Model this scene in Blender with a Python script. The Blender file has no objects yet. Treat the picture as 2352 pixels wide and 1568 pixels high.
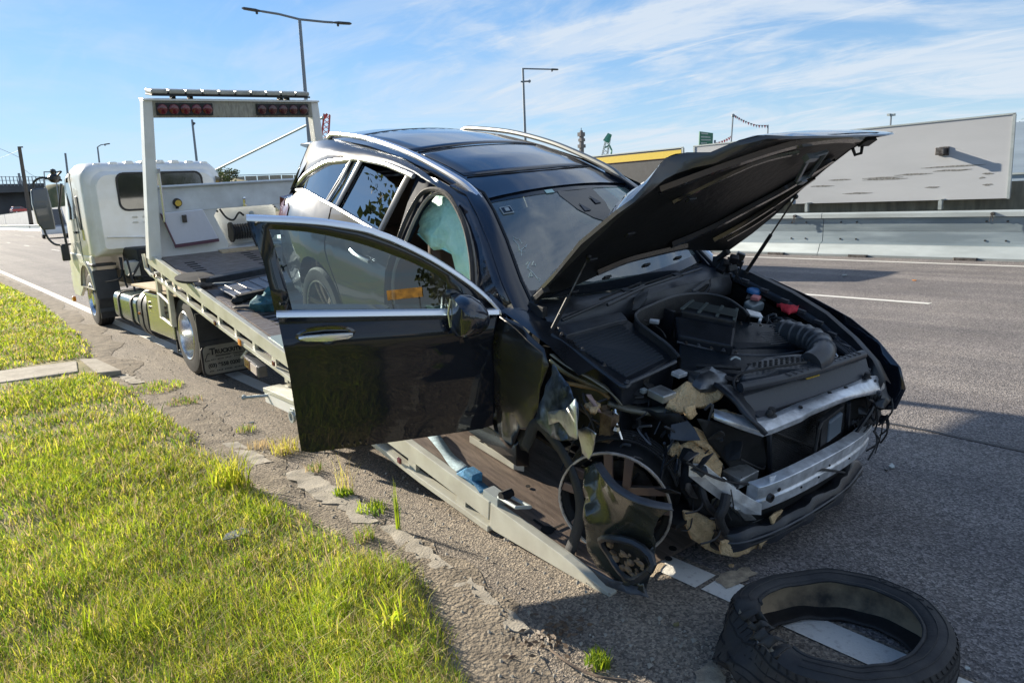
import bpy, bmesh, math, random
from math import sin, cos, pi, radians as rad
from mathutils import Vector, Matrix, noise
from mathutils.geometry import tessellate_polygon
import numpy as np
random.seed(7)
S = bpy.context.scene
COL = S.collection
# ---------------------------------------------------------------- camera
cam_data = bpy.data.cameras.new('camera')
cam_data.sensor_width = 36.0
cam_data.lens = 36.0 * 1699.0 / 2352.0
cam_data.clip_start = 0.05
cam_data.clip_end = 6000
cam = bpy.data.objects.new('camera', cam_data)
COL.objects.link(cam)
R_, U_, F_ = Vector((0.77213,-0.6331,-0.05474)), Vector((0.16613,0.11797,0.97902)), Vector((0.61336,0.76503,-0.19627))
cam.matrix_world = Matrix(((R_.x, U_.x, -F_.x, 0), (R_.y, U_.y, -F_.y, 0), (R_.z, U_.z, -F_.z, 1.74), (0, 0, 0, 1)))
S.camera = cam
# ---------------------------------------------------------------- light
SUN_EL = rad(21.5)
SUN_AZ = rad(-14.0)          # measured clockwise from +Y (the road's direction)
W = bpy.data.worlds.new('World'); S.world = W
W.use_nodes = True
wn = W.node_tree; wn.nodes.clear()
def N(tree, typ, **kw):
    n = tree.nodes.new(typ)
    for k, v in kw.items():
        if k in n.inputs.keys(): n.inputs[k].default_value = v
        else: setattr(n, k, v)
    return n
out = N(wn, 'ShaderNodeOutputWorld')
bg = N(wn, 'ShaderNodeBackground', Strength=0.10)
sky = N(wn, 'ShaderNodeTexSky', sky_type='NISHITA', sun_disc=False, sun_elevation=SUN_EL, sun_rotation=SUN_AZ, air_density=1.0, dust_density=0.1, ozone_density=2.2)
tc = N(wn, 'ShaderNodeTexCoord')
sep = N(wn, 'ShaderNodeSeparateXYZ')
wn.links.new(tc.outputs['Generated'], sep.inputs[0])
def wmath(op, a, b=None, c=None, clamp=False):
    n = wn.nodes.new('ShaderNodeMath'); n.operation = op; n.use_clamp = clamp
    for i, x in enumerate((a, b, c)):
        if x is None: continue
        if isinstance(x, (int, float)): n.inputs[i].default_value = x
        else: wn.links.new(x, n.inputs[i])
    return n.outputs[0]
zz = wmath('MAXIMUM', sep.outputs[2], 0.0)
den = wmath('ADD', zz, 0.10)
px = wmath('DIVIDE', sep.outputs[0], den)
py = wmath('DIVIDE', sep.outputs[1], den)
comb = N(wn, 'ShaderNodeCombineXYZ')
wn.links.new(px, comb.inputs[0]); wn.links.new(py, comb.inputs[1])
def cloud_layer(rot, scl, nscale, detail, lo, hi, dist=0.6, off=(0, 0, 0)):
    mp = N(wn, 'ShaderNodeMapping'); mp.inputs['Rotation'].default_value = (0, 0, rot); mp.inputs['Scale'].default_value = scl
    mp.inputs['Location'].default_value = off
    wn.links.new(comb.outputs[0], mp.inputs[0])
    nz = N(wn, 'ShaderNodeTexNoise', Scale=nscale, Detail=detail, Roughness=0.62, Distortion=dist)
    wn.links.new(mp.outputs[0], nz.inputs['Vector'])
    mr = N(wn, 'ShaderNodeMapRange'); mr.interpolation_type = 'SMOOTHSTEP'
    mr.inputs['From Min'].default_value = lo; mr.inputs['From Max'].default_value = hi
    wn.links.new(nz.outputs['Fac'], mr.inputs['Value'])
    return mr.outputs[0]
c1 = cloud_layer(rad(30), (1.6, 0.55, 1), 1.9, 10, 0.45, 0.74, 1.3)
c2 = cloud_layer(rad(12), (0.9, 0.7, 1), 0.95, 8, 0.36, 0.62, 1.0, (3, 1, 0))
# cloud bank on the right, carried on behind the viewer to add fill light
side = N(wn, 'ShaderNodeMapRange'); side.interpolation_type = 'SMOOTHSTEP'
side.inputs['From Min'].default_value = -0.25; side.inputs['From Max'].default_value = 0.45
side.inputs['To Min'].default_value = 0.25; side.inputs['To Max'].default_value = 1.0
wn.links.new(wmath('SUBTRACT', wmath('MULTIPLY', sep.outputs[0], 0.85), wmath('MULTIPLY', sep.outputs[1], 0.45)), side.inputs['Value'])
m1 = wmath('MULTIPLY', wmath('ADD', wmath('MULTIPLY', c1, 0.55), wmath('MULTIPLY', c2, 0.80)), side.outputs[0])
mask = wmath('MINIMUM', m1, 0.85)
mix = N(wn, 'ShaderNodeMix', data_type='RGBA')
wn.links.new(mask, mix.inputs['Factor'])
# the photograph's wide tonal range: highlights near the sun roll off instead of clipping
cadd = N(wn, 'ShaderNodeMix', data_type='RGBA', blend_type='MULTIPLY'); cadd.inputs['Factor'].default_value = 1.0
wn.links.new(sky.outputs[0], cadd.inputs['A']); cadd.inputs['B'].default_value = (0.115, 0.115, 0.105, 1)
c1a = N(wn, 'ShaderNodeMix', data_type='RGBA', blend_type='ADD'); c1a.inputs['Factor'].default_value = 1.0; c1a.clamp_result = False
wn.links.new(cadd.outputs['Result'], c1a.inputs['A']); c1a.inputs['B'].default_value = (1, 1, 1, 1)
cdv = N(wn, 'ShaderNodeMix', data_type='RGBA', blend_type='DIVIDE'); cdv.inputs['Factor'].default_value = 1.0
wn.links.new(sky.outputs[0], cdv.inputs['A']); wn.links.new(c1a.outputs['Result'], cdv.inputs['B'])
ctn = N(wn, 'ShaderNodeMix', data_type='RGBA', blend_type='MULTIPLY'); ctn.inputs['Factor'].default_value = 1.0
wn.links.new(cdv.outputs['Result'], ctn.inputs['A']); ctn.inputs['B'].default_value = (0.42, 0.66, 0.93, 1)
hz = N(wn, 'ShaderNodeMix', data_type='RGBA'); hz.inputs['B'].default_value = (2.8, 3.4, 3.7, 1)
wn.links.new(wmath('MULTIPLY', wmath('POWER', wmath('SUBTRACT', 1.0, zz), 9.0), 0.75), hz.inputs['Factor'])
wn.links.new(ctn.outputs['Result'], hz.inputs['A']); wn.links.new(hz.outputs['Result'], mix.inputs['A'])
mix.inputs['B'].default_value = (2.8, 3.1, 3.45, 1)
wn.links.new(mix.outputs['Result'], bg.inputs['Color'])
wn.links.new(bg.outputs[0], out.inputs[0])
sun_d = bpy.data.lights.new('sun', 'SUN'); sun_d.energy = 4.1; sun_d.angle = rad(0.6); sun_d.color = (1.0, 0.90, 0.74)
sun = bpy.data.objects.new('sun', sun_d); COL.objects.link(sun)
sdir = Vector((sin(SUN_AZ) * cos(SUN_EL), cos(SUN_AZ) * cos(SUN_EL), sin(SUN_EL)))
sun.rotation_euler = sdir.to_track_quat('Z', 'Y').to_euler(); sun.location = (0, 20, 30)
S.view_settings.view_transform = 'Standard'; S.view_settings.look = 'None'
S.view_settings.exposure = 1.42; S.view_settings.gamma = 1.0; S.view_settings.use_curve_mapping = False
S.render.engine = 'CYCLES'
S.cycles.max_bounces = 8; S.cycles.transparent_max_bounces = 12
# ---------------------------------------------------------------- materials
MATS = {}
def ramp(nt, fac, stops):
    r = nt.nodes.new('ShaderNodeValToRGB'); e = r.color_ramp.elements
    while len(e) < len(stops): e.new(0.5)
    for i, (p, c) in enumerate(stops): e[i].position = p; e[i].color = (*c, 1)
    nt.links.new(fac, r.inputs[0]); return r.outputs[0]
def mat(name, col, rough=0.5, metal=0.0, var=0.0, vscale=8.0, bump=0.0, bscale=60.0, coat=0.0, col2=None, spec=0.5, stretch=None, detail=5.0, emit=None, lo=0.35, hi=0.65, rvar=0.0, world=False, bdist=0.01):
    m = bpy.data.materials.new(name); m.use_nodes = True; nt = m.node_tree
    p = nt.nodes['Principled BSDF']
    p.inputs['Base Color'].default_value = (*col, 1); p.inputs['Roughness'].default_value = rough; p.inputs['Metallic'].default_value = metal
    p.inputs['Coat Weight'].default_value = coat; p.inputs['Coat Roughness'].default_value = 0.04
    p.inputs['Specular IOR Level'].default_value = spec
    p.inputs['Coat IOR'].default_value = 1.75 if coat >= 1.0 else 1.5
    if emit: p.inputs['Emission Color'].default_value = (*emit[:3], 1); p.inputs['Emission Strength'].default_value = emit[3]
    t = nt.nodes.new('ShaderNodeTexCoord'); src = t.outputs['Object']
    if world:
        g = nt.nodes.new('ShaderNodeNewGeometry'); src = g.outputs['Position']
    if stretch:
        mp = nt.nodes.new('ShaderNodeMapping'); mp.inputs['Scale'].default_value = stretch
        nt.links.new(src, mp.inputs[0]); vec = mp.outputs[0]
    else: vec = src
    if var > 0 or col2:
        nz = nt.nodes.new('ShaderNodeTexNoise'); nz.inputs['Scale'].default_value = vscale; nz.inputs['Detail'].default_value = detail; nz.inputs['Roughness'].default_value = 0.6
        nt.links.new(vec, nz.inputs['Vector'])
        c2 = col2 if col2 else tuple(c * (1 - var) for c in col)
        c1 = col if col2 else tuple(min(1, c * (1 + var)) for c in col)
        nt.links.new(ramp(nt, nz.outputs['Fac'], [(lo, c2), (hi, c1)]), p.inputs['Base Color'])
        if rvar:
            mr = nt.nodes.new('ShaderNodeMapRange'); mr.inputs['To Min'].default_value = max(0, rough - rvar); mr.inputs['To Max'].default_value = min(1, rough + rvar)
            nt.links.new(nz.outputs['Fac'], mr.inputs['Value']); nt.links.new(mr.outputs[0], p.inputs['Roughness'])
    if bump > 0:
        nb = nt.nodes.new('ShaderNodeTexNoise'); nb.inputs['Scale'].default_value = bscale; nb.inputs['Detail'].default_value = 4
        nt.links.new(vec, nb.inputs['Vector'])
        b = nt.nodes.new('ShaderNodeBump'); b.inputs['Strength'].default_value = bump; b.inputs['Distance'].default_value = bdist
        nt.links.new(nb.outputs['Fac'], b.inputs['Height']); nt.links.new(b.outputs[0], p.inputs['Normal'])
    MATS[name] = m; return m
def glassmat(name, tint, refl=0.10, gloss_rough=0.0, haze=None, haze_amt=0.0):
    """thin pane: tinted transparency, mirror reflection that grows at grazing angles, an optional pale haze painted in as veiling light"""
    m = bpy.data.materials.new(name); m.use_nodes = True; nt = m.node_tree; nt.nodes.clear()
    o = N(nt, 'ShaderNodeOutputMaterial'); tr_ = N(nt, 'ShaderNodeBsdfTransparent'); tr_.inputs[0].default_value = (*tint, 1)
    gl = N(nt, 'ShaderNodeBsdfGlossy'); gl.inputs['Roughness'].default_value = gloss_rough; gl.inputs['Color'].default_value = (1, 1, 1, 1)
    fr = N(nt, 'ShaderNodeFresnel'); fr.inputs['IOR'].default_value = 1.5
    a = N(nt, 'ShaderNodeMath'); a.operation = 'MULTIPLY_ADD'; a.inputs[1].default_value = 1.0; a.inputs[2].default_value = refl; a.use_clamp = True
    nt.links.new(fr.outputs[0], a.inputs[0])
    base = tr_.outputs[0]
    if haze:
        df = N(nt, 'ShaderNodeBsdfDiffuse'); df.inputs[0].default_value = (*haze, 1)
        mh = N(nt, 'ShaderNodeMixShader'); mh.inputs[0].default_value = haze_amt
        nt.links.new(base, mh.inputs[1]); nt.links.new(df.outputs[0], mh.inputs[2]); base = mh.outputs[0]
    mx = N(nt, 'ShaderNodeMixShader'); nt.links.new(a.outputs[0], mx.inputs[0]); nt.links.new(base, mx.inputs[1]); nt.links.new(gl.outputs[0], mx.inputs[2])
    nt.links.new(mx.outputs[0], o.inputs[0]); MATS[name] = m; return m
def leafmat(name, col, var=0.4, vscale=0.6, trans=0.45, rough=0.55):
    m = bpy.data.materials.new(name); m.use_nodes = True; nt = m.node_tree; nt.nodes.clear()
    o = N(nt, 'ShaderNodeOutputMaterial'); p = N(nt, 'ShaderNodeBsdfPrincipled'); p.inputs['Roughness'].default_value = rough; p.inputs['Specular IOR Level'].default_value = 0.3
    tl = N(nt, 'ShaderNodeBsdfTranslucent'); g = N(nt, 'ShaderNodeNewGeometry'); nz = N(nt, 'ShaderNodeTexNoise', Scale=vscale, Detail=3.0)
    nt.links.new(g.outputs['Position'], nz.inputs['Vector'])
    c = ramp(nt, nz.outputs['Fac'], [(0.35, tuple(x * (1 - var) for x in col)), (0.65, tuple(x * (1 + var) for x in col))])
    nt.links.new(c, p.inputs['Base Color']); nt.links.new(c, tl.inputs[0])
    mx = N(nt, 'ShaderNodeMixShader'); mx.inputs[0].default_value = trans
    nt.links.new(p.outputs[0], mx.inputs[1]); nt.links.new(tl.outputs[0], mx.inputs[2]); nt.links.new(mx.outputs[0], o.inputs[0]); MATS[name] = m; return m
paint = mat('black car paint', (0.010, 0.014, 0.024), 0.28, 0.0, coat=1.0, spec=0.12, bump=0.03, bscale=2.5, bdist=0.02)
paint_door = mat('door paint', (0.009, 0.012, 0.020), 0.3, 0.0, coat=0.85, spec=0.1, bump=0.04, bscale=3, bdist=0.02)
paint_dirty = mat('dusty black paint', (0.020, 0.022, 0.026), 0.30, 0.0, coat=0.7, col2=(0.010, 0.011, 0.013), vscale=3, rvar=0.1, bump=0.05, bscale=4)
chrome = mat('satin chrome trim', (0.84, 0.87, 0.92), 0.24, 0.72)
rail_m = mat('satin roof rail', (0.26, 0.27, 0.26), 0.45, 0.6)
alu = mat('bare aluminium', (0.74, 0.76, 0.78), 0.42, 0.65, var=0.22, vscale=14, bump=0.15, bscale=70, rvar=0.15)
alu_dirty = mat('stained aluminium', (0.66, 0.67, 0.66), 0.45, 0.9, col2=(0.30, 0.29, 0.27), vscale=9, bump=0.3, bscale=40, lo=0.3, hi=0.5)
plas = mat('black plastic', (0.028, 0.032, 0.040), 0.36, bump=0.15, bscale=120, col2=(0.012, 0.014, 0.018), vscale=7)
plas_grey = mat('dark grey plastic', (0.085, 0.092, 0.105), 0.42, bump=0.12, bscale=90, col2=(0.045, 0.048, 0.055), vscale=6)
rub = mat('black rubber', (0.018, 0.018, 0.020), 0.68, col2=(0.035, 0.034, 0.033), vscale=12, bump=0.2, bscale=70)
rub_dust = mat('dusty rubber', (0.050, 0.048, 0.046), 0.75, col2=(0.022, 0.022, 0.023), vscale=9, bump=0.3, bscale=60)
blk = mat('near black engine metal', (0.010, 0.011, 0.012), 0.7, bump=0.3, bscale=40)  # one even near-black base with a fine bump
steel = mat('grimy steel', (0.20, 0.19, 0.18), 0.45, 0.8, col2=(0.07, 0.06, 0.055), vscale=14, bump=0.3, bscale=60)
rust = mat('rusty bracket', (0.30, 0.21, 0.13), 0.75, 0.2, col2=(0.12, 0.075, 0.045), vscale=20, bump=0.4, bscale=60)
primer = mat('dull body primer', (0.26, 0.25, 0.19), 0.5, 0.2, col2=(0.13, 0.125, 0.10), vscale=10, bump=0.3, bscale=30)
foam = mat('tan sound foam', (0.86, 0.62, 0.34), 0.95, col2=(0.62, 0.43, 0.23), vscale=22, bump=1.0, bscale=90, bdist=0.02)
glass_ws = glassmat('windscreen glass', (0.62, 0.72, 0.70), 0.12, 0.02, (0.32, 0.40, 0.40), 0.30)  # diffuse teal haze stands in for the veiling reflection
glass_clear = glassmat('door glass', (0.30, 0.38, 0.40), 0.04, 0.0)
glass_dark = glassmat('privacy glass', (0.05, 0.055, 0.055), 0.28, 0.0)
glass_cab = glassmat('cab glass', (0.10, 0.12, 0.13), 0.06, 0.02)
frit = mat('black window border', (0.012, 0.016, 0.022), 0.12, coat=0.6)
airbag = mat('green airbag cloth', (0.60, 0.98, 0.90), 0.6, col2=(0.42, 0.84, 0.75), vscale=7, bump=1.0, bscale=11, bdist=0.03)
leather = mat('brown leather', (0.13, 0.085, 0.06), 0.5, var=0.2, vscale=5, bump=0.1, bscale=90)
trimc = mat('beige cabin trim', (0.33, 0.31, 0.27), 0.8, var=0.15, bump=0.1)
trimd = mat('grey cabin trim', (0.10, 0.11, 0.11), 0.7, var=0.2)
cream = mat('cream truck paint', (0.60, 0.60, 0.51), 0.38, 0.0, col2=(0.49, 0.48, 0.40), vscale=5, coat=0.2, bump=0.06, bscale=20, rvar=0.1)
white_p = mat('white truck paint', (0.86, 0.87, 0.85), 0.32, 0.0, col2=(0.76, 0.76, 0.71), vscale=3, coat=0.4, rvar=0.08)
grey_p = mat('grey board paint', (0.72, 0.75, 0.76), 0.5, 0.0, col2=(0.58, 0.60, 0.60), vscale=4, bump=0.1, bscale=30)
chass = mat('chassis black', (0.020, 0.021, 0.023), 0.6, var=0.3, bump=0.3, bscale=40)
dgrey = mat('dark guard plastic', (0.035, 0.038, 0.042), 0.5, var=0.2, bump=0.1)
polish = mat('polished steel', (0.78, 0.79, 0.78), 0.12, 1.0, bump=0.08, bscale=12)
polish_rim = mat('polished wheel', (0.75, 0.76, 0.76), 0.22, 1.0, var=0.15, vscale=20)
deckm = mat('worn rusty deck steel', (0.30, 0.235, 0.19), 0.55, 0.35, col2=(0.15, 0.115, 0.095), vscale=5, stretch=(7, 0.8, 1), bump=0.35, bscale=30, lo=0.3, hi=0.62, detail=9)
deckm2 = mat('scuffed deck plate', (0.30, 0.28, 0.27), 0.5, 0.4, col2=(0.17, 0.14, 0.13), vscale=5, stretch=(2, 5, 1), bump=0.25, bscale=50, detail=9)
slotm = mat('slot darkness', (0.012, 0.012, 0.012), 0.9)  # near-black colour stands in for the shade inside holes and grooves
ply = mat('plywood sheet', (0.58, 0.46, 0.30), 0.7, col2=(0.46, 0.35, 0.22), vscale=3, stretch=(10, 1, 10), bump=0.1)
redl = mat('red lens', (0.13, 0.010, 0.014), 0.2, coat=0.8, var=0.3, vscale=50)
redd = mat('dark red lens', (0.07, 0.009, 0.012), 0.25, coat=0.8)
amber = mat('amber lens', (0.85, 0.30, 0.03), 0.25, coat=0.6)
whl = mat('white lens', (0.75, 0.75, 0.72), 0.25, coat=0.6)
blue_st = mat('blue strap webbing', (0.05, 0.20, 0.36), 0.8, var=0.25, vscale=50, bump=0.3, bscale=200)
bluegrey = mat('faded strap webbing', (0.36, 0.47, 0.50), 0.85, var=0.25, vscale=40, bump=0.3, bscale=200)
bluecap = mat('blue cap', (0.03, 0.16, 0.42), 0.4)
pinkc = mat('pink cap', (0.62, 0.22, 0.22), 0.45)
redcl = mat('red cloth', (0.55, 0.03, 0.05), 0.8, var=0.3, vscale=30, bump=0.4, bscale=40)
yell = mat('yellow label', (0.70, 0.48, 0.08), 0.5, var=0.25, vscale=90)
yelstick = mat('yellow sticker', (0.72, 0.62, 0.10), 0.5)
printm = mat('black print', (0.02, 0.02, 0.02), 0.7)
flapm = mat('pale mud flap rubber', (0.30, 0.29, 0.24), 0.6, col2=(0.22, 0.21, 0.17), vscale=8)
conc = mat('weathered concrete', (0.42, 0.38, 0.31), 0.9, col2=(0.28, 0.25, 0.20), vscale=6, bump=0.5, bscale=90, detail=8)
galv = mat('galvanised steel barrier', (0.30, 0.36, 0.39), 0.45, 0.4, col2=(0.20, 0.25, 0.28), vscale=1.2, stretch=(1, 0.35, 3.5), bump=0.15, bscale=8, lo=0.4, hi=0.6, rvar=0.12)
galv_l = mat('pale barrier skirt', (0.44, 0.49, 0.49), 0.5, 0.3, col2=(0.32, 0.36, 0.36), vscale=1.5, stretch=(1, 0.5, 3))
scrm = mat('grey screen panel', (0.47, 0.485, 0.50), 0.7, col2=(0.40, 0.415, 0.43), vscale=0.7, stretch=(1, 0.4, 1.5))
screen_d = mat('dark hoarding', (0.05, 0.053, 0.058), 0.6, var=0.15)
screen_y = mat('yellow hoarding band', (0.72, 0.52, 0.05), 0.55)
wallbr = mat('stained retaining concrete', (0.34, 0.30, 0.22), 0.9, col2=(0.19, 0.165, 0.125), vscale=2.5, stretch=(1, 2.5, 0.5), bump=0.2)
scuffm = mat('dark scuff', (0.20, 0.20, 0.19), 0.8, var=0.5, vscale=30)
polem = mat('galvanised pole', (0.22, 0.25, 0.28), 0.5, 0.4)
woodp = mat('timber pole', (0.13, 0.11, 0.09), 0.9, var=0.2)
signg = mat('green road sign', (0.03, 0.16, 0.11), 0.5)
bark = mat('bark', (0.16, 0.12, 0.09), 0.95, var=0.3, bump=0.6, bscale=20)
white_car = mat('white car paint', (0.78, 0.78, 0.77), 0.25, coat=0.8)
red_car = mat('red car paint', (0.60, 0.04, 0.03), 0.3, coat=0.8)
craneg = mat('crane green', (0.05, 0.25, 0.17), 0.6)
craner = mat('crane red', (0.45, 0.07, 0.06), 0.6)
craneg2 = mat('crane grey', (0.40, 0.42, 0.40), 0.6)
# ---------------------------------------------------------------- mesh builder
class MB:
    def __init__(s): s.v = []; s.f = []; s.mi = []; s.k = 0
    def add(s, vs, fs):
        o = len(s.v); s.v += [tuple(p) for p in vs]
        for f in fs: s.f.append(tuple(o + i for i in f)); s.mi.append(s.k)
        return s
    def hexa(s, p):    # 8 points: 4 bottom, 4 top
        return s.add(p, [(0, 3, 2, 1), (4, 5, 6, 7), (0, 1, 5, 4), (1, 2, 6, 5), (2, 3, 7, 6), (3, 0, 4, 7)])
    def box(s, c, d, rot=None):
        h = [x / 2 for x in d]
        P = [Vector((sx * h[0], sy * h[1], sz * h[2])) for sz in (-1, 1) for sx, sy in ((-1, -1), (1, -1), (1, 1), (-1, 1))]
        if rot is not None: P = [rot @ p for p in P]
        return s.hexa([p + Vector(c) for p in P])
    def prism(s, poly, ext):
        """polygon (3D points) pushed along a vector or to a second polygon"""
        n = len(poly); A = [Vector(p) for p in poly]; e = Vector(ext); B = [p + e for p in A]
        tr_ = tessellate_polygon([A])
        o = len(s.v); s.v += [tuple(p) for p in A + B]
        for a, b, c in tr_:
            s.f.append((o + a, o + b, o + c)); s.mi.append(s.k); s.f.append((o + n + c, o + n + b, o + n + a)); s.mi.append(s.k)
        for i in range(n):
            j = (i + 1) % n; s.f.append((o + i, o + n + i, o + n + j, o + j)); s.mi.append(s.k)
        return s
    def loft(s, rings, closed=True, cap=True):
        n = len(rings[0]); o = len(s.v)
        for r in rings: s.v += [tuple(p) for p in r]
        for a in range(len(rings) - 1):
            for i in range(n if closed else n - 1):
                j = (i + 1) % n
                s.f.append((o + a * n + i, o + a * n + j, o + (a + 1) * n + j, o + (a + 1) * n + i)); s.mi.append(s.k)
        if cap and closed:
            s.f.append(tuple(o + i for i in reversed(range(n)))); s.mi.append(s.k)
            s.f.append(tuple(o + (len(rings) - 1) * n + i for i in range(n))); s.mi.append(s.k)
        return s
    def tube(s, path, r, n=8, cap=True, flat=1.0):
        P = [Vector(p) for p in path]; rings = []
        rs = r if isinstance(r, (list, tuple)) else [r] * len(P)
        up = None
        for i, p in enumerate(P):
            d = (P[min(i + 1, len(P) - 1)] - P[max(i - 1, 0)])
            if d.length < 1e-9: d = Vector((0, 0, 1))
            d.normalize()
            if up is None: up = Vector((0, 0, 1)) if abs(d.z) < 0.9 else Vector((1, 0, 0))
            x = d.cross(up)
            if x.length < 1e-4: x = d.cross(Vector((0, 1, 0.3)))
            x.normalize(); y = x.cross(d).normalized(); up = y
            rings.append([p + (x * cos(2 * pi * k / n) + y * sin(2 * pi * k / n) * flat) * rs[i] for k in range(n)])
        return s.loft(rings, True, cap)
    def lathe(s, prof, c=(0, 0, 0), ax=(0, 0, 1), n=32, cap=False, a0=0.0, a1=2 * pi):
        ax = Vector(ax).normalized(); u = ax.orthogonal().normalized(); w = ax.cross(u); c = Vector(c)
        full = abs(a1 - a0 - 2 * pi) < 1e-6; m = n if full else n + 1; rings = []
        for r, z in prof: rings.append([c + ax * z + (u * cos(a0 + (a1 - a0) * k / n) + w * sin(a0 + (a1 - a0) * k / n)) * r for k in range(m)])
        return s.loft(rings, full, cap)
    def grid(s, rows, flip=False):
        o = len(s.v); n = len(rows[0])
        for r in rows: s.v += [tuple(p) for p in r]
        for a in range(len(rows) - 1):
            for i in range(n - 1):
                q = (o + a * n + i, o + a * n + i + 1, o + (a + 1) * n + i + 1, o + (a + 1) * n + i)
                s.f.append(q[::-1] if flip else q); s.mi.append(s.k)
        return s
    def ball(s, c, r, n=10, sc=(1, 1, 1), jit=0.0, seed=0):
        c = Vector(c); rings = []
        for i in range(n // 2 + 1):
            th = pi * i / (n // 2); rr = max(sin(th), 0.02)
            ring = []
            for k in range(n):
                d = Vector((rr * cos(2 * pi * k / n), rr * sin(2 * pi * k / n), cos(th)))
                q = 1 + (noise.noise(d * 2.2 + Vector((seed, seed * 1.7, 0))) * jit if jit else 0)
                ring.append(c + Vector((d.x * sc[0], d.y * sc[1], d.z * sc[2])) * r * q)
            rings.append(ring)
        return s.loft(rings, True, True)
    def mirror_y(s):
        s.v = [(x, -y, z) for x, y, z in s.v]; s.f = [f[::-1] for f in s.f]; return s
WM = {}
CHILDREN = {}
def obj(name, mb, mats, parent=None, frame=None, smooth=35, bevel=0, solid=0, label=None, recalc=True):
    me = bpy.data.meshes.new(name)
    me.from_pydata(mb.v, [], mb.f)
    if not isinstance(mats, (list, tuple)): mats = [mats]
    for m in mats: me.materials.append(m)
    if len(mats) > 1: me.polygons.foreach_set('material_index', mb.mi)
    if recalc:
        bm = bmesh.new(); bm.from_mesh(me); bmesh.ops.recalc_face_normals(bm, faces=bm.faces); bm.to_mesh(me); bm.free()
    if smooth:
        me.shade_smooth(); me.set_sharp_from_angle(angle=rad(smooth))
    o = bpy.data.objects.new(name, me); COL.objects.link(o)
    place(o, parent, frame)
    if solid:
        md = o.modifiers.new('thickness', 'SOLIDIFY'); md.thickness = abs(solid); md.offset = -1 if solid > 0 else 1
    if bevel:
        md = o.modifiers.new('edge', 'BEVEL'); md.width = bevel; md.segments = 2; md.limit_method = 'ANGLE'; md.angle_limit = rad(40)
    if label: o['label'] = label
    return o
def place(o, parent, frame):
    F = frame if frame is not None else Matrix.Identity(4)
    o.parent = parent
    if parent is not None:
        CHILDREN.setdefault(parent.name, []).append(o)
        o.matrix_basis = WM[parent.name].inverted() @ F
    else: o.matrix_basis = F
    WM[o.name] = F
def tag(o, label, cat, group=None, kind=None):
    if label: o['label'] = label
    if cat: o['category'] = cat
    if group: o['group'] = group
    if kind: o['kind'] = kind
    return o
def thing(name, label, cat, loc=(0, 0, 0), group=None, frame=None):
    o = bpy.data.objects.new(name, None); COL.objects.link(o); o.empty_display_size = 0.2
    place(o, None, frame if frame is not None else Matrix.Translation(Vector(loc)))
    return tag(o, label, cat, group)
def struct(name, mb, m, **kw):
    o = obj(name, mb, m, **kw); o['kind'] = 'structure'; return o
def copy_tree(o, parent=None, mat_w=None):
    c = o.copy(); COL.objects.link(c); c.parent = parent
    if parent is None and mat_w is not None: c.matrix_basis = mat_w
    for ch in CHILDREN.get(o.name, []): copy_tree(ch, c)
    return c
def M34(rows): return Matrix([list(r) for r in rows] + [[0, 0, 0, 1]])
def lerp(a, b, t): return a + (b - a) * t
def interp(x, xs, ys):
    if (xs[0] > xs[-1]): xs = xs[::-1]; ys = ys[::-1]
    if x <= xs[0]: return ys[0]
    for i in range(len(xs) - 1):
        if x <= xs[i + 1]:
            t = (x - xs[i]) / (xs[i + 1] - xs[i]); return ys[i] + (ys[i + 1] - ys[i]) * t
    return ys[-1]
def smooth_path(P, k=4):
    """Catmull-Rom through the points"""
    P = [Vector(p) for p in P]; o = []
    for i in range(len(P) - 1):
        p0 = P[max(i - 1, 0)]; p1 = P[i]; p2 = P[i + 1]; p3 = P[min(i + 2, len(P) - 1)]
        for j in range(k):
            t = j / k
            o.append(0.5 * ((2 * p1) + (p2 - p0) * t + (2 * p0 - 5 * p1 + 4 * p2 - p3) * t * t + (3 * p1 - p0 - 3 * p2 + p3) * t ** 3))
    o.append(P[-1]); return o
def panel(poly, fmap, step=0.12, mb=None):
    """fill a flat outline, cut it on a regular grid and bend it onto a surface"""
    bm = bmesh.new(); vs = [bm.verts.new((p[0], p[1], 0)) for p in poly]
    bm.faces.new(vs)
    bmesh.ops.triangulate(bm, faces=bm.faces[:])
    xs = [p[0] for p in poly]; ys = [p[1] for p in poly]
    for ax, lo, hi in ((0, min(xs), max(xs)), (1, min(ys), max(ys))):
        k = lo + step
        while k < hi - 1e-4:
            co = Vector((0, 0, 0)); co[ax] = k; no = Vector((0, 0, 0)); no[ax] = 1
            bmesh.ops.bisect_plane(bm, geom=bm.verts[:] + bm.edges[:] + bm.faces[:], plane_co=co, plane_no=no, dist=1e-5)
            k += step
    bmesh.ops.remove_doubles(bm, verts=bm.verts[:], dist=1e-4)
    bm.verts.index_update()
    mb = mb or MB()
    mb.add([fmap(v.co.x, v.co.y) for v in bm.verts], [[v.index for v in f.verts] for f in bm.faces]); bm.free(); return mb
def text_mesh(name, txt, size, m, parent, frame, ext=0.001, align='LEFT', bold=0.0, sx=1.0):
    cu = bpy.data.curves.new(name, 'FONT'); cu.body = txt; cu.size = size; cu.extrude = ext; cu.align_x = align; cu.offset = bold
    o = bpy.data.objects.new(name, cu); me = bpy.data.meshes.new_from_object(o); bpy.data.objects.remove(o); bpy.data.curves.remove(cu)
    me.materials.clear(); me.materials.append(m)
    for v in me.vertices: v.co.x *= sx
    o = bpy.data.objects.new(name, me); COL.objects.link(o); place(o, parent, frame); return o
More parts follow.
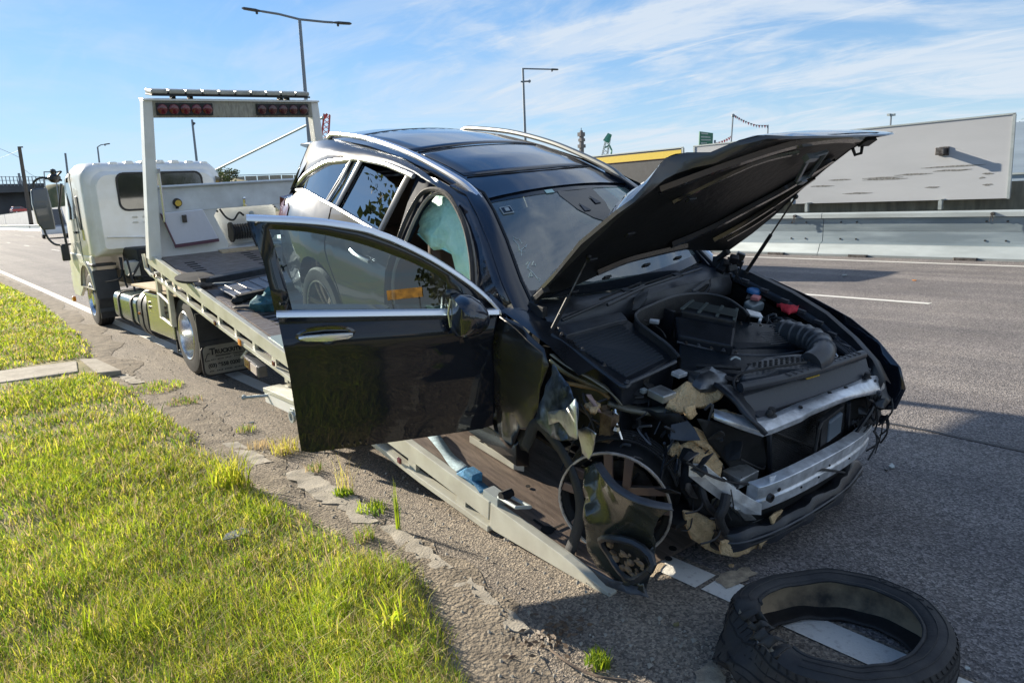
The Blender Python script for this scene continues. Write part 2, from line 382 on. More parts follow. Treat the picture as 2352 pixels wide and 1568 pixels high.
# ---------------------------------------------------------------- ground, road, verge
def asphalt(name, c_lo, c_hi, speck, warm):
    m = bpy.data.materials.new(name); m.use_nodes = True; nt = m.node_tree; p = nt.nodes['Principled BSDF']
    g = N(nt, 'ShaderNodeNewGeometry'); pos = g.outputs['Position']
    n1 = N(nt, 'ShaderNodeTexNoise', Scale=0.9, Detail=6.0, Roughness=0.65); nt.links.new(pos, n1.inputs['Vector'])
    v = N(nt, 'ShaderNodeTexVoronoi', Scale=105.0); nt.links.new(pos, v.inputs['Vector'])
    n2 = N(nt, 'ShaderNodeTexNoise', Scale=210.0, Detail=3.0); nt.links.new(pos, n2.inputs['Vector'])
    base = ramp(nt, n1.outputs['Fac'], [(0.3, c_lo), (0.7, c_hi)])
    st = ramp(nt, v.outputs['Color'], [(0.18, (0.46, 0.46, 0.47)), (0.5, (0.92, 0.90, 0.88)), (0.90, speck)])
    mx = N(nt, 'ShaderNodeMix', data_type='RGBA', blend_type='MULTIPLY'); mx.inputs['Factor'].default_value = 1.0
    nt.links.new(base, mx.inputs['A']); nt.links.new(st, mx.inputs['B'])
    mpw = N(nt, 'ShaderNodeMapping'); mpw.inputs['Scale'].default_value = (1.1, 0.035, 1); nt.links.new(pos, mpw.inputs[0])
    nw = N(nt, 'ShaderNodeTexNoise', Scale=1.6, Detail=5.0); nt.links.new(mpw.outputs[0], nw.inputs['Vector'])
    trk = ramp(nt, nw.outputs['Fac'], [(0.38, (0.78, 0.78, 0.80)), (0.60, (1.06, 1.05, 1.03))])
    mxw = N(nt, 'ShaderNodeMix', data_type='RGBA', blend_type='MULTIPLY'); mxw.inputs['Factor'].default_value = 1.0
    nt.links.new(mx.outputs['Result'], mxw.inputs['A']); nt.links.new(trk, mxw.inputs['B']); mx = mxw
    # dusty drifts
    n3 = N(nt, 'ShaderNodeTexNoise', Scale=2.3, Detail=7.0, Roughness=0.7); nt.links.new(pos, n3.inputs['Vector'])
    dm = N(nt, 'ShaderNodeMapRange'); dm.inputs['From Min'].default_value = 0.50; dm.inputs['From Max'].default_value = 0.72; dm.inputs['To Max'].default_value = warm
    nt.links.new(n3.outputs['Fac'], dm.inputs['Value'])
    mx2 = N(nt, 'ShaderNodeMix', data_type='RGBA'); nt.links.new(dm.outputs[0], mx2.inputs['Factor']); nt.links.new(mx.outputs['Result'], mx2.inputs['A']); mx2.inputs['B'].default_value = (0.24, 0.20, 0.155, 1)
    nt.links.new(mx2.outputs['Result'], p.inputs['Base Color']); p.inputs['Roughness'].default_value = 0.82; p.inputs['Specular IOR Level'].default_value = 0.35
    ad = N(nt, 'ShaderNodeMath'); ad.operation = 'ADD'; nt.links.new(v.outputs['Distance'], ad.inputs[0]); nt.links.new(n2.outputs['Fac'], ad.inputs[1])
    b = N(nt, 'ShaderNodeBump'); b.inputs['Strength'].default_value = 0.9; b.inputs['Distance'].default_value = 0.006
    nt.links.new(ad.outputs[0], b.inputs['Height']); nt.links.new(b.outputs[0], p.inputs['Normal'])
    return m
asph = asphalt('road asphalt', (0.165, 0.155, 0.152), (0.245, 0.228, 0.218), (1.9, 1.85, 1.8), 0.15)
asph_s = asphalt('shoulder asphalt', (0.20, 0.175, 0.145), (0.31, 0.27, 0.22), (1.7, 1.65, 1.55), 0.55)
dirtm = mat('roadside dirt', (0.30, 0.25, 0.185), 0.95, col2=(0.14, 0.115, 0.085), vscale=7, bump=1.0, bscale=55, detail=9, world=True, bdist=0.02)
soil = mat('verge soil', (0.32, 0.27, 0.13), 0.95, col2=(0.17, 0.16, 0.06), vscale=3, bump=1.0, bscale=40, world=True, detail=8)
farland = mat('distant ground', (0.20, 0.19, 0.13), 0.95, col2=(0.13, 0.135, 0.08), vscale=0.05, world=True)
paint_w = mat('road marking paint', (0.72, 0.70, 0.64), 0.7, col2=(0.52, 0.49, 0.44), vscale=30, bump=0.5, bscale=120, world=True, lo=0.30, hi=0.45, detail=8)
tarm = mat('tar joint', (0.035, 0.035, 0.037), 0.6, world=True, var=0.2)
def curve_dx(y):
    """the carriageway bends gently to the right far ahead"""
    t = max(0.0, y - 55.0); return 0.012 * t * t / (t + 12.0)
YS = [-30, -12, -6, -2, 0, 2, 4, 6, 8, 10, 12, 15, 20, 26, 33, 45, 55, 70, 85, 100, 120, 145, 175, 215, 260, 330, 420, 520, 640]
def strip(x0, x1, z, ys=YS, nx=1, wob=0.0):
    rows = []
    for y in ys:
        d = curve_dx(y); rows.append([(lerp(x0, x1, i / nx) + d + (noise.noise(Vector((y * 1.3, i * 7.7, z * 99))) * wob if 0 < i < nx or wob else 0), y, z) for i in range(nx + 1)])
    return MB().grid(rows, flip=True)
struct('ground', MB().grid([[(-1500, -400, -0.06), (2500, -400, -0.06)], [(-1500, 3000, -0.06), (2500, 3000, -0.06)]], flip=True), farland, smooth=0)
struct('road', strip(2.62, 15.9, 0.0), asph, smooth=0)
struct('shoulder', strip(1.35, 2.62, 0.0), asph_s, smooth=0)
# edge line (broken where a joint crosses it), lane line, median line
def dash(name, x0, w, y0, y1, z=0.005):
    ys = [y0] + [y for y in YS if y0 < y < y1] + [y1]
    return struct(name, strip(x0 - w / 2, x0 + w / 2, z, ys), paint_w, smooth=0)
dash('edge_line', 2.52, 0.155, -3, 0.1)
dash('edge_line', 2.515, 0.155, 0.12, 1.82)
dash('edge_line', 2.505, 0.15, 1.845, 300)
for k in range(-1, 10): dash('lane_line', 6.55, 0.11, 12.6 * k - 3.2, 12.6 * k - 0.2)
for k in range(0, 10): dash('lane_line', 10.37, 0.12, 4.05 + 12.6 * k - (0 if k else 0), 4.05 + 12.6 * k + 7.0)
dash('median_line', 14.98, 0.13, -10, 300)
jj = MB()
pts = [(5.1, -6), (5.16, -1), (5.12, 1.0), (5.18, 2.0), (5.13, 3.2), (5.2, 6), (5.15, 12), (5.17, 25)]
rows = [[(x - 0.018 - 0.008 * sin(i * 3.1), y, 0.0045), (x + 0.018, y, 0.0045)] for i, (x, y) in enumerate(pts)]
jj.grid(rows, flip=True)
# ragged crack near the tray foot
ck = [(2.72, 2.06), (2.80, 2.12), (2.95, 2.14), (3.1, 2.2), (3.3, 2.17)]
jj.grid([[(x - 0.004, y - 0.006, 0.0045), (x + 0.004, y + 0.006, 0.0045)] for x, y in ck], flip=True)
struct('tar_joint', jj, tarm, smooth=0)
for q, (x, y) in enumerate(((6.55, 9.0),)): pass
# tyre marks where vehicles cross the far carriageway
scuffd = mat('skid mark rubber', (0.075, 0.073, 0.075), 0.8, world=True, var=0.2, vscale=3)
for q, (x, y, L, a) in enumerate(((5.2, 22, 9, 0.10), (6.4, 26, 12, 0.14), (3.6, 19.5, 4.5, -0.05))):
    m = MB(); m.grid([[(x + t * L * a - 0.09, y + t * L, 0.0042), (x + t * L * a + 0.09, y + t * L, 0.0042)] for t in (0, .3, .6, 1)], flip=True)
    struct('skid_mark', m, scuffd, smooth=0)
# --- verge terrain with an irregular edge
def edge_x(y):
    e = interp(y, [-6, 1.5, 2.05, 2.3, 2.86, 3.2, 3.74, 4.3, 5.0, 6.15, 7.2, 8.0, 9.1, 10.1, 11.2, 14, 19, 25, 60], [1.15, 1.25, 1.32, 1.42, 1.62, 1.52, 1.50, 1.46, 1.44, 1.50, 1.48, 1.49, 1.44, 1.52, 1.74, 1.85, 2.05, 1.95, 1.95])
    return e + 0.05 * noise.noise(Vector((y * 3.1, 5, 0))) + 0.025 * noise.noise(Vector((y * 11, 2, 0)))
def verge_z(x, y):
    return 0.055 + 0.02 * noise.noise(Vector((x * 1.4, y * 1.4, 0))) + 0.012 * noise.noise(Vector((x * 6, y * 6, 3))) + max(0, (0.3 - x)) * 0.02
rows = []; y = -6.0
while y < 60:
    e = edge_x(y); r = []
    for t in (0, .02, .05, .1, .16, .24, .34, .48, .65, .85, 1.2, 2.0, 4.0, 8.0, 18.0):
        x = e - t * 2.0; z = verge_z(x, y) if t > 0 else 0.003
        if t == 0.02: z *= 0.7
        r.append((x, y, z))
    rows.append(r); y += 0.12 if y < 12 else 0.8
struct('grass_verge', MB().grid(rows), soil)
# loose dirt along the edge, lying on the shoulder
rows = []; y = -1.0
while y < 30:
    e = edge_x(y); w = 0.30 + 0.22 * noise.noise(Vector((y * 1.1, 9, 0))) + 0.08 * noise.noise(Vector((y * 5, 9, 4)))
    w = max(0.12, w) * (1.15 if y > 5 else 0.9)
    rows.append([(e - 0.15, y, 0.012), (e + w * 0.3, y, 0.016 + 0.006 * noise.noise(Vector((y * 7, 0, 1)))), (e + w * 0.7, y, 0.012 + 0.005 * noise.noise(Vector((y * 9, 0, 2)))), (e + w, y, 0.0045)])
    y += 0.07 if y < 10 else 0.3
struct('dirt_strip', MB().grid(rows, flip=True), dirtm)
# concrete slab crossing the verge and the remains of the kerb
slab = MB(); slab.prism([(-6, 9.15, 0.02), (0.55, 9.38, 0.02), (1.26, 9.27, 0.02), (1.36, 9.98, 0.02), (0.62, 10.14, 0.02), (-6, 10.6, 0.02)], (0, 0, 0.055))
struct('concrete_slab', slab, conc, smooth=0, bevel=0.01)
kerb = struct('kerb', MB().prism([(1.40, 9.0, 0.01), (1.62, 8.9, 0.01), (1.56, 9.96, 0.01), (1.41, 10.1, 0.01)], (0, 0, 0.06)), conc, smooth=0, bevel=0.012)
def kerb_piece(poly, z0, h):
    P = []
    for i in range(len(poly)):
        a, c = Vector((*poly[i], 0)), Vector((*poly[(i + 1) % len(poly)], 0)); nn = max(2, int((c - a).length / .035))
        for k in range(nn): p = lerp(a, c, k / nn); P.append((p.x + .028 * noise.noise(p * 17), p.y + .028 * noise.noise(p * 17 + Vector((9, 3, 1)))))
    h = h * .55
    m = panel(P, lambda x, y: (x, y, z0 + h * (.75 + .5 * noise.noise(Vector((x * 14, y * 14, 2))))), .05); n0 = len(m.v)
    rows = [[(x + .0, y, z0 + h * .7), (x + .010 * noise.noise(Vector((x * 30, y * 30, 1))), y, z0 - .003)] for x, y in P + P[:1]]; m.grid(rows)
    o = obj('kerb_stone', m, conc, kerb, smooth=50)
kerb_piece([(1.679,4.582,0)[:2], (1.822,4.563,0)[:2], (1.829,4.124,0)[:2], (1.747,3.787,0)[:2], (1.651,3.932,-0)[:2]], 0.004, 0.030)
kerb_piece([(1.701,3.835,0)[:2], (1.854,3.997,-0)[:2], (1.808,3.578,-0)[:2], (1.753,3.45,0)[:2], (1.662,3.545,0)[:2]], 0.004, 0.027)
kerb_piece([(1.746,3.404,0)[:2], (1.808,3.371,0)[:2], (1.793,3.001,0)[:2], (1.758,2.739,0)[:2], (1.649,2.779,0)[:2], (1.675,3.037,0)[:2]], 0.004, 0.025)
kerb_piece([(1.672,2.74,0)[:2], (1.768,2.682,0)[:2], (1.761,2.503,0)[:2], (1.722,2.327,0)[:2], (1.64,2.422,0)[:2]], 0.004, 0.018)
kerb_piece([(1.664,2.314,0)[:2], (1.731,2.294,0)[:2], (1.714,2.131,0)[:2], (1.66,2.108,0)[:2], (1.631,2.17,0)[:2]], 0.004, 0.014)
kerb_piece([(1.58, 8.3), (1.72, 8.25), (1.66, 8.86), (1.55, 8.9)], 0.004, 0.045)
kerb_piece([(1.60, 4.9), (1.72, 4.85), (1.70, 5.5), (1.60, 5.55)], 0.004, 0.03)
# --- gravel crumbs along the shoulder (nobody could count them)
rng = np.random.default_rng(5)
gm = MB()
for i in range(3800):
    y = 1.2 + 10 * rng.random() ** 1.6; x = edge_x(y) - 0.02 + rng.random() ** 1.8 * 0.9; r = 0.0025 + 0.011 * rng.random() ** 4
    c = Vector((x, y, 0.008 + r * 0.5)); o = len(gm.v)
    P = [c + Vector((cos(a) * r, sin(a) * r, (0.4 * r if a_ % 2 else -0.5 * r))) for a_, a in enumerate((0.3, 1.9, 3.4, 4.9))] + [c + Vector((0, 0, r))]
    gm.add(P, [(0, 1, 4), (1, 2, 4), (2, 3, 4), (3, 0, 4), (3, 2, 1, 0)])
g_ = obj('gravel', gm, conc, smooth=0, recalc=False); g_['kind'] = 'stuff'
# --- grass
GR = [leafmat('bright grass', (0.38, 0.48, 0.03), 0.28, 1.3, 0.6), leafmat('yellow grass', (0.60, 0.58, 0.075), 0.25, 1.8, 0.6), leafmat('straw', (0.58, 0.45, 0.24), 0.25, 2, 0.45), leafmat('deep grass', (0.17, 0.28, 0.03), 0.3, 1.5, 0.55)]
def blades(name, xy, z, hgt, wid, lean, mats, midx, rng):
    n = len(xy); a = rng.random(n) * 2 * pi; a2 = a + pi / 2 + (rng.random(n) - .5)
    d = np.stack([np.cos(a), np.sin(a)], 1); s = np.stack([np.cos(a2), np.sin(a2)], 1) * wid[:, None]
    b = np.zeros((n, 5, 3)); L = (hgt * lean)[:, None]
    b[:, 0, :2] = xy - s; b[:, 1, :2] = xy + s; b[:, 0, 2] = b[:, 1, 2] = z - 0.01
    m = xy + d * L * 0.35
    b[:, 2, :2] = m + s * 0.8; b[:, 3, :2] = m - s * 0.8; b[:, 2, 2] = b[:, 3, 2] = z + hgt * 0.6
    b[:, 4, :2] = xy + d * L; b[:, 4, 2] = z + hgt
    V = b.reshape(-1, 3); base = np.arange(n) * 5
    loops = np.stack([base, base + 1, base + 2, base + 3, base + 3, base + 2, base + 4], 1).reshape(-1)
    me = bpy.data.meshes.new(name); me.vertices.add(n * 5); me.vertices.foreach_set('co', V.ravel())
    me.loops.add(n * 7); me.loops.foreach_set('vertex_index', loops)
    me.polygons.add(n * 2); st = np.stack([np.arange(n) * 7, np.arange(n) * 7 + 4], 1).ravel(); me.polygons.foreach_set('loop_start', st)
    for q in mats: me.materials.append(q)
    me.polygons.foreach_set('material_index', np.repeat(midx, 2).astype(np.int32)); me.update(calc_edges=True)
    o = bpy.data.objects.new(name, me); COL.objects.link(o); WM[o.name] = Matrix.Identity(4); return o
def grass_field(n_try, rng):
    ey = np.array([edge_x(v) for v in np.linspace(-6, 60, 3300)])
    # candidate points, denser near the viewer
    r = 1.0 + 33 * rng.random(n_try) ** 1.9; th = rad(-42) + rad(75) * rng.random(n_try)   # bearing from +Y, clockwise
    x = r * np.sin(th); y = r * np.cos(th) + 0.0
    e = ey[np.clip(((y + 6) / 66 * 3299).astype(int), 0, 3299)]
    d = e - x
    f = np.array([0.0] * len(x)); ok = (d > -0.03) & (d < 5.5 + 0.25 * y) & (y > 0.4)
    ok &= ~((y > 9.05) & (y < 10.5) & (x < 1.65) & (y < 10.45 - 0.10 * (x + 1)) & (y > 9.2 - 0.05 * (1 - x) * (x < 0.5)))
    idx = np.nonzero(ok)[0]; x, y, d, r = x[idx], y[idx], d[idx], r[idx]
    nf = np.array([noise.noise(Vector((a * 0.9, b * 0.9, 0))) * 0.6 + noise.noise(Vector((a * 2.7, b * 2.7, 4))) * 0.5 + noise.noise(Vector((a * 7.5, b * 7.5, 7))) * 0.3 for a, b in zip(x, y)])
    thin = (nf < -0.18) & (rng.random(len(x)) < 0.5); edge_thin = (d < 0.12) & (rng.random(len(x)) < 0.5)
    k = ~(thin | edge_thin); x, y, d, r, nf = x[k], y[k], d[k], r[k], nf[k]
    z = np.array([verge_z(a, b) for a, b in zip(x, y)]) * np.clip(d / 0.05, 0, 1)
    h = (0.030 + 0.045 * rng.random(len(x))) * (1 + 0.7 * np.clip(nf, -0.5, 0.8)) * np.clip(0.6 + d * 2, 0.6, 1.0)
    tall = rng.random(len(x)) < 0.02; h[tall] *= 2.0
    w = (0.0012 + 0.0011 * rng.random(len(x))) * np.clip(r / 3.0, 1, 6)
    ln = 0.35 + 1.0 * rng.random(len(x)); u = rng.random(len(x)) - nf * 0.6
    mi = np.where(u < 0.36, 0, np.where(u < 0.64, 1, np.where(u < 0.92, 2, 3))); mi = np.where((rng.random(len(x)) < 0.2), 3, mi)
    return blades('grass', np.stack([x, y], 1), z, h, w, ln, GR, mi, rng)
go = grass_field(760000, np.random.default_rng(11)); go['kind'] = 'stuff'; tag(go, 'short bright green and straw coloured grass on the verge', 'grass')
def weed(name, x, y, n, hgt, spread, mats, label, cat, z=0.015, lean=(0.3, 0.9), wid=0.0022, seed=0, group=None):
    r = np.random.default_rng(seed + 100); a = r.random(n) * 2 * pi; q = r.random(n) ** 0.6 * spread
    xy = np.stack([x + np.cos(a) * q, y + np.sin(a) * q], 1)
    o = blades(name, xy - np.array([x, y]), np.full(n, 0.0), hgt * (0.5 + 0.5 * r.random(n)), np.full(n, wid), lean[0] + (lean[1] - lean[0]) * r.random(n), mats, r.integers(0, len(mats), n), r)
    o.location = (x, y, z); tag(o, label, cat, group); return o
G, Y_, ST, DG = GR
def at_(p): return p[0], p[1]
weed('weed', *at_((1.859,5.765,0)), 90, 0.05, 0.08, [DG, G, ST], 'small bright green weed in the dirt left of the open car door', 'weed', seed=1)
weed('dry_tuft', *at_((1.871,5.009,0)), 130, 0.12, 0.10, [ST, Y_], 'dry straw tuft beneath the bottom corner of the open door', 'weed', seed=2)
weed('weed', *at_((1.85,4.475,0)), 70, 0.06, 0.06, [DG, ST], 'low brown and green weed beside the broken kerb near the door', 'weed', seed=3)
weed('dry_tuft', *at_((1.828,3.976,0)), 34, 0.26, 0.05, [ST, ST, Y_], 'tall pale dry stalks growing out of the broken kerb', 'weed', lean=(0.15, 0.5), seed=4, wid=0.0016)
weed('weed', *at_((1.803,3.955,0)), 110, 0.045, 0.06, [DG, DG, G], 'dark grey green leafy weed at the foot of the pale dry stalks', 'weed', seed=5, wid=0.004)
weed('weed', *at_((1.816,3.628,0)), 110, 0.05, 0.09, [DG, G], 'flat green weed in the kerb crack beside the thin tall stalk', 'weed', seed=6, wid=0.003)
weed('thin_weed', *at_((1.797,3.306,0)), 26, 0.30, 0.02, [G, DG], 'thin tall upright green weed beside the ramp', 'weed', lean=(0.0, 0.12), seed=7, wid=0.0018)
weed('weed', *at_((1.6,3.314,0)), 90, 0.08, 0.06, [G, DG, ST], 'bright green grass tuft on the dirt beside the broken kerb', 'weed', seed=8)
weed('weed', *at_((1.739,1.762,0)), 150, 0.05, 0.05, [G, DG], 'little round green tuft growing alone in the shaded asphalt', 'weed', seed=9)
weed('weed', *at_((1.692,7.933,0)), 500, 0.035, 0.30, [G, ST, DG], 'mossy green patch growing on the shoulder behind the truck wheel', 'weed', seed=10, wid=0.004)
weed('weed', *at_((1.774,7.11,0)), 150, 0.035, 0.17, [DG, ST], 'small green patch on the shoulder nearer the door than the mossy one', 'weed', seed=12, wid=0.004)
weed('dry_tuft', *at_((1.784,5.243,0)), 90, 0.06, 0.10, [ST], 'flat brown dry grass on the dirt left of the door corner', 'weed', seed=13)
weed('long_grass', *at_((1.314,4.499,0.05)), 120, 0.26, 0.12, [G, Y_], 'clump of long bright grass blades standing in the verge', 'grass clump', z=0.05, seed=14, wid=0.004)
weed('long_grass', *at_((0.317,3.255,0.05)), 12, 0.20, 0.015, [G], 'single broad upright grass blades low in the verge corner', 'grass clump', z=0.05, lean=(0, .2), seed=15, wid=0.005)
weed('long_grass', *at_((1.267,2.458,0.05)), 24, 0.16, 0.06, [Y_, G], 'broad yellow green blades near the dirt edge of the verge', 'grass clump', z=0.05, seed=16, wid=0.005)
# ---------------------------------------------------------------- median barrier and screens
BX = 15.70
NB = 0
def bar_prof(): return [(0.0, 0.0), (0.0, 0.05), (0.10, 0.10), (0.13, 0.30), (0.20, 0.33), (0.24, 0.52), (0.24, 0.78), (0.17, 0.80), (0.17, 0.90), (0.20, 0.93), (0.34, 0.93), (0.37, 0.90), (0.37, 0.0)]
def barrier_piece(y0, y1, label, detail):
    fr = Matrix.Translation((BX + curve_dx(y0), y0, 0)); t = thing('median_barrier', label, 'barrier', group='steel barrier sections along the median', frame=fr)
    L = y1 - y0 - 0.015; d = curve_dx(y1) - curve_dx(y0)
    def pr(pf): return [[Vector((x, 0, z)) for x, z in pf], [Vector((x + d, L, z)) for x, z in pf]]
    def add(nm, pf, m, bev=0):
        b = MB(); b.loft(pr(pf), True, True); b.v = [tuple(Vector(p) + Vector((BX + curve_dx(y0), y0, 0))) for p in b.v]; return obj(nm, b, m, t, fr_abs, smooth=25)
    fr_abs = Matrix.Identity(4)
    add('barrier_wall', [(0.13, 0.26), (0.21, 0.30), (0.23, 0.52), (0.235, 0.52), (0.225, 0.56), (0.24, 0.80), (0.34, 0.80), (0.34, 0.26)], galv)
    add('skirt', [(0.02, 0.06), (0.10, 0.25), (0.128, 0.262), (0.36, 0.262), (0.36, 0.06)], galv_l)
    add('top_rail', [(0.15, 0.815), (0.15, 0.90), (0.17, 0.925), (0.38, 0.925), (0.38, 0.815)], galv_l)
    add('base_rail', [(0.0, 0.0), (-0.01, 0.045), (0.01, 0.065), (0.37, 0.065), (0.37, 0.0)], galv_l)
    if detail:
        b = MB()
        for yy in (0.4, 0.75, L - 0.75, L - 0.4):
            for zz in (0.36, 0.72): b.lathe([(0.001, -0.012), (0.018, -0.012), (0.018, 0.03)], (BX + curve_dx(y0) + 0.205 + zz * 0.02, y0 + yy, zz), (1, 0, 0), 8)
        obj('bolt', b, chass, t, fr_abs)
        fb = MB()
        for yy in (1.0, L - 0.9):
            fb.prism([(BX + curve_dx(y0) - 0.10, y0 + yy - 0.22, 0.001), (BX + curve_dx(y0) + 0.02, y0 + yy - 0.22, 0.001), (BX + curve_dx(y0) + 0.02, y0 + yy + 0.22, 0.001), (BX + curve_dx(y0) - 0.10, y0 + yy + 0.16, 0.001)], (0, 0, 0.05))
        obj('foot_bracket', fb, steel, t, fr_abs, smooth=0)
        pn = MB(); pn.lathe([(0.001, -0.07), (0.03, -0.07), (0.035, -0.02), (0.035, 0.02)], (BX + 0.15, y0 + 0.62, 0.87), (1, 0, 0), 12); pn.tube([(BX + .10, y0 + .62, .84), (BX + .09, y0 + .60, .74), (BX + .09, y0 + .66, .72), (BX + .10, y0 + .64, .84)], 0.009, 6)
        obj('locking_pin', pn, steel, t, fr_abs)
names_b = {0: 'steel median barrier section at the right edge of the view, with locking pin', 1: 'steel median barrier section under the big grey screen', 2: 'steel median barrier section behind the raised bonnet'}
y0 = 0.55; k = 0
while y0 < 600:
    Lb = 4.0 if y0 < 44 else (24.0 if y0 < 150 else 60.0)
    lab = names_b.get(k, 'steel median barrier section hidden mostly behind the car and truck' if y0 < 60 else 'distant pale median barrier section beyond the truck mirror')
    barrier_piece(y0, y0 + Lb, lab, k < 3); y0 += Lb; k += 1
# brown retaining wall of the far carriageway, with the screens standing over it
rw = MB(); xs_w = 17.35
rw.grid([[(xs_w + curve_dx(y), y, 0), (xs_w + curve_dx(y), y, 1.42), (xs_w + .3 + curve_dx(y), y, 1.42), (xs_w + .3 + curve_dx(y), y, 0)] for y in YS if y > -8])
tag(obj('retaining_wall', rw, wallbr, smooth=0), 'brown stained concrete wall strip showing between the barrier and the screens', 'wall')
def screen(y0, y1, z0, z1, label, kind=0, x=17.05, post=True):
    fr = Matrix.Translation((x + curve_dx(y0), y0, 0)); t = thing('screen_panel', label, 'screen', group='tall screens above the median barrier', frame=fr)
    I = Matrix.Identity(4); X = x + curve_dx(y0); d = curve_dx(y1) - curve_dx(y0)
    b = MB(); b.hexa([(X, y0, z0), (X + d, y1, z0), (X + d + .05, y1, z0), (X + .05, y0, z0), (X, y0, z1), (X + d, y1, z1), (X + d + .05, y1, z1), (X + .05, y0, z1)])
    obj('board', b, scrm if kind == 0 else screen_d, t, I, smooth=0)
    f = MB(); w = 0.035
    f.box((X, y0 + .02, (z0 + z1) / 2), (w, .05, z1 - z0 + .02)); f.hexa([(X - w / 2, y0, z1), (X + d - w / 2, y1, z1), (X + d + w / 2, y1, z1), (X + w / 2, y0, z1), (X - w / 2, y0, z1 + .03), (X + d - w / 2, y1, z1 + .03), (X + d + w / 2, y1, z1 + .03), (X + w / 2, y0, z1 + .03)])
    f.box((X + d, y1 - .02, (z0 + z1) / 2), (w, .05, z1 - z0 + .02)); obj('frame', f, galv_l, t, I, smooth=0)
    if kind == 1:
        s = MB(); s.box((X - .012 + d / 2, (y0 + y1) / 2, z1 - .14), (.012, y1 - y0 - .12, .19)); obj('colour_band', s, screen_y, t, I, smooth=0)
        s = MB(); s.box((X - .013, (y0 + y1) / 2, z1 - .245), (.010, y1 - y0 - .12, .015)); obj('red_stripe', s, redd, t, I, smooth=0)
    for yy in (y0 + 1.2, y1 - .5):
        p = MB(); p.box((X - .16, yy, 1.0), (.08, .07, .18)); p.box((X - .06, yy, 1.11), (.26, .04, .03)); obj('support_stub', p, galv_l, t, I, smooth=0)
    return t, X
t0, X0 = screen(5.30, 9.98, 1.10, 2.70, 'large grey screen with dark scuff marks and a small lamp bracket')
b = MB(); b.box((X0 - .13, 6.55, 2.10), (.22, .13, .12)); b.box((X0 - .24, 6.55, 2.10), (.02, .16, .15)); b.box((X0 - .015, 6.55, 2.10), (.03, .20, .18)); obj('lamp_bracket', b, steel, t0, smooth=0, bevel=.008)
b = MB()
r_ = random.Random(3)
for (y, z, L) in ((5.75, 1.78, 1.25), (6.0, 1.70, .75), (5.6, 1.60, .22), (6.75, 1.66, .8), (7.35, 1.62, .9), (7.25, 1.585, 1.0), (8.5, 1.62, .55), (8.9, 1.50, .6), (6.6, 1.37, .3), (5.6, 1.38, .2), (8.0, 1.30, .7), (5.75, 1.52, .12)):
    n = 9; top = []; bot = []
    for i in range(n + 1):
        tt = i / n; w = 0.012 * sin(pi * tt) + 0.003 + 0.006 * r_.random() * sin(pi * tt); zc = z + 0.012 * noise.noise(Vector((y + tt * 4, z * 9, 0)))
        top.append((X0 - .003, y + tt * L, zc + w)); bot.append((X0 - .003, y + tt * L, zc - w))
    b.grid([top, bot])
obj('scuff_mark', b, scuffm, t0, smooth=0)
t1, X1 = screen(10.12, 12.90, 1.12, 2.70, 'grey screen partly behind the raised bonnet with a small yellow emblem')
b = MB(); b.lathe([(0.001, -.006), (.09, -.006), (.09, 0)], (X1, 12.10, 2.45), (1, 0, 0), 16); b.box((X1 - .006, 12.10, 2.31), (.008, .20, .04)); obj('emblem', b, yelstick, t1)
t2, X2 = screen(13.25, 18.2, 1.12, 2.70, 'dark hoarding with a broad yellow band along its top', 1)
b = MB(); b.box((X2 - .09, 15.6, 1.82), (.14, .12, .14)); b.box((X2 - .07, 15.6, 1.70), (.03, .22, .04)); obj('lamp_bracket', b, galv_l, t2, smooth=0)
screen(-0.5, 4.62, 1.12, 2.78, 'grey screen at the far right edge of the view')
screen(26.0, 31.5, 1.12, 2.4, 'grey screen hidden behind the car roof')
yy = 60.0; kk = 0
while yy < 590:
    ln = 12 if yy < 150 else 48
    screen(yy, yy + ln - .4, 0.9, 3.3, 'distant pale grey screen panel beyond the truck, seen past its mirror'); yy += ln
# second line of screens on the far side of the opposite carriageway
f2 = MB()
f2.box((24.6, 4, 1.45), (.2, 26, 2.9)); tag(obj('noise_wall', f2, mat('blue grey noise wall', (0.36, 0.45, 0.55), 0.6, col2=(0.28, 0.36, 0.45), vscale=1, stretch=(1, .2, 6)), smooth=0), 'blue grey wall seen through the gap between the two right hand screens', 'wall')
f2 = MB(); f2.box((24.45, 4, 1.0), (.06, 26, .12)); f2.box((24.45, 4, 1.5), (.04, 26, .05)); tag(obj('guard_rail', f2, galv_l, smooth=0), 'pale guard rail in front of the blue grey wall seen through the screen gap', 'guard rail')

# sand spilt round the tray foot
sandm = mat('spilt sand', (0.52, 0.42, 0.29), 0.95, col2=(0.26, 0.215, 0.16), vscale=22, bump=0.6, bscale=120, world=True)
def sand_patch(P, seed):
    Q = []
    for i in range(len(P)):
        a, c = Vector((*P[i], 0)), Vector((*P[(i + 1) % len(P)], 0)); nn = max(2, int((c - a).length / .02))
        for k in range(nn): p = lerp(a, c, k / nn); Q.append((p.x + .02 * noise.noise(p * 26 + Vector((seed, 0, 0))), p.y + .02 * noise.noise(p * 26 + Vector((0, seed, 0)))))
    m = panel(Q, lambda x, y: (x, y, .0078 + .0010 * noise.noise(Vector((x * 30, y * 30, seed)))), .06); struct('sand_patch', m, sandm)
sand_patch([(2.52,1.812,0)[:2], (2.619,1.831,0)[:2], (2.734,1.788,0)[:2], (2.724,1.725,0)[:2], (2.562,1.729,0)[:2], (2.515,1.745,0)[:2]], 1)
sand_patch([(2.306,2.105,0)[:2], (2.483,2.127,0)[:2], (2.494,2.058,0)[:2], (2.318,2.013,0)[:2]], 2)
sand_patch([(1.963,1.487,0)[:2], (2.06,1.482,0)[:2], (2.009,1.393,0)[:2], (1.912,1.357,0)[:2], (1.876,1.422,0)[:2]], 3)
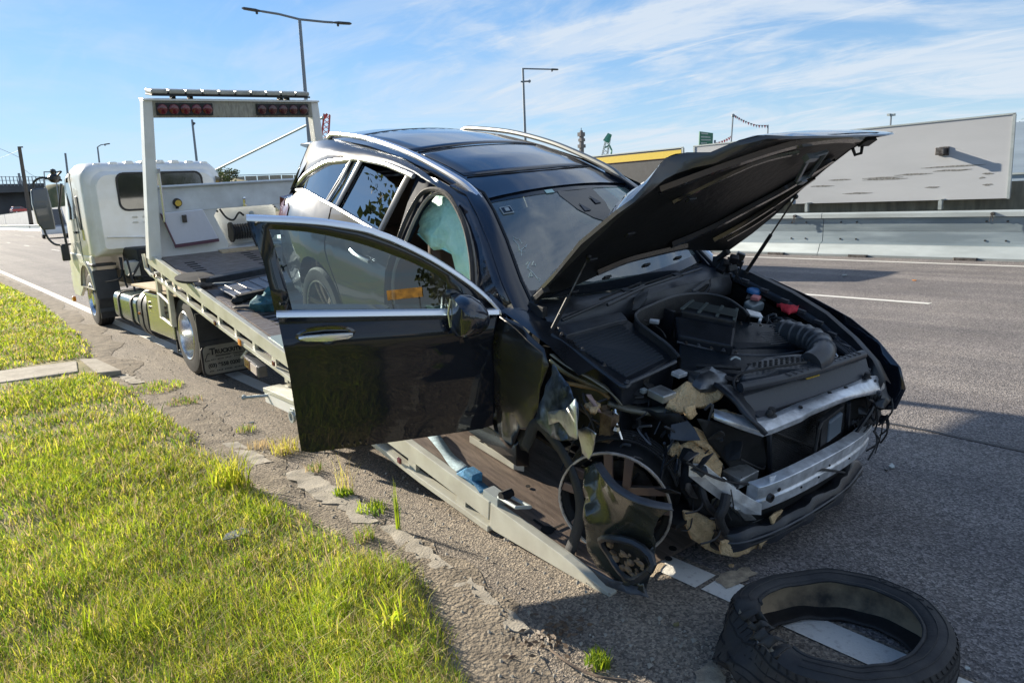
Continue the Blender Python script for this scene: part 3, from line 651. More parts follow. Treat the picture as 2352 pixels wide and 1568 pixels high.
# ---------------------------------------------------------------- far things
I4 = Matrix.Identity(4)
def down(a, b):
    """carry the pole's line on to the ground"""
    a, b = Vector(a), Vector(b); t = a.z / max(1e-6, (a.z - b.z)); return a + (b - a) * t
def lamp_post(top, low, arms, r, label, hd=0.7, mid=None):
    top = Vector(top); base = down(top, low); base.z = -0.05
    t = thing('street_lamp', label, 'street lamp', loc=base, group='street lamps along the freeway')
    b = MB(); b.tube([base, lerp(base, top, .5), top], [r * 1.5, r * 1.25, r], 8); b.tube([base, base + Vector((0, 0, .05))], r * 3, 8); obj('pole', b, polem, t, I4)
    for P in arms:
        P = [Vector(p) for p in P]
        d = (P[-1] - P[-2]).normalized(); e = P[-1] - d * hd
        b = MB(); b.tube(P[:-1] + [e], r * .7, 6); obj('arm', b, polem, t, I4)
        b = MB(); b.tube([e, e + d * hd * .3, P[-1] - d * hd * .1, P[-1]], [r * 1.0, r * 2.0, r * 1.8, r * .6], 8, flat=.45); b.ball(e + d * hd * .25 - Vector((0, 0, r * 1.4)), r * .9, 6); obj('lamp_head', b, plas_grey, t, I4)
    if mid:
        b = MB(); b.tube(mid, r * .8, 6); b.ball(mid[-1], r * 1.6, 6); obj('bracket', b, polem, t, I4)
    return t
lamp_post((17.7,38.09,11.1), (17.55,38.16,4.56), [[(17.7,38.09,11.1), (16.78,38.5,11.35), (15.15,39.17,11.61)], [(17.7,38.09,11.1), (18.81,37.55,10.97), (20.04,36.91,10.87)]], .085, 'tall twin armed street lamp rising above the headboard of the tow truck', .95)
lamp_post((40.38,47.05,11.41), (40.32,47.1,6.45), [[(40.38,47.05,11.37), (42.48,45.16,11.13)]], .085, 'single armed street lamp above the black car roof', .7, [(40.21,47.19,10.39), (40.74,46.74,10.39)])
lamp_post((27.83,90.83,11.95), (27.74,90.86,7.25), [[(27.83,90.83,11.61), (28.13,90.74,11.51)]], .12, 'plain pole with tiny lamp seen through the headboard frame', .3)
lamp_post((22.96,117.78,11.1), (22.89,117.8,9.1), [[(22.96,117.78,11.1), (23.42,117.69,11.38), (24.54,117.46,11.53)]], .10, 'small curved arm street lamp above the truck cab roof', .9)
pp = thing('bare_pole', 'short bare pole just left of the truck cab roof', 'pole', loc=down((17.46,108.6,9.65), (17.36,108.62,7.37)))
b = MB(); b.tube([(17.46,108.6,9.65), down((17.46,108.6,9.65), (17.36,108.62,7.37))], .12, 8); obj('pole', b, polem, pp, I4)
pw = thing('power_pole', 'leaning timber power pole with crossarm above the overpass at far left', 'power pole', loc=down((17.51,148.97,13.7), (17.34,148.99,6.71)))
b = MB(); b.tube([(17.45,148.98,13.7), down((17.51,148.97,13.7), (17.34,148.99,6.71))], [.26, .34], 8); obj('pole', b, woodp, pw, I4)
b = MB(); b.tube([(17.31,149,13.63), (17.98,148.92,13.62)], .12, 6); obj('crossarm', b, woodp, pw, I4)
def wire(name, P, r, label, cat='wire'):
    b = MB(); b.tube(smooth_path(P, 5), r, 5); return tag(obj(name, b, polem), label, cat)
wire('power_line', [(11.48,149.56,14.59), (14.77,149.27,13.39), (17.23,149.01,11.95)], .03, 'thin overhead wire meeting the leaning power pole from the left')
wire('power_line', [(14.53,199.47,14.07), (19.39,199.06,15.34), (17.42,148.99,13.14)], .03, 'second thin overhead wire crossing the first left of the leaning pole')
wire('power_line', [(17.29,149,10.33), (19.85,158.76,9.5), (23.37,168.39,8.85), (28.4,177.75,8.33)], .03, 'thin overhead wire sagging right from the leaning power pole')
p2 = thing('lattice_pole', 'slender grey pole just left of the leaning power pole', 'pole', loc=down((28.99,258.38,15.08), (28.92,258.39,9.91)))
b = MB(); b.tube([(28.99,258.38,15.08), down((28.99,258.38,15.08), (28.92,258.39,9.91))], .35, 6); b.box((29.07,258.37,12.25), (1.4, 1, 1.2)); obj('pole', b, polem, p2, I4)
ga = thing('sign_gantry', 'thin rectangular gantry over the distant road beside the truck mirror', 'gantry', loc=down((31.02,227.9,13.69), (30.8,227.93,10.95)))
b = MB(); b.tube([(31.12,227.89,13.69), down((31.12,227.89,13.69), (30.89,227.92,10.94))], .14, 6); obj('leg', b, polem, ga, I4)
b = MB(); b.tube([(33.6,227.53,13.6), down((33.6,227.53,13.6), (33.47,227.55,10.84))], .14, 6); obj('leg', b, polem, ga, I4)
b = MB(); b.tube([(31.02,227.9,13.69), (33.69,227.52,13.6)], .14, 6); b.box((33.29,227.58,13.5), (.8, .8, 1.0)); obj('beam', b, polem, ga, I4)
# overpass with its fence
ov = thing('overpass', 'dark concrete road overpass crossing at the far left', 'overpass', loc=(0, 240, 0))
A, B_ = Vector((11.61,249.73,11.67)), Vector((33.35,247.77,10.91)); dz = Vector((0, 0, 1)); back = Vector((-.3, 9, 0))
def slabz(P, Q, z1, z0, bk=back): return [Vector((P.x, P.y, z0)), Vector((Q.x, Q.y, z0)), Vector((Q.x, Q.y, z0)) + bk, Vector((P.x, P.y, z0)) + bk, Vector((P.x, P.y, z1)), Vector((Q.x, Q.y, z1)), Vector((Q.x, Q.y, z1)) + bk, Vector((P.x, P.y, z1)) + bk]
darkc = mat('dark overpass concrete', (0.11, 0.115, 0.12), 0.9, col2=(0.07, 0.07, 0.075), vscale=.15)
b = MB(); b.hexa(slabz(A, B_, A.z, A.z - 2.2)); obj('deck', b, darkc, ov, I4, smooth=0)
b = MB(); b.hexa(slabz(A + Vector((0, 3, 0)), B_ + Vector((0, 3, 0)), A.z - 2.2, -.5, Vector((0, 3, 0)))); obj('abutment', b, darkc, ov, I4, smooth=0)
b = MB()
for i in range(26):
    p = lerp(A, B_, i / 25); b.box(p + dz * 1.3, (.22, .22, 2.6))
for h in (0.5, 1.5, 2.5): b.tube([A + dz * h, B_ + dz * h], .06, 4)
obj('fence', b, polem, ov, I4, smooth=0)
def mound(name, P, hgt, m, label, cat):
    """a low bank: crest points given, sloping to the ground on both sides"""
    rows = []
    for i, p in enumerate(P):
        p = Vector(p); r = []
        for k, (off, hh) in enumerate(((-14, 0), (-9, .35), (-4, .8), (0, 1), (5, 1.02), (14, 1.0), (20, 0))):
            v = Vector((p.x, p.y, 0)).normalized(); q = p + v * off; r.append((q.x, q.y, p.z * hh - .05 + noise.noise(Vector((i * 1.7, k * 1.3, 0))) * .3 * (1 if 0 < k < 6 else 0)))
        rows.append(r)
    o = obj(name, MB().grid(rows), m); o['kind'] = 'structure'; return o
scrub = mat('dry scrub bank', (0.20, 0.17, 0.085), 0.95, col2=(0.085, 0.10, 0.04), vscale=.5, bump=.6, bscale=2, world=True)
mound('embankment', [(30.8,238.02,9.1), (32.64,237.77,10.75), (34.89,237.45,11), (38.8,236.84,9.9), (43.9,230.86,8.3)], 0, scrub, '', '')
mound('hill', [(34.69,114.88,4.48), (36.24,112.3,5.87), (37.56,108.69,6.08), (38.15,105.3,5.54), (39.55,102.65,5.01), (40.9,99.96,4.61), (43.22,96.79,4.16), (47.43,92.55,3.14)], 0, scrub, '', '')
# concrete parapet beyond the hill, its panels told apart
par = thing('parapet_wall', 'pale concrete parapet on the rise seen through the headboard frame', 'wall', loc=(30, 120, 0))
PX = [(41.13,118.04,6.51), (42.76,117.46,6.56), (44.45,116.83,6.55), (46.15,116.17,6.54), (47.85,115.48,6.52), (49.55,114.76,6.43), (51.26,114.01,6.35)]
for i in range(6):
    p, q = Vector(PX[i]), Vector(PX[i + 1]); e = (q - p) * .03; v = Vector((p.x, p.y, 0)).normalized() * .3
    b = MB(); pb = p + e; qb = q - e; hz = Vector((0, 0, 1.5))
    b.hexa([pb - hz, qb - hz, qb - hz + v, pb - hz + v, pb, qb, qb + v, pb + v]); obj('panel', b, conc, par, I4, smooth=0)
b = MB(); b.tube([Vector(PX[0]) + dz * .25, Vector(PX[-1]) + dz * .25], .05, 4); obj('rail', b, polem, par, I4)
# cranes, tower, sign, strings of flags
def lattice(P, w, n, r, b):
    P0, P1 = Vector(P[0]), Vector(P[1]); d = (P1 - P0).normalized(); s = Vector((d.z, 0, -d.x)).normalized() if abs(d.y) < .9 else Vector((1, 0, 0)); s = d.cross(Vector((.5, .8, 0)).normalized()).normalized(); q = d.cross(s)
    c = [s + q, s - q, -s - q, -s + q]
    for v in c: b.tube([P0 + v * w, P1 + v * w * .6], r, 4)
    for i in range(n):
        a = lerp(P0, P1, i / n); e = lerp(P0, P1, (i + 1) / n); wa = w * (1 - .4 * i / n)
        for j in range(4): b.tube([a + c[j] * wa, e + c[(j + 1) % 4] * wa], r * .7, 3)
gc = thing('tower_crane', 'small green tipped lattice crane beyond the screens', 'crane', loc=Vector((215.99,208.2,10.45)) * 1)
b = MB(); lattice(((215.61,208.6,3.79), (218.41,205.66,20.47)), 1.3, 12, .16, b); obj('boom', b, craneg2, gc, I4, smooth=0)
b = MB(); b.tube([(217.81,206.3,19.22), (218.9,205.14,22.07)], [1.5, 1.0], 6); obj('boom_tip', b, craneg, gc, I4, smooth=0)
b = MB(); b.tube([(218.7,205.35,17.82), (219.24,204.77,15.96), (219.09,204.93,14.16)], .35, 5); b.tube([(217.3,206.84,16.96), (218.7,205.35,17.82)], .3, 5); obj('jib', b, craneg, gc, I4, smooth=0)
rc = thing('lattice_crane', 'red lattice crane top just right of the headboard post', 'crane', loc=(111.45,234.9,8.52))
b = MB(); lattice(((110.95,235.14,8.54), (114.59,233.38,30.35)), 1.5, 14, .2, b); b.tube([(113.07,234.13,28.75), (114.73,233.32,30.49)], .4, 4); obj('boom', b, craner, rc, I4, smooth=0)
cb = thing('stay_cable', 'thick pale green cable running diagonally behind the headboard frame', 'cable', loc=(20.9,66.81,4.69))
b = MB(); b.tube([(21.26,71.92,4.33), (21.77,66.53,5.06), (23.37,50.89,7.21), (23.55,48.6,7.49)], [.09, .09, .085, .085], 8); obj('cable', b, mat('pale green sheath', (.25, .36, .34), .6), cb, I4)
tw = thing('mast_tower', 'dark narrow tower above the yellow topped hoarding', 'tower', loc=(231.89,234.79,4.42))
b = MB(); b.tube([(231.8,234.88,0.71), (232.4,234.29,24.13), (232.32,234.36,26.31)], [1.1, 1.0, .6], 6); b.tube([(232.31,234.38,25.77), (232.35,234.34,27.39)], .2, 4)
for i, y in enumerate((308, 318, 328, 338)): pass
b.box((232.28,234.41,24.69), (2.6, 2, 1.6)); b.box((232.35,234.33,22.33), (2.2, 2, 1.2)); b.box((232.29,234.4,19.79), (2.9, 2, 1.4)); obj('mast', b, mat('weathered tower', (.16, .15, .15), .8), tw, I4, smooth=0)
sg = thing('road_sign', 'dark green road direction sign standing above the grey screens', 'road sign', loc=(88.73,65.02,1.65))
Pa, Pb, Pc, Pd = Vector((88.17,65.77,6.59)), Vector((90.87,65.47,6.67)), Vector((90.91,65.42,8.46)), Vector((88.22,65.71,8.7)); vb = Vector((.1, .2, 0))
b = MB(); b.hexa([Pa, Pb, Pb + vb, Pa + vb, Pd, Pc, Pc + vb, Pd + vb]); obj('board', b, signg, sg, I4, smooth=0)
b = MB(); b.tube([lerp(Pa, Pb, .2) + vb, lerp(Pa, Pb, .2) + vb - Vector((0, 0, 9))], .12, 6); b.tube([lerp(Pa, Pb, .8) + vb, lerp(Pa, Pb, .8) + vb - Vector((0, 0, 9))], .12, 6); b.tube([(89.42,64.06,6.45), (89.42,64.06,7.38)], .16, 6); obj('post', b, polem, sg, I4)
b = MB()
for (u0, u1, v) in ((.12, .62, .15), (.1, .8, .38), (.12, .85, .58), (.1, .55, .8)):
    q0 = lerp(lerp(Pd, Pc, u0), lerp(Pa, Pb, u0), v) - vb * .1; q1 = lerp(lerp(Pd, Pc, u1), lerp(Pa, Pb, u1), v) - vb * .1
    b.prism([q0, q1, q1 + Vector((0, 0, .17)), q0 + Vector((0, 0, .17))], vb * .05)
obj('lettering', b, galv_l, sg, I4, smooth=0)
sf = thing('flag_mast', 'thin mast with a string of red and white flags above the screens', 'mast', loc=down((74.3,50.79,9.06), (74.17,50.97,5.76)))
b = MB(); b.tube([(74.3,50.79,9.06), down((74.3,50.79,9.06), (74.17,50.97,5.76))], .09, 6); b.ball((74.3,50.79,8.87), .22, 6); obj('mast', b, polem, sf, I4)
s2 = thing('flag_mast', 'shorter thin mast at the right end of the string of flags', 'mast', loc=down((76.33,47.68,7.59), (76.31,47.71,6.51)))
b = MB(); b.tube([(76.33,47.68,7.59), down((76.33,47.68,7.59), (76.32,47.7,6.04))], .08, 6); obj('mast', b, polem, s2, I4)
PT = smooth_path([(74.3,50.79,8.96), (74.85,49.97,8.32), (75.62,48.81,7.69), (76.33,47.68,7.54)], 5)
st = thing('flag_string', 'sagging string of small red and white flags between two thin masts', 'flag string', loc=PT[0])
b = MB(); b.tube(PT, .025, 4); obj('line', b, polem, st, I4)
for i in range(1, len(PT) - 1):
    b = MB(); p = PT[i]; b.prism([p, p + Vector((.22, -.15, 0)), p + Vector((.11, -.07, -.34))], (0.01, .01, 0)); obj('flag', b, redcl if i % 2 else galv_l, st, I4, smooth=0)
PT = smooth_path([(74.73,53.66,6.08), (74.53,52.21,6.34), (74.2,50.94,6.71)], 4)
st = thing('flag_string', 'lower string of small red flags running down left from the taller mast', 'flag string', loc=PT[0])
b = MB(); b.tube(PT, .025, 4); obj('line', b, polem, st, I4)
for i in range(1, len(PT) - 1):
    b = MB(); p = PT[i]; b.prism([p, p + Vector((.22, -.15, 0)), p + Vector((.11, -.07, -.34))], (0.01, .01, 0)); obj('flag', b, redcl, st, I4, smooth=0)
fl = thing('floodlight_mast', 'small floodlight mast beyond the tip of the raised bonnet', 'floodlight', loc=down((109.45,49.21,9.63), (109.43,49.24,7.7)))
b = MB(); b.tube([(109.45,49.21,9.52), down((109.45,49.21,9.63), (109.43,49.24,7.7))], .12, 6); obj('pole', b, polem, fl, I4)
for du_ in (2041, 2052):
    pass
b = MB(); b.box((109.34,49.45,9.54), (.5, .4, .3)); obj('lamp', b, galv_l, fl, I4, smooth=0)
b = MB(); b.box((109.56,48.96,9.49), (.5, .4, .3)); obj('lamp', b, galv_l, fl, I4, smooth=0)
b = MB(); b.box((91.41,40.54,6.81), (1.3, .5, .35)); b.tube([(91.41,40.54,6.81), Vector((91.41,40.54,6.81)) - Vector((0, 0, 9))], .08, 5); tag(obj('traffic_signal', b, craneg, smooth=0), 'small green box on a pole above the big grey screen edge', 'signal box')
# trees
TL = [leafmat('olive foliage', (0.065, 0.085, 0.03), 0.45, .8, .3), leafmat('dark foliage', (0.04, 0.06, 0.025), 0.4, .8, .3)]
def tree(name, base, h, w, label, n=900, leaf=.22, seed=0, group=None):
    rr = random.Random(seed); base = Vector(base); t = thing(name, label, 'tree', loc=base, group=group)
    b = MB(); tips = []
    b.tube([base, base + Vector((.1, 0, h * .3)), base + Vector((-.1, .1, h * .65))], [h * .035, h * .027, h * .015], 7)
    for i in range(9):
        a = rr.random() * 6.28; z0 = h * (.22 + .45 * rr.random()); p = base + Vector((0, 0, z0)); q = p + Vector((cos(a) * w * .38, sin(a) * w * .38, h * (.12 + .2 * rr.random()))); b.tube([p, lerp(p, q, .5) + Vector((0, 0, .1)), q], [h * .014, h * .01, h * .005], 5); tips.append(q)
    tips.append(base + Vector((0, 0, h * .85)))
    obj('trunk', b, bark, t, I4)
    b = MB()
    for i in range(n):
        c = rr.choice(tips); d = Vector((rr.gauss(0, 1), rr.gauss(0, 1), rr.gauss(0, .7))); d = d.normalized() * (rr.random() ** .5) * w * .27
        p = c + d; u = Vector((rr.gauss(0, 1), rr.gauss(0, 1), rr.gauss(0, 1))).normalized(); v = u.orthogonal().normalized() * leaf * (.6 + .8 * rr.random()); u = u.cross(v).normalized() * leaf * .6
        b.k = 0 if rr.random() < .6 else 1
        b.add([p - v, p + u, p + v, p - u], [(0, 1, 2, 3)])
    obj('crown', b, TL, t, I4, smooth=0, recalc=False); return t
tree('shrub', Vector((35.54,106.21,5.31)) - Vector((0, 0, .8)), 2.6, 3.2, 'scrubby bush on the rise just right of the cab corner', 500, .16, 1)
tree('shrub', Vector((35.71,104.04,5.44)) - Vector((0, 0, .6)), 2.0, 2.4, 'smaller scrubby bush right of the cab corner bush', 400, .14, 2)
tree('shrub', Vector((31.35,94.96,4.95)) - Vector((0, 0, .8)), 1.8, 3.0, 'low bush partly hidden by the truck cab corner', 400, .14, 3)
tree('tree', (Vector((66.95,20.44,4.11)).x, Vector((66.95,20.44,4.11)).y, 0), Vector((66.94,20.48,4.72)).z, 4.2, 'dark tree crown peeping over the wall at the right edge', 1500, .16, 4)
# trees beyond the left edge of the view and behind the viewer: seen only mirrored in the windows
for i, (x, y, h, w) in enumerate(((-10, 14, 15, 9), (-12, 22, 17, 10), (-18, 34, 15, 9), (-19, 17, 16, 11), (-22, -34, 9, 10), (-34, -28, 9, 9), (-9, -62, 7, 9), (8, -60, 7, 8), (-30, 55, 18, 13), (22, -66, 7, 9))):
    tree('tree', (x, y, 0), h, w, ['broad dark tree beyond the verge, seen mirrored in the rear side windows', 'dark tree behind the viewer, seen mirrored in the open door'][int(y < 0)], 16000 if i < 2 else 2500, .12 if i < 2 else .3, 20 + i, group='trees seen only in reflections')
yb = thing('message_board', 'yellow roadside message board mirrored in the open door glass', 'message board', loc=(-11.3, -45, 0))
b = MB(); b.box((-11.3, -45, 3.3), (2.6, .25, .7)); obj('board', b, mat('yellow board', (.60, .30, .03), .5, var=.45, vscale=2.2), yb, I4, smooth=0)
b = MB(); b.tube([(-12.3, -45.1, 3.2), (-12.3, -45.1, 0)], .06, 6); b.tube([(-10.3, -45.1, 3.2), (-10.3, -45.1, 0)], .06, 6); obj('post', b, polem, yb, I4)
hd = MB()
for i in range(60):
    a = i / 60; hd.ball((-45 + 85 * a, -58 - 10 * sin(a * 5), .9), 2.2 + noise.noise(Vector((i * .9, 0, 0))) * 1.2, 8, (1.3, 1, .8), .5, i)
h_ = obj('hedge', hd, TL[1]); h_['kind'] = 'stuff'
# simple vehicles
def motor(name, label, cat, loc, rz, paint_m, L=4.5, Wd=1.85, H=1.6, van=False, group=None, rails=False):
    fr = Matrix.Translation(Vector(loc)) @ Matrix.Rotation(rz, 4, 'Z'); t = thing(name, label, cat, frame=fr, group=group)
    l = L / 2; w = Wd / 2
    side = [(-l, .38), (-l + .02, .95), (-l + .12, 1.0 * H / 1.6), (l - 1.25, 1.02 * H / 1.6), (l - .25, .85), (l, .65), (l - .05, .35)]
    if van: side = [(-l, .4), (-l + .02, 1.1), (l - 1.0, 1.15), (l - .1, 1.0), (l, .7), (l - .05, .38)]
    rings = []
    for yy, s_ in ((-w, .93), (-w + .05, 1), (0, 1.015), (w - .05, 1), (w, .93)): rings.append([(x * (1 if abs(x) < l - .3 else (.985 if abs(yy) > w - .1 else 1)), yy, .38 + (z - .38) * s_) for x, z in side])
    b = MB(); b.loft(rings); obj('body', b, paint_m, t, fr_of(b, fr), smooth=40)
    z0 = 1.0 * H / 1.6 if not van else 1.12
    top = [(-l + .10, z0), (-l + .42, H - .03), (-l + .9, H), (l - 2.1, H - .02), (l - 1.25, z0)] if not van else [(-l + .02, z0), (-l + .1, H), (l - 1.7, H), (l - 1.0, z0)]
    b = MB(); b.loft([[(x * .985, -w + .06 + (z - z0) * .22, z - .012) for x, z in top], [(x * .985, w - .06 - (z - z0) * .22, z - .012) for x, z in top]]); obj('cabin_glass', b, glass_cab2, t, fr_of(b, fr), smooth=0)
    b = MB(); zr = H - .07
    b.loft([[(-l + .38, -w + .20, zr), (-l + .42, -w + .2, H - .01), (l - 2.1, -w + .2, H - .01), (l - 1.98, -w + .2, zr)], [(-l + .36, 0, zr), (-l + .42, 0, H + .02), (l - 2.1, 0, H + .02), (l - 1.96, 0, zr)], [(-l + .38, w - .20, zr), (-l + .42, w - .2, H - .01), (l - 2.1, w - .2, H - .01), (l - 1.98, w - .2, zr)]]); obj('roof', b, paint_m, t, fr_of(b, fr), smooth=40)
    for sy in (-1, 1):
        b = MB()
        for (xa, za, xb, zb) in ((-l + .12, z0, -l + .40, H - .04), (l - 1.27, z0, l - 2.05, H - .04), (-.1, z0, -.18, H - .04)): b.tube([(xa, sy * (w - .05), za), (xb, sy * (w - .20), zb)], .035, 5)
        obj('pillar', b, paint_m, t, fr_of(b, fr))
        if rails:
            b = MB(); b.tube([(-l + .6, sy * (w - .28), H + .05), (l - 2.2, sy * (w - .28), H + .05)], .02, 6); obj('roof_rail', b, paint_m, t, fr_of(b, fr))
    if rails:
        b = MB(); b.prism([(-l + .5, -.02, H), (-l + .75, -.02, H), (-l + .5, -.02, H + .10)], (0, .04, 0)); obj('fin_antenna', b, paint_m, t, fr_of(b, fr))
    for sx in (-1, 1):
        for sy in (-1, 1):
            b = MB(); c = (sx * (l - .85), sy * (w - .12), .34); b.lathe([(.001, -.11), (.30, -.11), (.34, -.07), (.34, .07), (.30, .11), (.001, .11)], c, (0, 1, 0), 16); wh = obj('wheel', b, rub, t, fr_of(b, fr))
            b = MB(); b.lathe([(.001, -.12), (.21, -.115), (.22, .115), (.001, .12)], c, (0, 1, 0), 12); obj('rim', b, alu, wh, fr_of(b, fr))
    for sy in (-1, 1):
        b = MB(); b.box((l - .06, sy * (w - .3), .72), (.12, .36, .14)); obj('headlight', b, whl, t, fr_of(b, fr), smooth=0, bevel=.02)
        b = MB(); b.box((-l + .02, sy * (w - .22), .85), (.08, .26, .16)); obj('tail_light', b, redl, t, fr_of(b, fr), smooth=0, bevel=.02)
    return t
def fr_of(b, fr): return fr
glass_cab2 = mat('dark vehicle glass', (0.02, 0.022, 0.025), 0.08, coat=1.0)
motor('passing_suv', 'white car passing behind the wreck, only its roof and rails showing', 'car', (11.75, 11.9, 0), rad(90), white_car, 4.6, 1.9, 1.72, rails=True)
motor('red_car', 'tiny red car roof beyond the distant barrier at far left', 'car', (Vector((24.04,223.71,2.42)).x, Vector((24.04,223.71,2.42)).y, 3.6), rad(15), red_car, 4.2, 1.8, 1.6)
motor('distant_van', 'white and dark vehicle on the road half hidden by the truck mirror', 'van', (Vector((11.001,80.408,0)).x if False else (11.001,80.408,0)[0], (11.001,80.408,0)[1], 0), rad(-96), white_car, 5.0, 2.1, 2.6, van=True)
# ---------------------------------------------------------------- tow truck
TR = M34(((0.99978,-0,-0.02094,2.116),(-0.00367,0.9845,-0.17533,2.06),(0.02062,0.17537,0.98429,0)))
truck = thing('tow_truck', 'white and cream flatbed tow truck with its tray tilted down to the road', 'tow truck', loc=(3.25, 8.4, 0))
def tw_(name, b, m, **kw): return obj(name, b, m, kw.pop('parent', truck), I4, **kw)
def tt_(name, b, m, **kw): return obj(name, b, m, kw.pop('parent', truck), TR, **kw)
# --- cab: rounded sections from the back wall to the nose
def rsec(y, x0, x1, z0, z1, r, n=5, r2=None):
    P = []
    for cx, cz, a0, rr in ((x1 - r, z1 - r, 0, r), (x0 + r, z1 - r, pi / 2, r), (x0 + .05, z0 + .05, pi, .05), (x1 - .05, z0 + .05, 3 * pi / 2, .05)):
        for k in range(n + 1): a = a0 + pi / 2 * k / n; P.append((cx + rr * cos(a), y, cz + rr * sin(a)))
    return P
XL, XR = 2.20, 4.25
b = MB()
b.loft([rsec(12.72, XL + .10, XR - .10, 1.18, 2.40, .22), rsec(12.64, XL + .16, XR - .16, 1.24, 2.34, .2)], True, True)
b.loft([rsec(12.72, XL + .10, XR - .10, 1.18, 2.40, .22), rsec(12.80, XL + .02, XR - .02, 1.13, 2.49, .24), rsec(13.0, XL, XR, 1.12, 2.54, .22), rsec(13.6, XL, XR, 1.10, 2.57, .2), rsec(14.35, XL + .02, XR - .02, 1.08, 2.50, .2), rsec(14.75, XL + .02, XR - .02, .75, 1.95, .2), rsec(15.05, XL + .05, XR - .05, .5, 1.35, .12), rsec(15.1, XL + .15, XR - .15, .52, 1.2, .1)], True, True)
cab = tw_('cab', b, white_p, smooth=40)
for i in range(8):
    x = 2.46 + i * .225; z = 2.485 + .045 * sin(pi * (i + .5) / 8)
    b = MB(); b.loft([[(x - .07 + .02 * s, y, z - .02 + (0 if s else 0)) for s in (0,)] + [(x - .045, y, z + .03), (x + .045, y, z + .03), (x + .07, y, z - .02)] for y in (12.84, 14.2)], True, True); tw_('roof_rib', b, white_p, parent=cab, smooth=30, bevel=.01)
# back window, quarter window, seams and pressings
def rrect(x0, x1, z0, z1, r, y, n=4):
    P = []
    for cx, cz, a0 in ((x1 - r, z1 - r, 0), (x0 + r, z1 - r, pi / 2), (x0 + r, z0 + r, pi), (x1 - r, z0 + r, 3 * pi / 2)):
        for k in range(n + 1): a = a0 + pi / 2 * k / n; P.append((cx + r * cos(a), y, cz + r * sin(a)))
    return P
def win(x0, x1, z0, z1, r, y, nm, par):
    b = MB(); b.loft([rrect(x0 - .03, x1 + .03, z0 - .03, z1 + .03, r + .02, y + .004), rrect(x0 - .03, x1 + .03, z0 - .03, z1 + .03, r + .02, y - .012), rrect(x0, x1, z0, z1, r, y - .010)], True, False); tw_(nm + '_seal', b, rub, parent=par)
    b = MB(); b.add(rrect(x0, x1, z0, z1, r, y - .008), [tuple(range(20))]); tw_(nm, b, glass_cab2, parent=par, smooth=0)
win(2.66, 3.88, 1.82, 2.34, .10, 12.64, 'rear_window', cab)
b = MB(); b.loft([[(XR - .13, 12.66, 1.95), (XR - .13, 12.66, 2.28), (XR - .03, 12.74, 2.26), (XR - .02, 12.76, 1.95)], [(XR - .135, 12.645, 1.95), (XR - .135, 12.645, 2.28), (XR - .03, 12.73, 2.26), (XR - .02, 12.75, 1.95)]]); tw_('quarter_window', b, glass_cab2, parent=cab, smooth=0)
b = MB()
for x in (2.78, 2.93):
    for z in (1.60, 1.68): b.prism([(x, 12.635, z), (x + .09, 12.635, z), (x + .08, 12.62, z + .03), (x + .01, 12.62, z + .03)], (0, .012, 0))
tw_('vent_pressing', b, white_p, parent=cab, smooth=0)
b = MB(); b.tube([(2.40, 12.625, 1.42), (3.3, 12.62, 1.36), (4.05, 12.625, 1.42)], .012, 5); b.tube([(2.36, 12.66, 1.3), (2.36, 12.66, 2.2)], .014, 5); tw_('body_crease', b, white_p, parent=cab)
b = MB(); b.box((XL + .0, 13.38, 1.80), (.03, .17, .52)); tw_('side_vent', b, dgrey, parent=cab, bevel=.01)
b = MB(); b.box((XL + .005, 13.30, 1.46), (.015, .16, .16)); tw_('sticker', b, yelstick, parent=cab)
b = MB(); b.prism([(XL - .004, 13.75, 1.72), (XL - .004, 14.36, 1.70), (XL + .01, 14.12, 2.36), (XL + .01, 13.78, 2.38)], (.02, 0, 0)); tw_('side_window', b, glass_cab2, parent=cab, smooth=0)
b = MB(); b.prism([(XL - .004, 13.66, 1.06), (XL - .004, 13.68, 1.06), (XL - .004, 13.70, 2.44), (XL - .004, 13.68, 2.44)], (.012, 0, 0)); b.box((XL - .02, 13.84, 1.50), (.03, .16, .035)); tw_('door_seam', b, dgrey, parent=cab, smooth=0)
# lower cab side, wheel arch, step
b = MB(); arch = [(13.55 + .56 * cos(rad(a)), .46 + .58 * sin(rad(a))) for a in range(165, -5, -17)]
b.prism([(XL, 12.98, 1.14), (XL, 12.99, .98)] + [(XL, y, z) for y, z in arch] + [(XL, 14.45, .42), (XL, 15.0, .42), (XL, 15.03, 1.14)], (.05, 0, 0)); tw_('side_skirt', b, white_p, parent=cab, smooth=0, bevel=.01)
b = MB(); b.lathe([(.55, 0), (.60, 0), (.60, .06), (.55, .06)], (XL - .03, 13.55, .44), (1, 0, 0), 20, False, 0, 2 * pi); b.v = [(x, y, max(z, .62)) for x, y, z in b.v]; tw_('arch_trim', b, cream, parent=cab)
b = MB(); b.box((XL - .02, 15.06, .33), (.05, .10, .09)); tw_('marker_lamp', b, amber, parent=cab, bevel=.01)
b = MB(); b.box((3.22, 15.16, .62), (2.0, .14, .36)); tw_('front_bumper', b, white_p, bevel=.03)
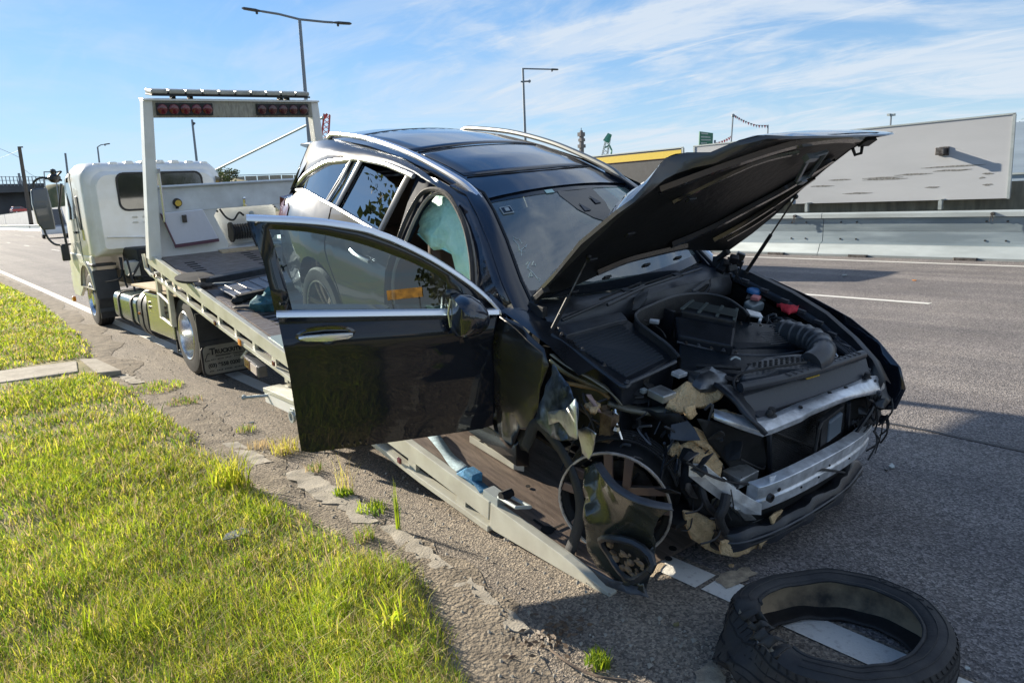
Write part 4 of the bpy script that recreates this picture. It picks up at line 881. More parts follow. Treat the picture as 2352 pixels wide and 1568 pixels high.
# mirrors on their arms
b = MB(); b.tube(smooth_path([(2.22, 14.55, 2.36), (1.98, 14.75, 2.42), (1.86, 14.85, 2.36), (1.84, 14.86, 2.26)]), .018, 6); b.tube(smooth_path([(2.2, 14.6, 1.3), (2.02, 14.8, 1.30), (1.92, 14.86, 1.42), (1.88, 14.87, 1.6)]), .018, 6); b.tube([(2.2, 14.5, 2.3), (2.12, 14.6, 1.9), (2.14, 14.6, 1.25)], .022, 6); b.tube([(2.22, 14.45, 2.5), (2.12, 14.6, 2.38), (2.0, 14.7, 2.40)], .016, 6); tw_('mirror_arm', b, plas)
b = MB(); b.loft([[(1.79, 14.80, 2.24), (2.02, 14.80, 2.26), (2.03, 14.90, 2.25), (1.79, 14.90, 2.23)], [(1.77, 14.76, 2.0), (2.04, 14.76, 2.0), (2.04, 14.9, 2.0), (1.77, 14.9, 2.0)], [(1.80, 14.78, 1.68), (2.05, 14.78, 1.68), (2.05, 14.88, 1.68), (1.80, 14.88, 1.68)], [(1.86, 14.80, 1.56), (2.05, 14.80, 1.56), (2.05, 14.86, 1.56), (1.86, 14.86, 1.56)]]); tw_('side_mirror', b, mat('blue grey mirror shell', (.075, .09, .11), .35, coat=.5), smooth=50, bevel=.02)
b = MB(); b.ball((2.13, 14.62, 2.40), .10, 10, (1, 1, .8)); b.ball((2.11, 14.5, 2.50), .05, 8); b.tube([(2.2, 14.4, 2.5), (2.11, 14.5, 2.48)], .012, 5); tw_('round_mirror', b, plas)
b = MB(); b.box((2.12, 14.72, 1.16), (.12, .09, .28)); tw_('lower_mirror', b, plas, bevel=.02)
b = MB(); b.box((2.225, 13.9, 2.28), (.02, .16, .05)); tw_('roof_lamp', b, amber, bevel=.005)
# --- running gear
b = MB()
for x in (2.86, 3.64): b.box((x, 11.1, .70), (.07, 7.8, .20))
for y in (7.3, 9.3, 10.6, 11.6): b.box((3.25, y, .72), (.72, .08, .16))
tw_('chassis', b, chass, smooth=0)
b = MB(); b.box((3.2, 12.3, 1.0), (1.2, 1.0, .5)); b.box((3.25, 11.95, .8), (.7, .5, .5)); b.ball((2.75, 12.1, 1.0), .19, 10); b.ball((2.9, 12.2, .75), .22, 10); tw_('gearbox', b, blk, smooth=30, bevel=.03)
b = MB(); b.loft([rrect(2.46, 2.86, .86, 1.06, .03, 12.1), rrect(2.44, 2.88, .86, 1.08, .03, 12.02), rrect(2.46, 2.86, .86, 1.06, .03, 11.82)]); tw_('coolant_tank', b, mat('pale tank plastic', (.42, .42, .38), .5), smooth=40)
b = MB()
rr = random.Random(8)
for i in range(16):
    a = Vector((2.35 + rr.random() * 1.3, 12.4 - rr.random() * .7, 1.12)); e = a + Vector((rr.uniform(-.3, .3), rr.uniform(-.3, .1), -rr.uniform(.2, .5))); m_ = lerp(a, e, .5) + Vector((rr.uniform(-.1, .1), 0, -.12)); b.tube(smooth_path([a, m_, e], 4), rr.uniform(.008, .018), 5)
tw_('hose', b, rub)
def dwheel(x, y, z, r, w, deep, dirx=-1, nm='wheel'):
    b = MB(); c = (x, y, z)
    b.lathe([(r * .60, -w * .5), (r * .72, -w * .52), (r * .93, -w * .46), (r, -w * .34), (r, w * .34), (r * .93, w * .46), (r * .72, w * .52), (r * .60, w * .5), (r * .60, -w * .5)], c, (1, 0, 0), 36)
    t = tw_(nm, b, rub, smooth=30)
    b = MB(); f = w * .5 * dirx; s = -dirx
    b.lathe([(r * .62, f), (r * .60, f * 1.06), (r * .57, f), (r * .55, f + s * .03), (r * .54, f + s * deep * .6), (r * .50, f + s * deep), (r * .22, f + s * deep), (r * .22, f + s * (deep - .05)), (.001, f + s * (deep - .06))], c, (1, 0, 0), 32)
    tw_('rim', b, polish_rim, parent=t, smooth=30)
    b = MB()
    for k in range(8):
        a = 2 * pi * k / 8; b.lathe([(.001, 0), (.018, 0), (.018, -.03 * s), (.001, -.03 * s)], (x + f + s * deep, y + cos(a) * r * .34, z + sin(a) * r * .34), (1, 0, 0), 6)
    tw_('wheel_nut', b, steel, parent=t)
    b = MB()
    for k in range(4):
        pass
    for q in (-.3, -.1, .1, .3):
        b.lathe([(r + .001, q * w - .006), (r + .003, q * w), (r + .001, q * w + .006)], c, (1, 0, 0), 36)
    tw_('tread_groove', b, slotm, parent=t)
    return t
dwheel(2.33, 13.50, .43, .43, .25, .06); dwheel(4.12, 13.50, .43, .43, .25, .06, 1)
dwheel(2.31, 8.32, .43, .43, .24, .15); dwheel(2.60, 8.32, .43, .43, .24, .05); dwheel(4.14, 8.32, .43, .43, .24, .15, 1); dwheel(3.85, 8.32, .43, .43, .24, .05, 1)
b = MB(); b.tube([(2.4, 8.32, .43), (4.05, 8.32, .43)], .07, 8); b.ball((3.22, 8.32, .43), .2, 10); b.tube([(2.4, 13.5, .40), (4.05, 13.5, .40)], .05, 8); tw_('axle', b, chass)
b = MB(); b.box((2.34, 12.86, .60), (.34, .03, .66), Matrix.Rotation(rad(-12), 3, 'X')); b.box((2.34, 13.0, 1.0), (.34, .3, .04)); tw_('front_mudguard', b, dgrey, smooth=0, bevel=.01)
b = MB(); b.box((2.34, 12.80, .34), (.33, .02, .30)); tw_('front_mud_flap', b, rub, smooth=0)
# rear mudguard: rolled over the wheel
b = MB(); rows = []
for k in range(13):
    a = rad(150 - k * 14.5); rr_ = .50
    rows.append([(2.17, 8.32 + cos(a) * (rr_ - .02), .43 + sin(a) * (rr_ - .02)), (2.17, 8.32 + cos(a) * rr_, .43 + sin(a) * rr_), (2.26, 8.32 + cos(a) * (rr_ + .02), .43 + sin(a) * (rr_ + .02)), (2.80, 8.32 + cos(a) * (rr_ + .02), .43 + sin(a) * (rr_ + .02)), (2.80, 8.32 + cos(a) * (rr_ - .02), .43 + sin(a) * (rr_ - .02))])
rows = [[(x, 2 * 8.32 - y, z) for x, y, z in r] for r in rows]
b.grid(rows); tw_('rear_mudguard', b, dgrey, smooth=35, solid=.008)
FY = 7.76
b = MB(); b.box((2.46, FY + .01, .55), (.62, .02, .34)); b.box((2.46, FY - .005, .405), (.62, .02, .05)); tw_('flap_hanger', b, dgrey, smooth=0)
b = MB(); fl_ = rrect(2.15, 2.77, .06, .385, .06, FY); b.loft([fl_, [(x, y - .012, z) for x, y, z in fl_]]); flap = tw_('mud_flap', b, rub, smooth=0)
fl2 = rrect(2.17, 2.75, .08, .38, .05, FY - .014); b = MB(); b.loft([fl2, [(x, y - .003, z) for x, y, z in fl2]]); tw_('flap_face', b, flapm, parent=flap, smooth=0)
def flt(txt, x, z, size, sx=1.0, bold=.0): return text_mesh('lettering', txt, size, printm, flap, Matrix.Translation((x, FY - .0185, z)) @ Matrix.Rotation(rad(90), 4, 'X'), .0008, sx=sx, bold=bold)
flt('T', 2.235, .285, .095, 1.0, .003); flt('RUCKRITE', 2.288, .29, .060, .98, .003); flt('(03) 9558 0200', 2.205, .155, .054, .98, .002)
b = MB()
for (xa, xb, z) in ((2.29, 2.60, .272), (2.29, 2.44, .262), (2.47, 2.60, .258)): b.box(((xa + xb) / 2, FY - .0185, z), (xb - xa, .0015, .006))
for (xa, xb, z, h) in ((2.24, 2.29, .232, .011), (2.305, 2.37, .232, .011), (2.385, 2.46, .232, .011), (2.475, 2.58, .235, .011), (2.21, 2.27, .115, .012), (2.285, 2.35, .113, .012), (2.365, 2.45, .115, .012), (2.465, 2.58, .115, .012)):
    n = int((xb - xa) / .016)
    for i in range(n): b.box((xa + (i + .5) * .016, FY - .0185, z + (i % 2) * .001), (.011, .0015, h - (i % 3) * .002))
tw_('small_print', b, printm, parent=flap, smooth=0)
b = MB(); ol = [(2.185, .225), (2.185, .25), (2.198, .262), (2.205, .285), (2.218, .30), (2.235, .302)]; b.tube([(x, FY - .018, z) for x, z in ol] , .0035, 4); b.tube([(2.185, FY - .018, .225), (2.23, FY - .018, .228)], .0035, 4); tw_('truck_logo', b, printm, parent=flap)
# fuel tank, straps, polished locker, plywood
b = MB(); tk = rrect(2.24, 2.74, .26, .66, .10, 12.05); b.loft([tk, [(x, 10.72, z) for x, y, z in tk]]); tw_('fuel_tank', b, mat('green grey tank', (.16, .22, .22), .2, .7, bump=.05, bscale=8), smooth=40)
b = MB()
for y in (11.75, 11.0):
    t_ = rrect(2.225, 2.755, .245, .675, .11, y); b.loft([t_, [(x, y_ - .07, z) for x, y_, z in t_]])
tw_('tank_strap', b, chass, smooth=40)
b = MB()
for y in (10.38, 10.12):
    t_ = rrect(2.19, 2.7, .16, .80, .22, y, 6); b.loft([t_, [(x, y_ - .17, z) for x, y_, z in t_]])
tw_('air_tank', b, dgrey, smooth=40)
b = MB(); b.ball((2.18, 10.28, .50), .02, 6); tw_('tank_marker', b, amber)
b = MB(); b.box((2.45, 9.34, .55), (.52, 1.06, .46)); lk = tw_('tool_locker', b, mat('mirror finish locker', (.55, .56, .50), .24, .85, bump=.12, bscale=5, bdist=.02), smooth=0, bevel=.012)
b = MB(); b.box((2.45, 9.34, .792), (.56, 1.10, .025)); tw_('locker_lid', b, polish, parent=lk, smooth=0, bevel=.005)
b = MB()
for y in (9.72, 9.0):
    for z in (.68, .62): b.box((2.185, y, z), (.02, .05, .03))
tw_('latch', b, steel, parent=lk, smooth=0)
b = MB(); b.box((2.50, 9.35, .865), (.70, 2.0, .022)); tw_('plywood_sheet', b, ply, smooth=0)
b = MB(); b.box((2.28, 8.78, .38), (.05, .05, .62)); b.box((2.3, 8.84, .42), (.18, .02, .5)); tw_('guard_stay', b, chass, smooth=0)
b = MB(); b.ball((2.22, 8.78, .2), .015, 6); tw_('stay_bolt', b, galv_l)
b = MB()
for k in range(3): b.tube([(2.75, 7.6 - .2 * k, .62), (3.0, 7.5 - .2 * k, .66), (3.3, 7.6, .6)], .02, 6)
b.tube([(2.9, 7.75, .75), (3.0, 6.6, .50)], .05, 8); tw_('tilt_cylinder', b, steel)
# --- the tilting tray, in its own frame: across, up the slope, off the deck
TW = 2.22; TLN = 7.25
b = MB(); b.box((TW / 2, TLN / 2 + .02, -.012), (TW - .10, TLN - .04, .02)); deck = tt_('tray_deck', b, deckm, smooth=0)
b = MB(); b.box((TW / 2, 6.35, .0015), (TW - .2, 1.5, .003)); b.box((TW / 2, 4.55, .0015), (TW - .2, 1.9, .003)); tt_('deck_plate', b, deckm2, parent=deck, smooth=0)
b = MB()
for (A_, B0, n) in ((.30, 4.1, 5), (.30, 4.75, 5), (.30, 5.75, 5), (.30, 6.3, 5), (.98, 5.9, 5), (.98, 6.45, 5), (.98, 4.8, 5), (.30, 2.9, 5), (.30, 2.2, 5), (1.6, 5.9, 5), (1.6, 6.45, 5), (1.6, 3.9, 5)):
    for k in range(n): b = MB(); b.box((A_, B0 + k * .095, .004), (.11, .035, .002)); tt_('deck_slot', b, slotm, parent=deck, smooth=0)  # dark sheets just above the deck stand in for shaded slots
def keyhole(A_, B_c, s=1.0):
    b = MB(); b.lathe([(.001, 0), (.034 * s, 0), (.034 * s, .002)], (A_, B_c, .004), (0, 0, 1), 12, True); b.box((A_ + .06 * s, B_c - .01, .0045), (.09 * s, .014 * s, .002)); b.box((A_ + .005, B_c + .065 * s, .0045), (.014 * s, .09 * s, .002)); tt_('chain_keyhole', b, slotm, parent=deck, smooth=0)
keyhole(.11, .53); keyhole(.10, 1.95, .8); keyhole(.28, 3.45, 1.3)
b = MB()
for (A_, B_c, r) in ((.10, .33, .014), (.50, .06, .02), (.42, .02, .018), (.30, .9, .014), (1.3, .1, .02), (1.8, .1, .02)): b.lathe([(.001, 0), (r, 0), (r, .002)], (A_, B_c, .004), (0, 0, 1), 10, True)
tt_('deck_hole', b, slotm, parent=deck, smooth=0)
def rail(A0, sgn):
    w = .045
    Bs = [0.02, .45, 1.0, 2.0, 3.4, 5.0, 7.25]
    def top(B): return interp(B, [0, .3, 1.0, 7.3], [.012, .030, .035, .045])
    def bot(B): return interp(B, [0, .85, 1.5, 3.4, 5, 7.3], [-.012, -.120, -.145, -.150, -.175, -.195])
    def mid(B): return interp(B, [0, .85, 1.5, 3.4, 5, 7.3], [-.012, -.075, -.070, -.072, -.085, -.095])
    x0, x1 = (A0, A0 + sgn * w)
    b = MB()
    b.loft([[(x0, B, mid(B) if B > .85 else bot(B)), (x0, B, top(B)), (x1, B, top(B)), (x1, B, mid(B) if B > .85 else bot(B))] for B in (.0, .3, .6, .85)])
    b.loft([[(x0, B, mid(B)), (x0, B, top(B)), (x1, B, top(B)), (x1, B, mid(B))] for B in (.86, 1.5, 3.4, 5, 7.25)])
    r = tt_('side_rail', b, cream, smooth=0, bevel=.004)
    b = MB()
    b.loft([[(x0 - sgn * .012, B, bot(B) - .018), (x0 - sgn * .012, B, bot(B) + .018), (x1, B, bot(B) + .018), (x1, B, bot(B) - .018)] for B in (.85, 1.5, 3.4, 5, 7.25)]); tt_('lower_rail', b, cream, parent=r, smooth=0, bevel=.004)
    ws = [1.12, 1.62, 2.15, 2.68, 3.2, 3.68, 4.1, 4.52, 4.95, 5.4, 5.85, 6.3, 6.75, 7.2]
    for B in ws:
        b = MB(); b.box(((x0 + x1) / 2, B, (bot(B) + mid(B)) / 2), (w * .6, .085 if B < 4 else .05, mid(B) - bot(B) + .01)); tt_('rail_web', b, cream, parent=r, smooth=0)
    return r
rl = rail(0.0, 1); rail(TW, -1)
b = MB(); b.prism([(.045, .02, .0), (.045, 7.2, .0), (.045, 7.2, .028), (.045, .3, .022)], (.012, 0, 0)); tt_('rail_lip', b, cream, parent=rl, smooth=0)
# under-deck frame
b = MB()
for A_ in (.72, 1.5): b.box((A_, 3.9, -.11), (.08, 6.4, .14))
for B_c in (1.3, 2.2, 3.1, 4.0, 4.9, 5.8, 6.7): b.box((TW / 2, B_c, -.07), (TW - .15, .06, .08))
tt_('sub_frame', b, cream, smooth=0)
# stakes hanging under the rail
def stake(B, ln, wd=.085, par=None):
    b = MB(); b.box((.03, B, -.14 - ln / 2), (.05, wd, ln)); return tt_('hanging_stake', b, cream, smooth=0, bevel=.004)
st1 = stake(7.0, .55); st2 = stake(6.58, .52)
b = MB(); b.tube([(.02, 7.0, -.38), (.02, 6.58, -.40)], .018, 5); b.tube([(.02, 7.02, -.67), (.02, 6.55, -.65)], .018, 5); tt_('stake_tie', b, cream, smooth=0)
b = MB(); b.tube([(-.01, 7.35, .0), (-.01, 7.3, -.16), (-.005, 7.1, -.20)], .02, 6); tt_('lower_rail_end', b, cream)
# marker lamps on the lower rail
for (B, m_, s) in ((6.93, redl, .028), (4.98, redl, .028), (4.36, amber, .036), (3.62, redl, .026), (1.72, redl, .024)):
    b = MB(); b.box((-.018, B, -.16 if B > 4 else -.11), (.015, s * 1.6, s * 1.5)); tt_('marker_lamp', b, m_, smooth=0, bevel=.006)
b = MB(); b.box((-.02, 4.02, -.26), (.07, .34, .095)); lm = tt_('side_lamp', b, plas_grey, smooth=0, bevel=.006)
b = MB(); b.box((-.058, 4.09, -.26), (.012, .12, .075)); tt_('lamp_lens', b, redd, parent=lm, smooth=0)
b = MB(); b.box((-.058, 3.95, -.26), (.012, .13, .075)); tt_('lamp_lens', b, mat('pale lens', (.72, .62, .58), .2, coat=.5), parent=lm, smooth=0)
b = MB(); b.tube([(-.02, 4.2, -.19), (-.05, 4.25, -.26)], .012, 5); tt_('lamp_stay', b, cream, parent=lm)
# headboard frame
HB = 7.05
def hpost(A0, A1, sg):
    b = MB(); b.loft([[(A0, HB - .06, .0), (A0 + sg * .13, HB - .06, .0), (A0 + sg * .13, HB + .08, .0), (A0, HB + .08, .0)], [(A1, HB - .06, 1.70), (A1 + sg * .095, HB - .06, 1.70), (A1 + sg * .095, HB + .08, 1.70), (A1, HB + .08, 1.70)]]); return tt_('headboard_post', b, white_p, smooth=0, bevel=.008)
hp = hpost(-.035, .10, 1); hpost(TW + .035, 2.06, -1)
b = MB(); b.tube([(.165, HB - .075, .95), (.165, HB - .085, .5), (.165, HB - .075, .42)], .014, 6); b.box((.165, HB - .07, .97), (.03, .03, .05)); tt_('grab_pin', b, chrome, parent=hp)
b = MB(); b.box((1.08, HB + .01, 1.615), (1.80, .14, .19)); hbm = tt_('headboard_beam', b, mat('dusty beam paint', (.42, .40, .33), .5, col2=(.25, .24, .20), vscale=12, stretch=(4, 1, 1)), smooth=0, bevel=.006)
b = MB(); b.box((1.08, HB - .0, 1.705), (1.97, .17, .02)); tt_('beam_cap', b, white_p, parent=hbm, smooth=0, bevel=.004)
for (a0, a1, m_) in ((.215, .80, 0), (1.29, 1.92, 1)):
    b = MB(); b.box(((a0 + a1) / 2, HB - .075, 1.61), (a1 - a0, .03, .125)); p = tt_('lamp_panel', b, chass, parent=hbm, smooth=0, bevel=.004)
    for k in range(5):
        A_ = a0 + (k + .5) * (a1 - a0) / 5
        b = MB(); b.lathe([(.001, -.018), (.03, -.016), (.050, -.008), (.054, 0), (.054, .01)], (A_, HB - .092, 1.61), (0, 1, 0), 16); tt_('brake_lamp', b, redl if not m_ else redd, parent=hbm, smooth=50)
# light bar
b = MB(); b.box((1.06, HB + .02, 1.752), (1.76, .26, .018)); lb = tt_('light_bar', b, chass, smooth=0, bevel=.004)
for k in range(10):
    A_ = .26 + k * .177; b = MB(); b.box((A_, HB + .02, 1.788), (.165, .25, .048)); tt_('bar_lens', b, mat('weathered clear lens', (.50, .49, .44), .35, coat=.3, col2=(.34, .33, .29), vscale=6) if 'weathered clear lens' not in MATS else MATS['weathered clear lens'], parent=lb, smooth=0, bevel=.014)
b = MB()
for A_ in (.42, .60, 1.62, 1.70): b.box((A_, HB + .02, 1.728), (.035, .10, .03))
tt_('bar_foot', b, chass, parent=lb, smooth=0)
# board: upper rolled sheet, lower plate, winch bay
b = MB(); b.loft([[(A_, HB + .02, .50), (A_, HB + .06, .755), (A_, HB + .0, .785), (A_, HB + .03, .80), (A_, HB + .09, .78), (A_, HB + .10, .50)] for A_ in (.08, 1.1, 2.16)]); brd = tt_('headboard_sheet', b, grey_p, smooth=0, bevel=.004)
b = MB(); b.prism([(.08, HB + .03, .0), (.86, HB + .03, .0), (.88, HB + .03, .08), (.74, HB + .03, .42), (.80, HB + .03, .52), (.08, HB + .03, .52)], (0, .05, 0)); tt_('lower_plate', b, white_p, smooth=0, bevel=.004)
b = MB(); b.prism([(1.55, HB + .03, .0), (2.16, HB + .03, .0), (2.16, HB + .03, .52), (1.42, HB + .03, .52), (1.56, HB + .03, .40)], (0, .05, 0)); tt_('lower_plate', b, white_p, smooth=0, bevel=.004)
b = MB(); b.box((1.15, HB + .22, .26), (.8, .02, .5)); b.box((1.15, HB + .12, .02), (.8, .2, .02)); tt_('winch_bay', b, grey_p, smooth=0)
b = MB(); h0 = [(.145, HB - .0, .505), (.60, HB - .0, .515), (.74, HB - .015, .165), (.255, HB - .015, .145)]; b.prism(h0, (0, -.03, 0)); ht = tt_('hatch_door', b, mat('dented hatch metal', (.74, .76, .84), .4, .25, bump=.35, bscale=6, bdist=.02), smooth=0, bevel=.006)
b = MB(); b.prism([(.25, HB - .02, .15), (.745, HB - .02, .17), (.745, HB - .05, .152), (.25, HB - .05, .128)], (0, 0, -.02)); b.prism([(.14, HB - .01, .505), (.25, HB - .02, .14), (.262, HB - .02, .14), (.152, HB - .01, .505)], (0, -.04, 0)); tt_('hatch_edge', b, mat('hatch edge maroon', (.13, .06, .08), .5), parent=ht, smooth=0)
b = MB(); b.box((.385, HB - .05, .43), (.05, .02, .085)); b.box((.385, HB - .065, .44), (.025, .02, .05)); tt_('hatch_latch', b, steel, parent=ht, smooth=0, bevel=.004)
b = MB(); b.lathe([(.001, -.03), (.03, -.03), (.045, -.02), (.048, .02), (.03, .05)], (.335, HB - .03, .61), (0, 1, 0), 14); b.tube([(.335, HB, .61), (.335, HB, .54)], .018, 6); wl = tt_('work_lamp', b, chass)
b = MB(); b.lathe([(.001, 0), (.035, 0)], (.335, HB - .062, .61), (0, 1, 0), 12); tt_('lamp_lens', b, yell, parent=wl)
b = MB(); b.ball((1.085, HB - .02, .61), .022, 8); b.tube([(1.085, HB - .02, .61), (1.085, HB - .02, .52)], .016, 6); b.lathe([(.03, 0), (.03, .02)], (1.085, HB - .02, .52), (0, 0, 1), 8, True); tt_('lock_handle', b, polish)
b = MB()
for (A_, D_) in ((.78, .47), (1.47, .47), (1.9, .46)): b.lathe([(.001, -.006), (.012, -.006), (.012, .01)], (A_, HB + .03, D_), (0, 1, 0), 8)
tt_('plate_bolt', b, chass)
b = MB(); b.tube([(.95, HB + .12, .19), (1.42, HB + .12, .19)], .085, 14); b.lathe([(.001, 0), (.12, 0), (.12, .02), (.001, .02)], (.94, HB + .12, .19), (1, 0, 0), 14); b.lathe([(.001, 0), (.12, 0), (.12, .02), (.001, .02)], (1.42, HB + .12, .19), (1, 0, 0), 14); b.box((1.56, HB + .12, .2), (.22, .16, .16)); wn_ = tt_('winch', b, blk, smooth=35)
b = MB()
for k in range(14): b.lathe([(.082, -.012), (.094, 0), (.082, .012)], (.98 + k * .031, HB + .12, .19), (1, 0, 0), 14)
tt_('winch_rope', b, steel, parent=wn_)
b = MB(); b.box((1.20, HB - .0, .30), (.07, .06, .17), Matrix.Rotation(rad(-14), 3, 'Y')); tt_('winch_lever', b, redl, parent=wn_, smooth=0, bevel=.01)
b = MB(); b.box((1.17, HB - .01, .40), (.05, .05, .09), Matrix.Rotation(rad(-14), 3, 'Y')); tt_('rope_guide', b, galv_l, parent=wn_, smooth=0, bevel=.01)
b = MB(); b.tube(smooth_path([(.80, HB, .50), (.86, HB - .02, .40), (.95, HB, .36), (1.02, HB, .44), (1.08, HB + .02, .40)]), .012, 6); b.tube(smooth_path([(1.12, HB, .33), (1.14, HB - .04, .18), (1.18, HB - .06, .03)]), .012, 6); tt_('winch_hose', b, rub, parent=wn_)
b = MB(); b.box((1.1, HB - .06, .012), (.72, .12, .02)); tt_('fairlead_sill', b, ply, smooth=0)
# tail frame parts near the open door
b = MB(); b.box((2.02, 4.95, .365), (.14, 1.15, .035)); tb = tw_('tail_support_beam', b, cream, smooth=0, bevel=.005)
b = MB(); b.box((1.965, 4.95, .315), (.02, 1.12, .09)); tw_('beam_web', b, white_p, parent=tb, smooth=0)
b = MB(); b.tube([(1.96, 5.45, .33), (1.84, 5.62, .31)], .012, 6); b.ball((1.835, 5.63, .31), .022, 8); tw_('beam_handle', b, galv_l, parent=tb)
for y_ in (5.0, 4.55): b = MB(); b.lathe([(.03, -.01), (.045, -.01), (.045, .01), (.03, .01), (.03, -.01)], (1.95, y_, .255), (1, 0, 0), 12); b.box((1.96, y_, .295), (.02, .06, .04)); tw_('lashing_ring', b, galv_l, parent=tb)
b = MB(); b.box((3.1, 5.52, .30), (2.1, .10, .12)); tw_('rear_crossmember', b, cream, smooth=0, bevel=.005)
b = MB(); b.box((2.17, 5.30, .49), (.10, .05, .13)); tl_ = tw_('tail_lamp', b, whl, smooth=0, bevel=.01)
b = MB(); b.lathe([(.001, -.02), (.03, -.016), (.045, 0), (.045, .01)], (2.18, 5.27, .49), (0, 1, 0), 12); tw_('lamp_lens', b, amber, parent=tl_)
b = MB(); b.tube([(2.4, 5.6, .4), (2.2, 5.3, .42)], .02, 6); b.box((2.3, 5.55, .40), (.3, .06, .05)); tw_('lamp_stay', b, cream, parent=tl_, smooth=0)
# --- things lying on the tray
def on_tray(name, label, cat, A_, B_c, group=None): return thing(name, label, cat, frame=TR @ Matrix.Translation((A_, B_c, 0)), group=group)
s1 = on_tray('skate_bar', 'dark steel bar with clamp lying across the deck in front of the winch', 'steel bar', .6, 5.75)
P0, P1 = Vector((0.114,5.608,0.03)), Vector((0.798,5.751,0.03))
b = MB(); d_ = (P1 - P0).normalized(); n_ = Vector((-d_.y, d_.x, 0)) * .04; e_ = P1 + d_ * .45
b.prism([P0 + n_, P0 - n_, e_ - n_, e_ + n_], (0, 0, .07)); obj('bar', b, mat('dark blue steel', (.06, .07, .085), .4, .5, var=.3, vscale=10), s1, TR, smooth=0, bevel=.006)
b = MB(); b.tube([P0 - d_ * .06, P0 + d_ * .05], .05, 10); b.box(P0 + Vector((0, 0, .05)), (.09, .06, .06)); b.lathe([(.02, -.03), (.045, -.03), (.045, .03), (.02, .03)], P0 - d_ * .08, (1, 0, 0), 10); obj('clamp', b, steel, s1, TR)
b = MB(); c_ = P0 + Vector((-.02, .22, .01)); b.lathe([(.001, .0), (.17, .0), (.19, .012), (.19, .03), (.001, .035)], c_, (0, 0, 1), 18); tag(obj('round_pad', b, rub, None, TR), 'flat black round pad beside the dark steel bar on the deck', 'pad')
s2_ = on_tray('wheel_plate', 'scuffed grey wheel plate with black bar lying across the deck', 'steel plate', .5, 5.1)
Q0, Q1 = Vector((0.196,4.951,0.03)), Vector((0.553,5.038,0.03)); d_ = (Q1 - Q0).normalized(); n_ = Vector((-d_.y, d_.x, 0)) * .028; e_ = Q1 + d_ * .5
b = MB(); b.prism([Q0 + n_, Q0 - n_, e_ - n_, e_ + n_], (0, 0, .05)); b.ball(Q0, .05, 8, (1.2, 1, .8)); obj('bar', b, blk, s2_, TR, smooth=0)
b = MB(); b.prism([Q0 + n_ + Vector((0, 0, .02)), e_ + n_ + Vector((0, 0, .02)), e_ + Vector((-.03, .50, .01)), Q0 + Vector((-.03, .44, .01))], (0, 0, .014)); obj('plate', b, mat('scuffed blue grey steel', (.34, .36, .40), .4, .6, col2=(.22, .23, .26), vscale=9, stretch=(1, 6, 1)), s2_, TR, smooth=0, bevel=.004)
b = MB()
for k in range(5):
    q = Q0 + n_ * 1.5 + d_ * (.08 + k * .13); b.tube([q + Vector((0, .02, .036)), q + Vector((-.02, .40, .030))], .003, 4)
obj('plate_rib', b, steel, s2_, TR)
# strap, rags, blocks
def ribbon(name, P, w, m, label, cat, frame=TR, th=.004, k=5):
    P = smooth_path(P, k); b = MB(); rows = []
    for i, p in enumerate(P):
        d = (P[min(i + 1, len(P) - 1)] - P[max(i - 1, 0)]).normalized(); s = d.cross(Vector((0, 0, 1))).normalized() * w / 2
        tw = noise.noise(p * 6) * .6; s = Matrix.Rotation(tw, 3, d) @ s; rows.append([p - s, p + s])
    b.grid(rows); return tag(obj(name, b, m, None, frame, solid=th), label, cat)
ribbon('strap', [(0.103,4.808,0.02), (0.231,4.722,0.03), (0.304,4.648,0.05), (0.355,4.583,0.1)], .07, rub, 'flat black strap lying on the deck beside the open door frame', 'strap')
b = MB(); b.ball(Vector((0.343,4.624,0.05)), .11, 12, (1.3, 1, .6), .7, 3); b.ball(Vector((0.402,4.713,0.08)), .07, 10, (1, 1, 1.3), .6, 5); tag(obj('rag', b, mat('teal rag', (.04, .14, .17), .8, var=.4, vscale=14, bump=.8, bscale=20), None, TR), 'dark teal rag bundle lying on the deck beside the door frame', 'rag')
ribbon('strap', [(0.379,5.258,0.12), (0.334,5.314,0.1), (0.237,5.335,0.1), (0.144,5.432,0.09)], .05, mat('navy strap', (.03, .06, .09), .8, var=.3), 'dark navy strap draped over the steel bar on the deck', 'strap')
b = MB(); kb = Vector((0.09,3.625,0.03)); b.box(kb + Vector((.0, .05, 0)), (.12, .30, .03)); b.box(kb + Vector((.02, -.16, .0)), (.10, .09, .05)); tag(obj('ratchet', b, mat('pale green ratchet', (.50, .58, .52), .4, .4), None, TR, smooth=0, bevel=.006), 'pale green ratchet lying by the left tray rail near the door edge', 'ratchet')
# blue tie-down along the left rail near the wheel
ribbon('tie_down_strap', [(0.217,1.756,0.02), (0.15,1.535,0.03), (0.106,1.359,0.03), (0.07,1.194,0.04)], .075, bluegrey, 'faded pale blue webbing strap lying along the left tray rail', 'strap')
ribbon('tie_down_strap', [(0.056,1.183,0.05), (0.052,1.106,0.055), (0.053,1.027,0.05), (0.047,0.953,0.04)], .07, blue_st, 'bright blue piece of strap between the faded webbing and the ratchet', 'strap')
b = MB(); pr_ = Vector((0.063,1.088,0.06)); b.box(pr_, (.07, .09, .06)); tag(obj('blue_block', b, blue_st, None, TR, smooth=0, bevel=.008), 'small blue block sitting on the strap by the left tray rail', 'block')
t_ = on_tray('strap_ratchet', 'white handled ratchet at the lower end of the blue strap', 'ratchet', .05, .9)
b = MB(); q = Vector((0.043,0.863,0.05)); b.box(q, (.07, .12, .05)); b.tube([q + Vector((-.02, -.05, .03)), q + Vector((-.03, -.20, .05)), q + Vector((.03, -.24, .05)), q + Vector((.03, -.06, .03))], .010, 6); obj('frame', b, galv_l, t_, TR, smooth=0, bevel=.01)
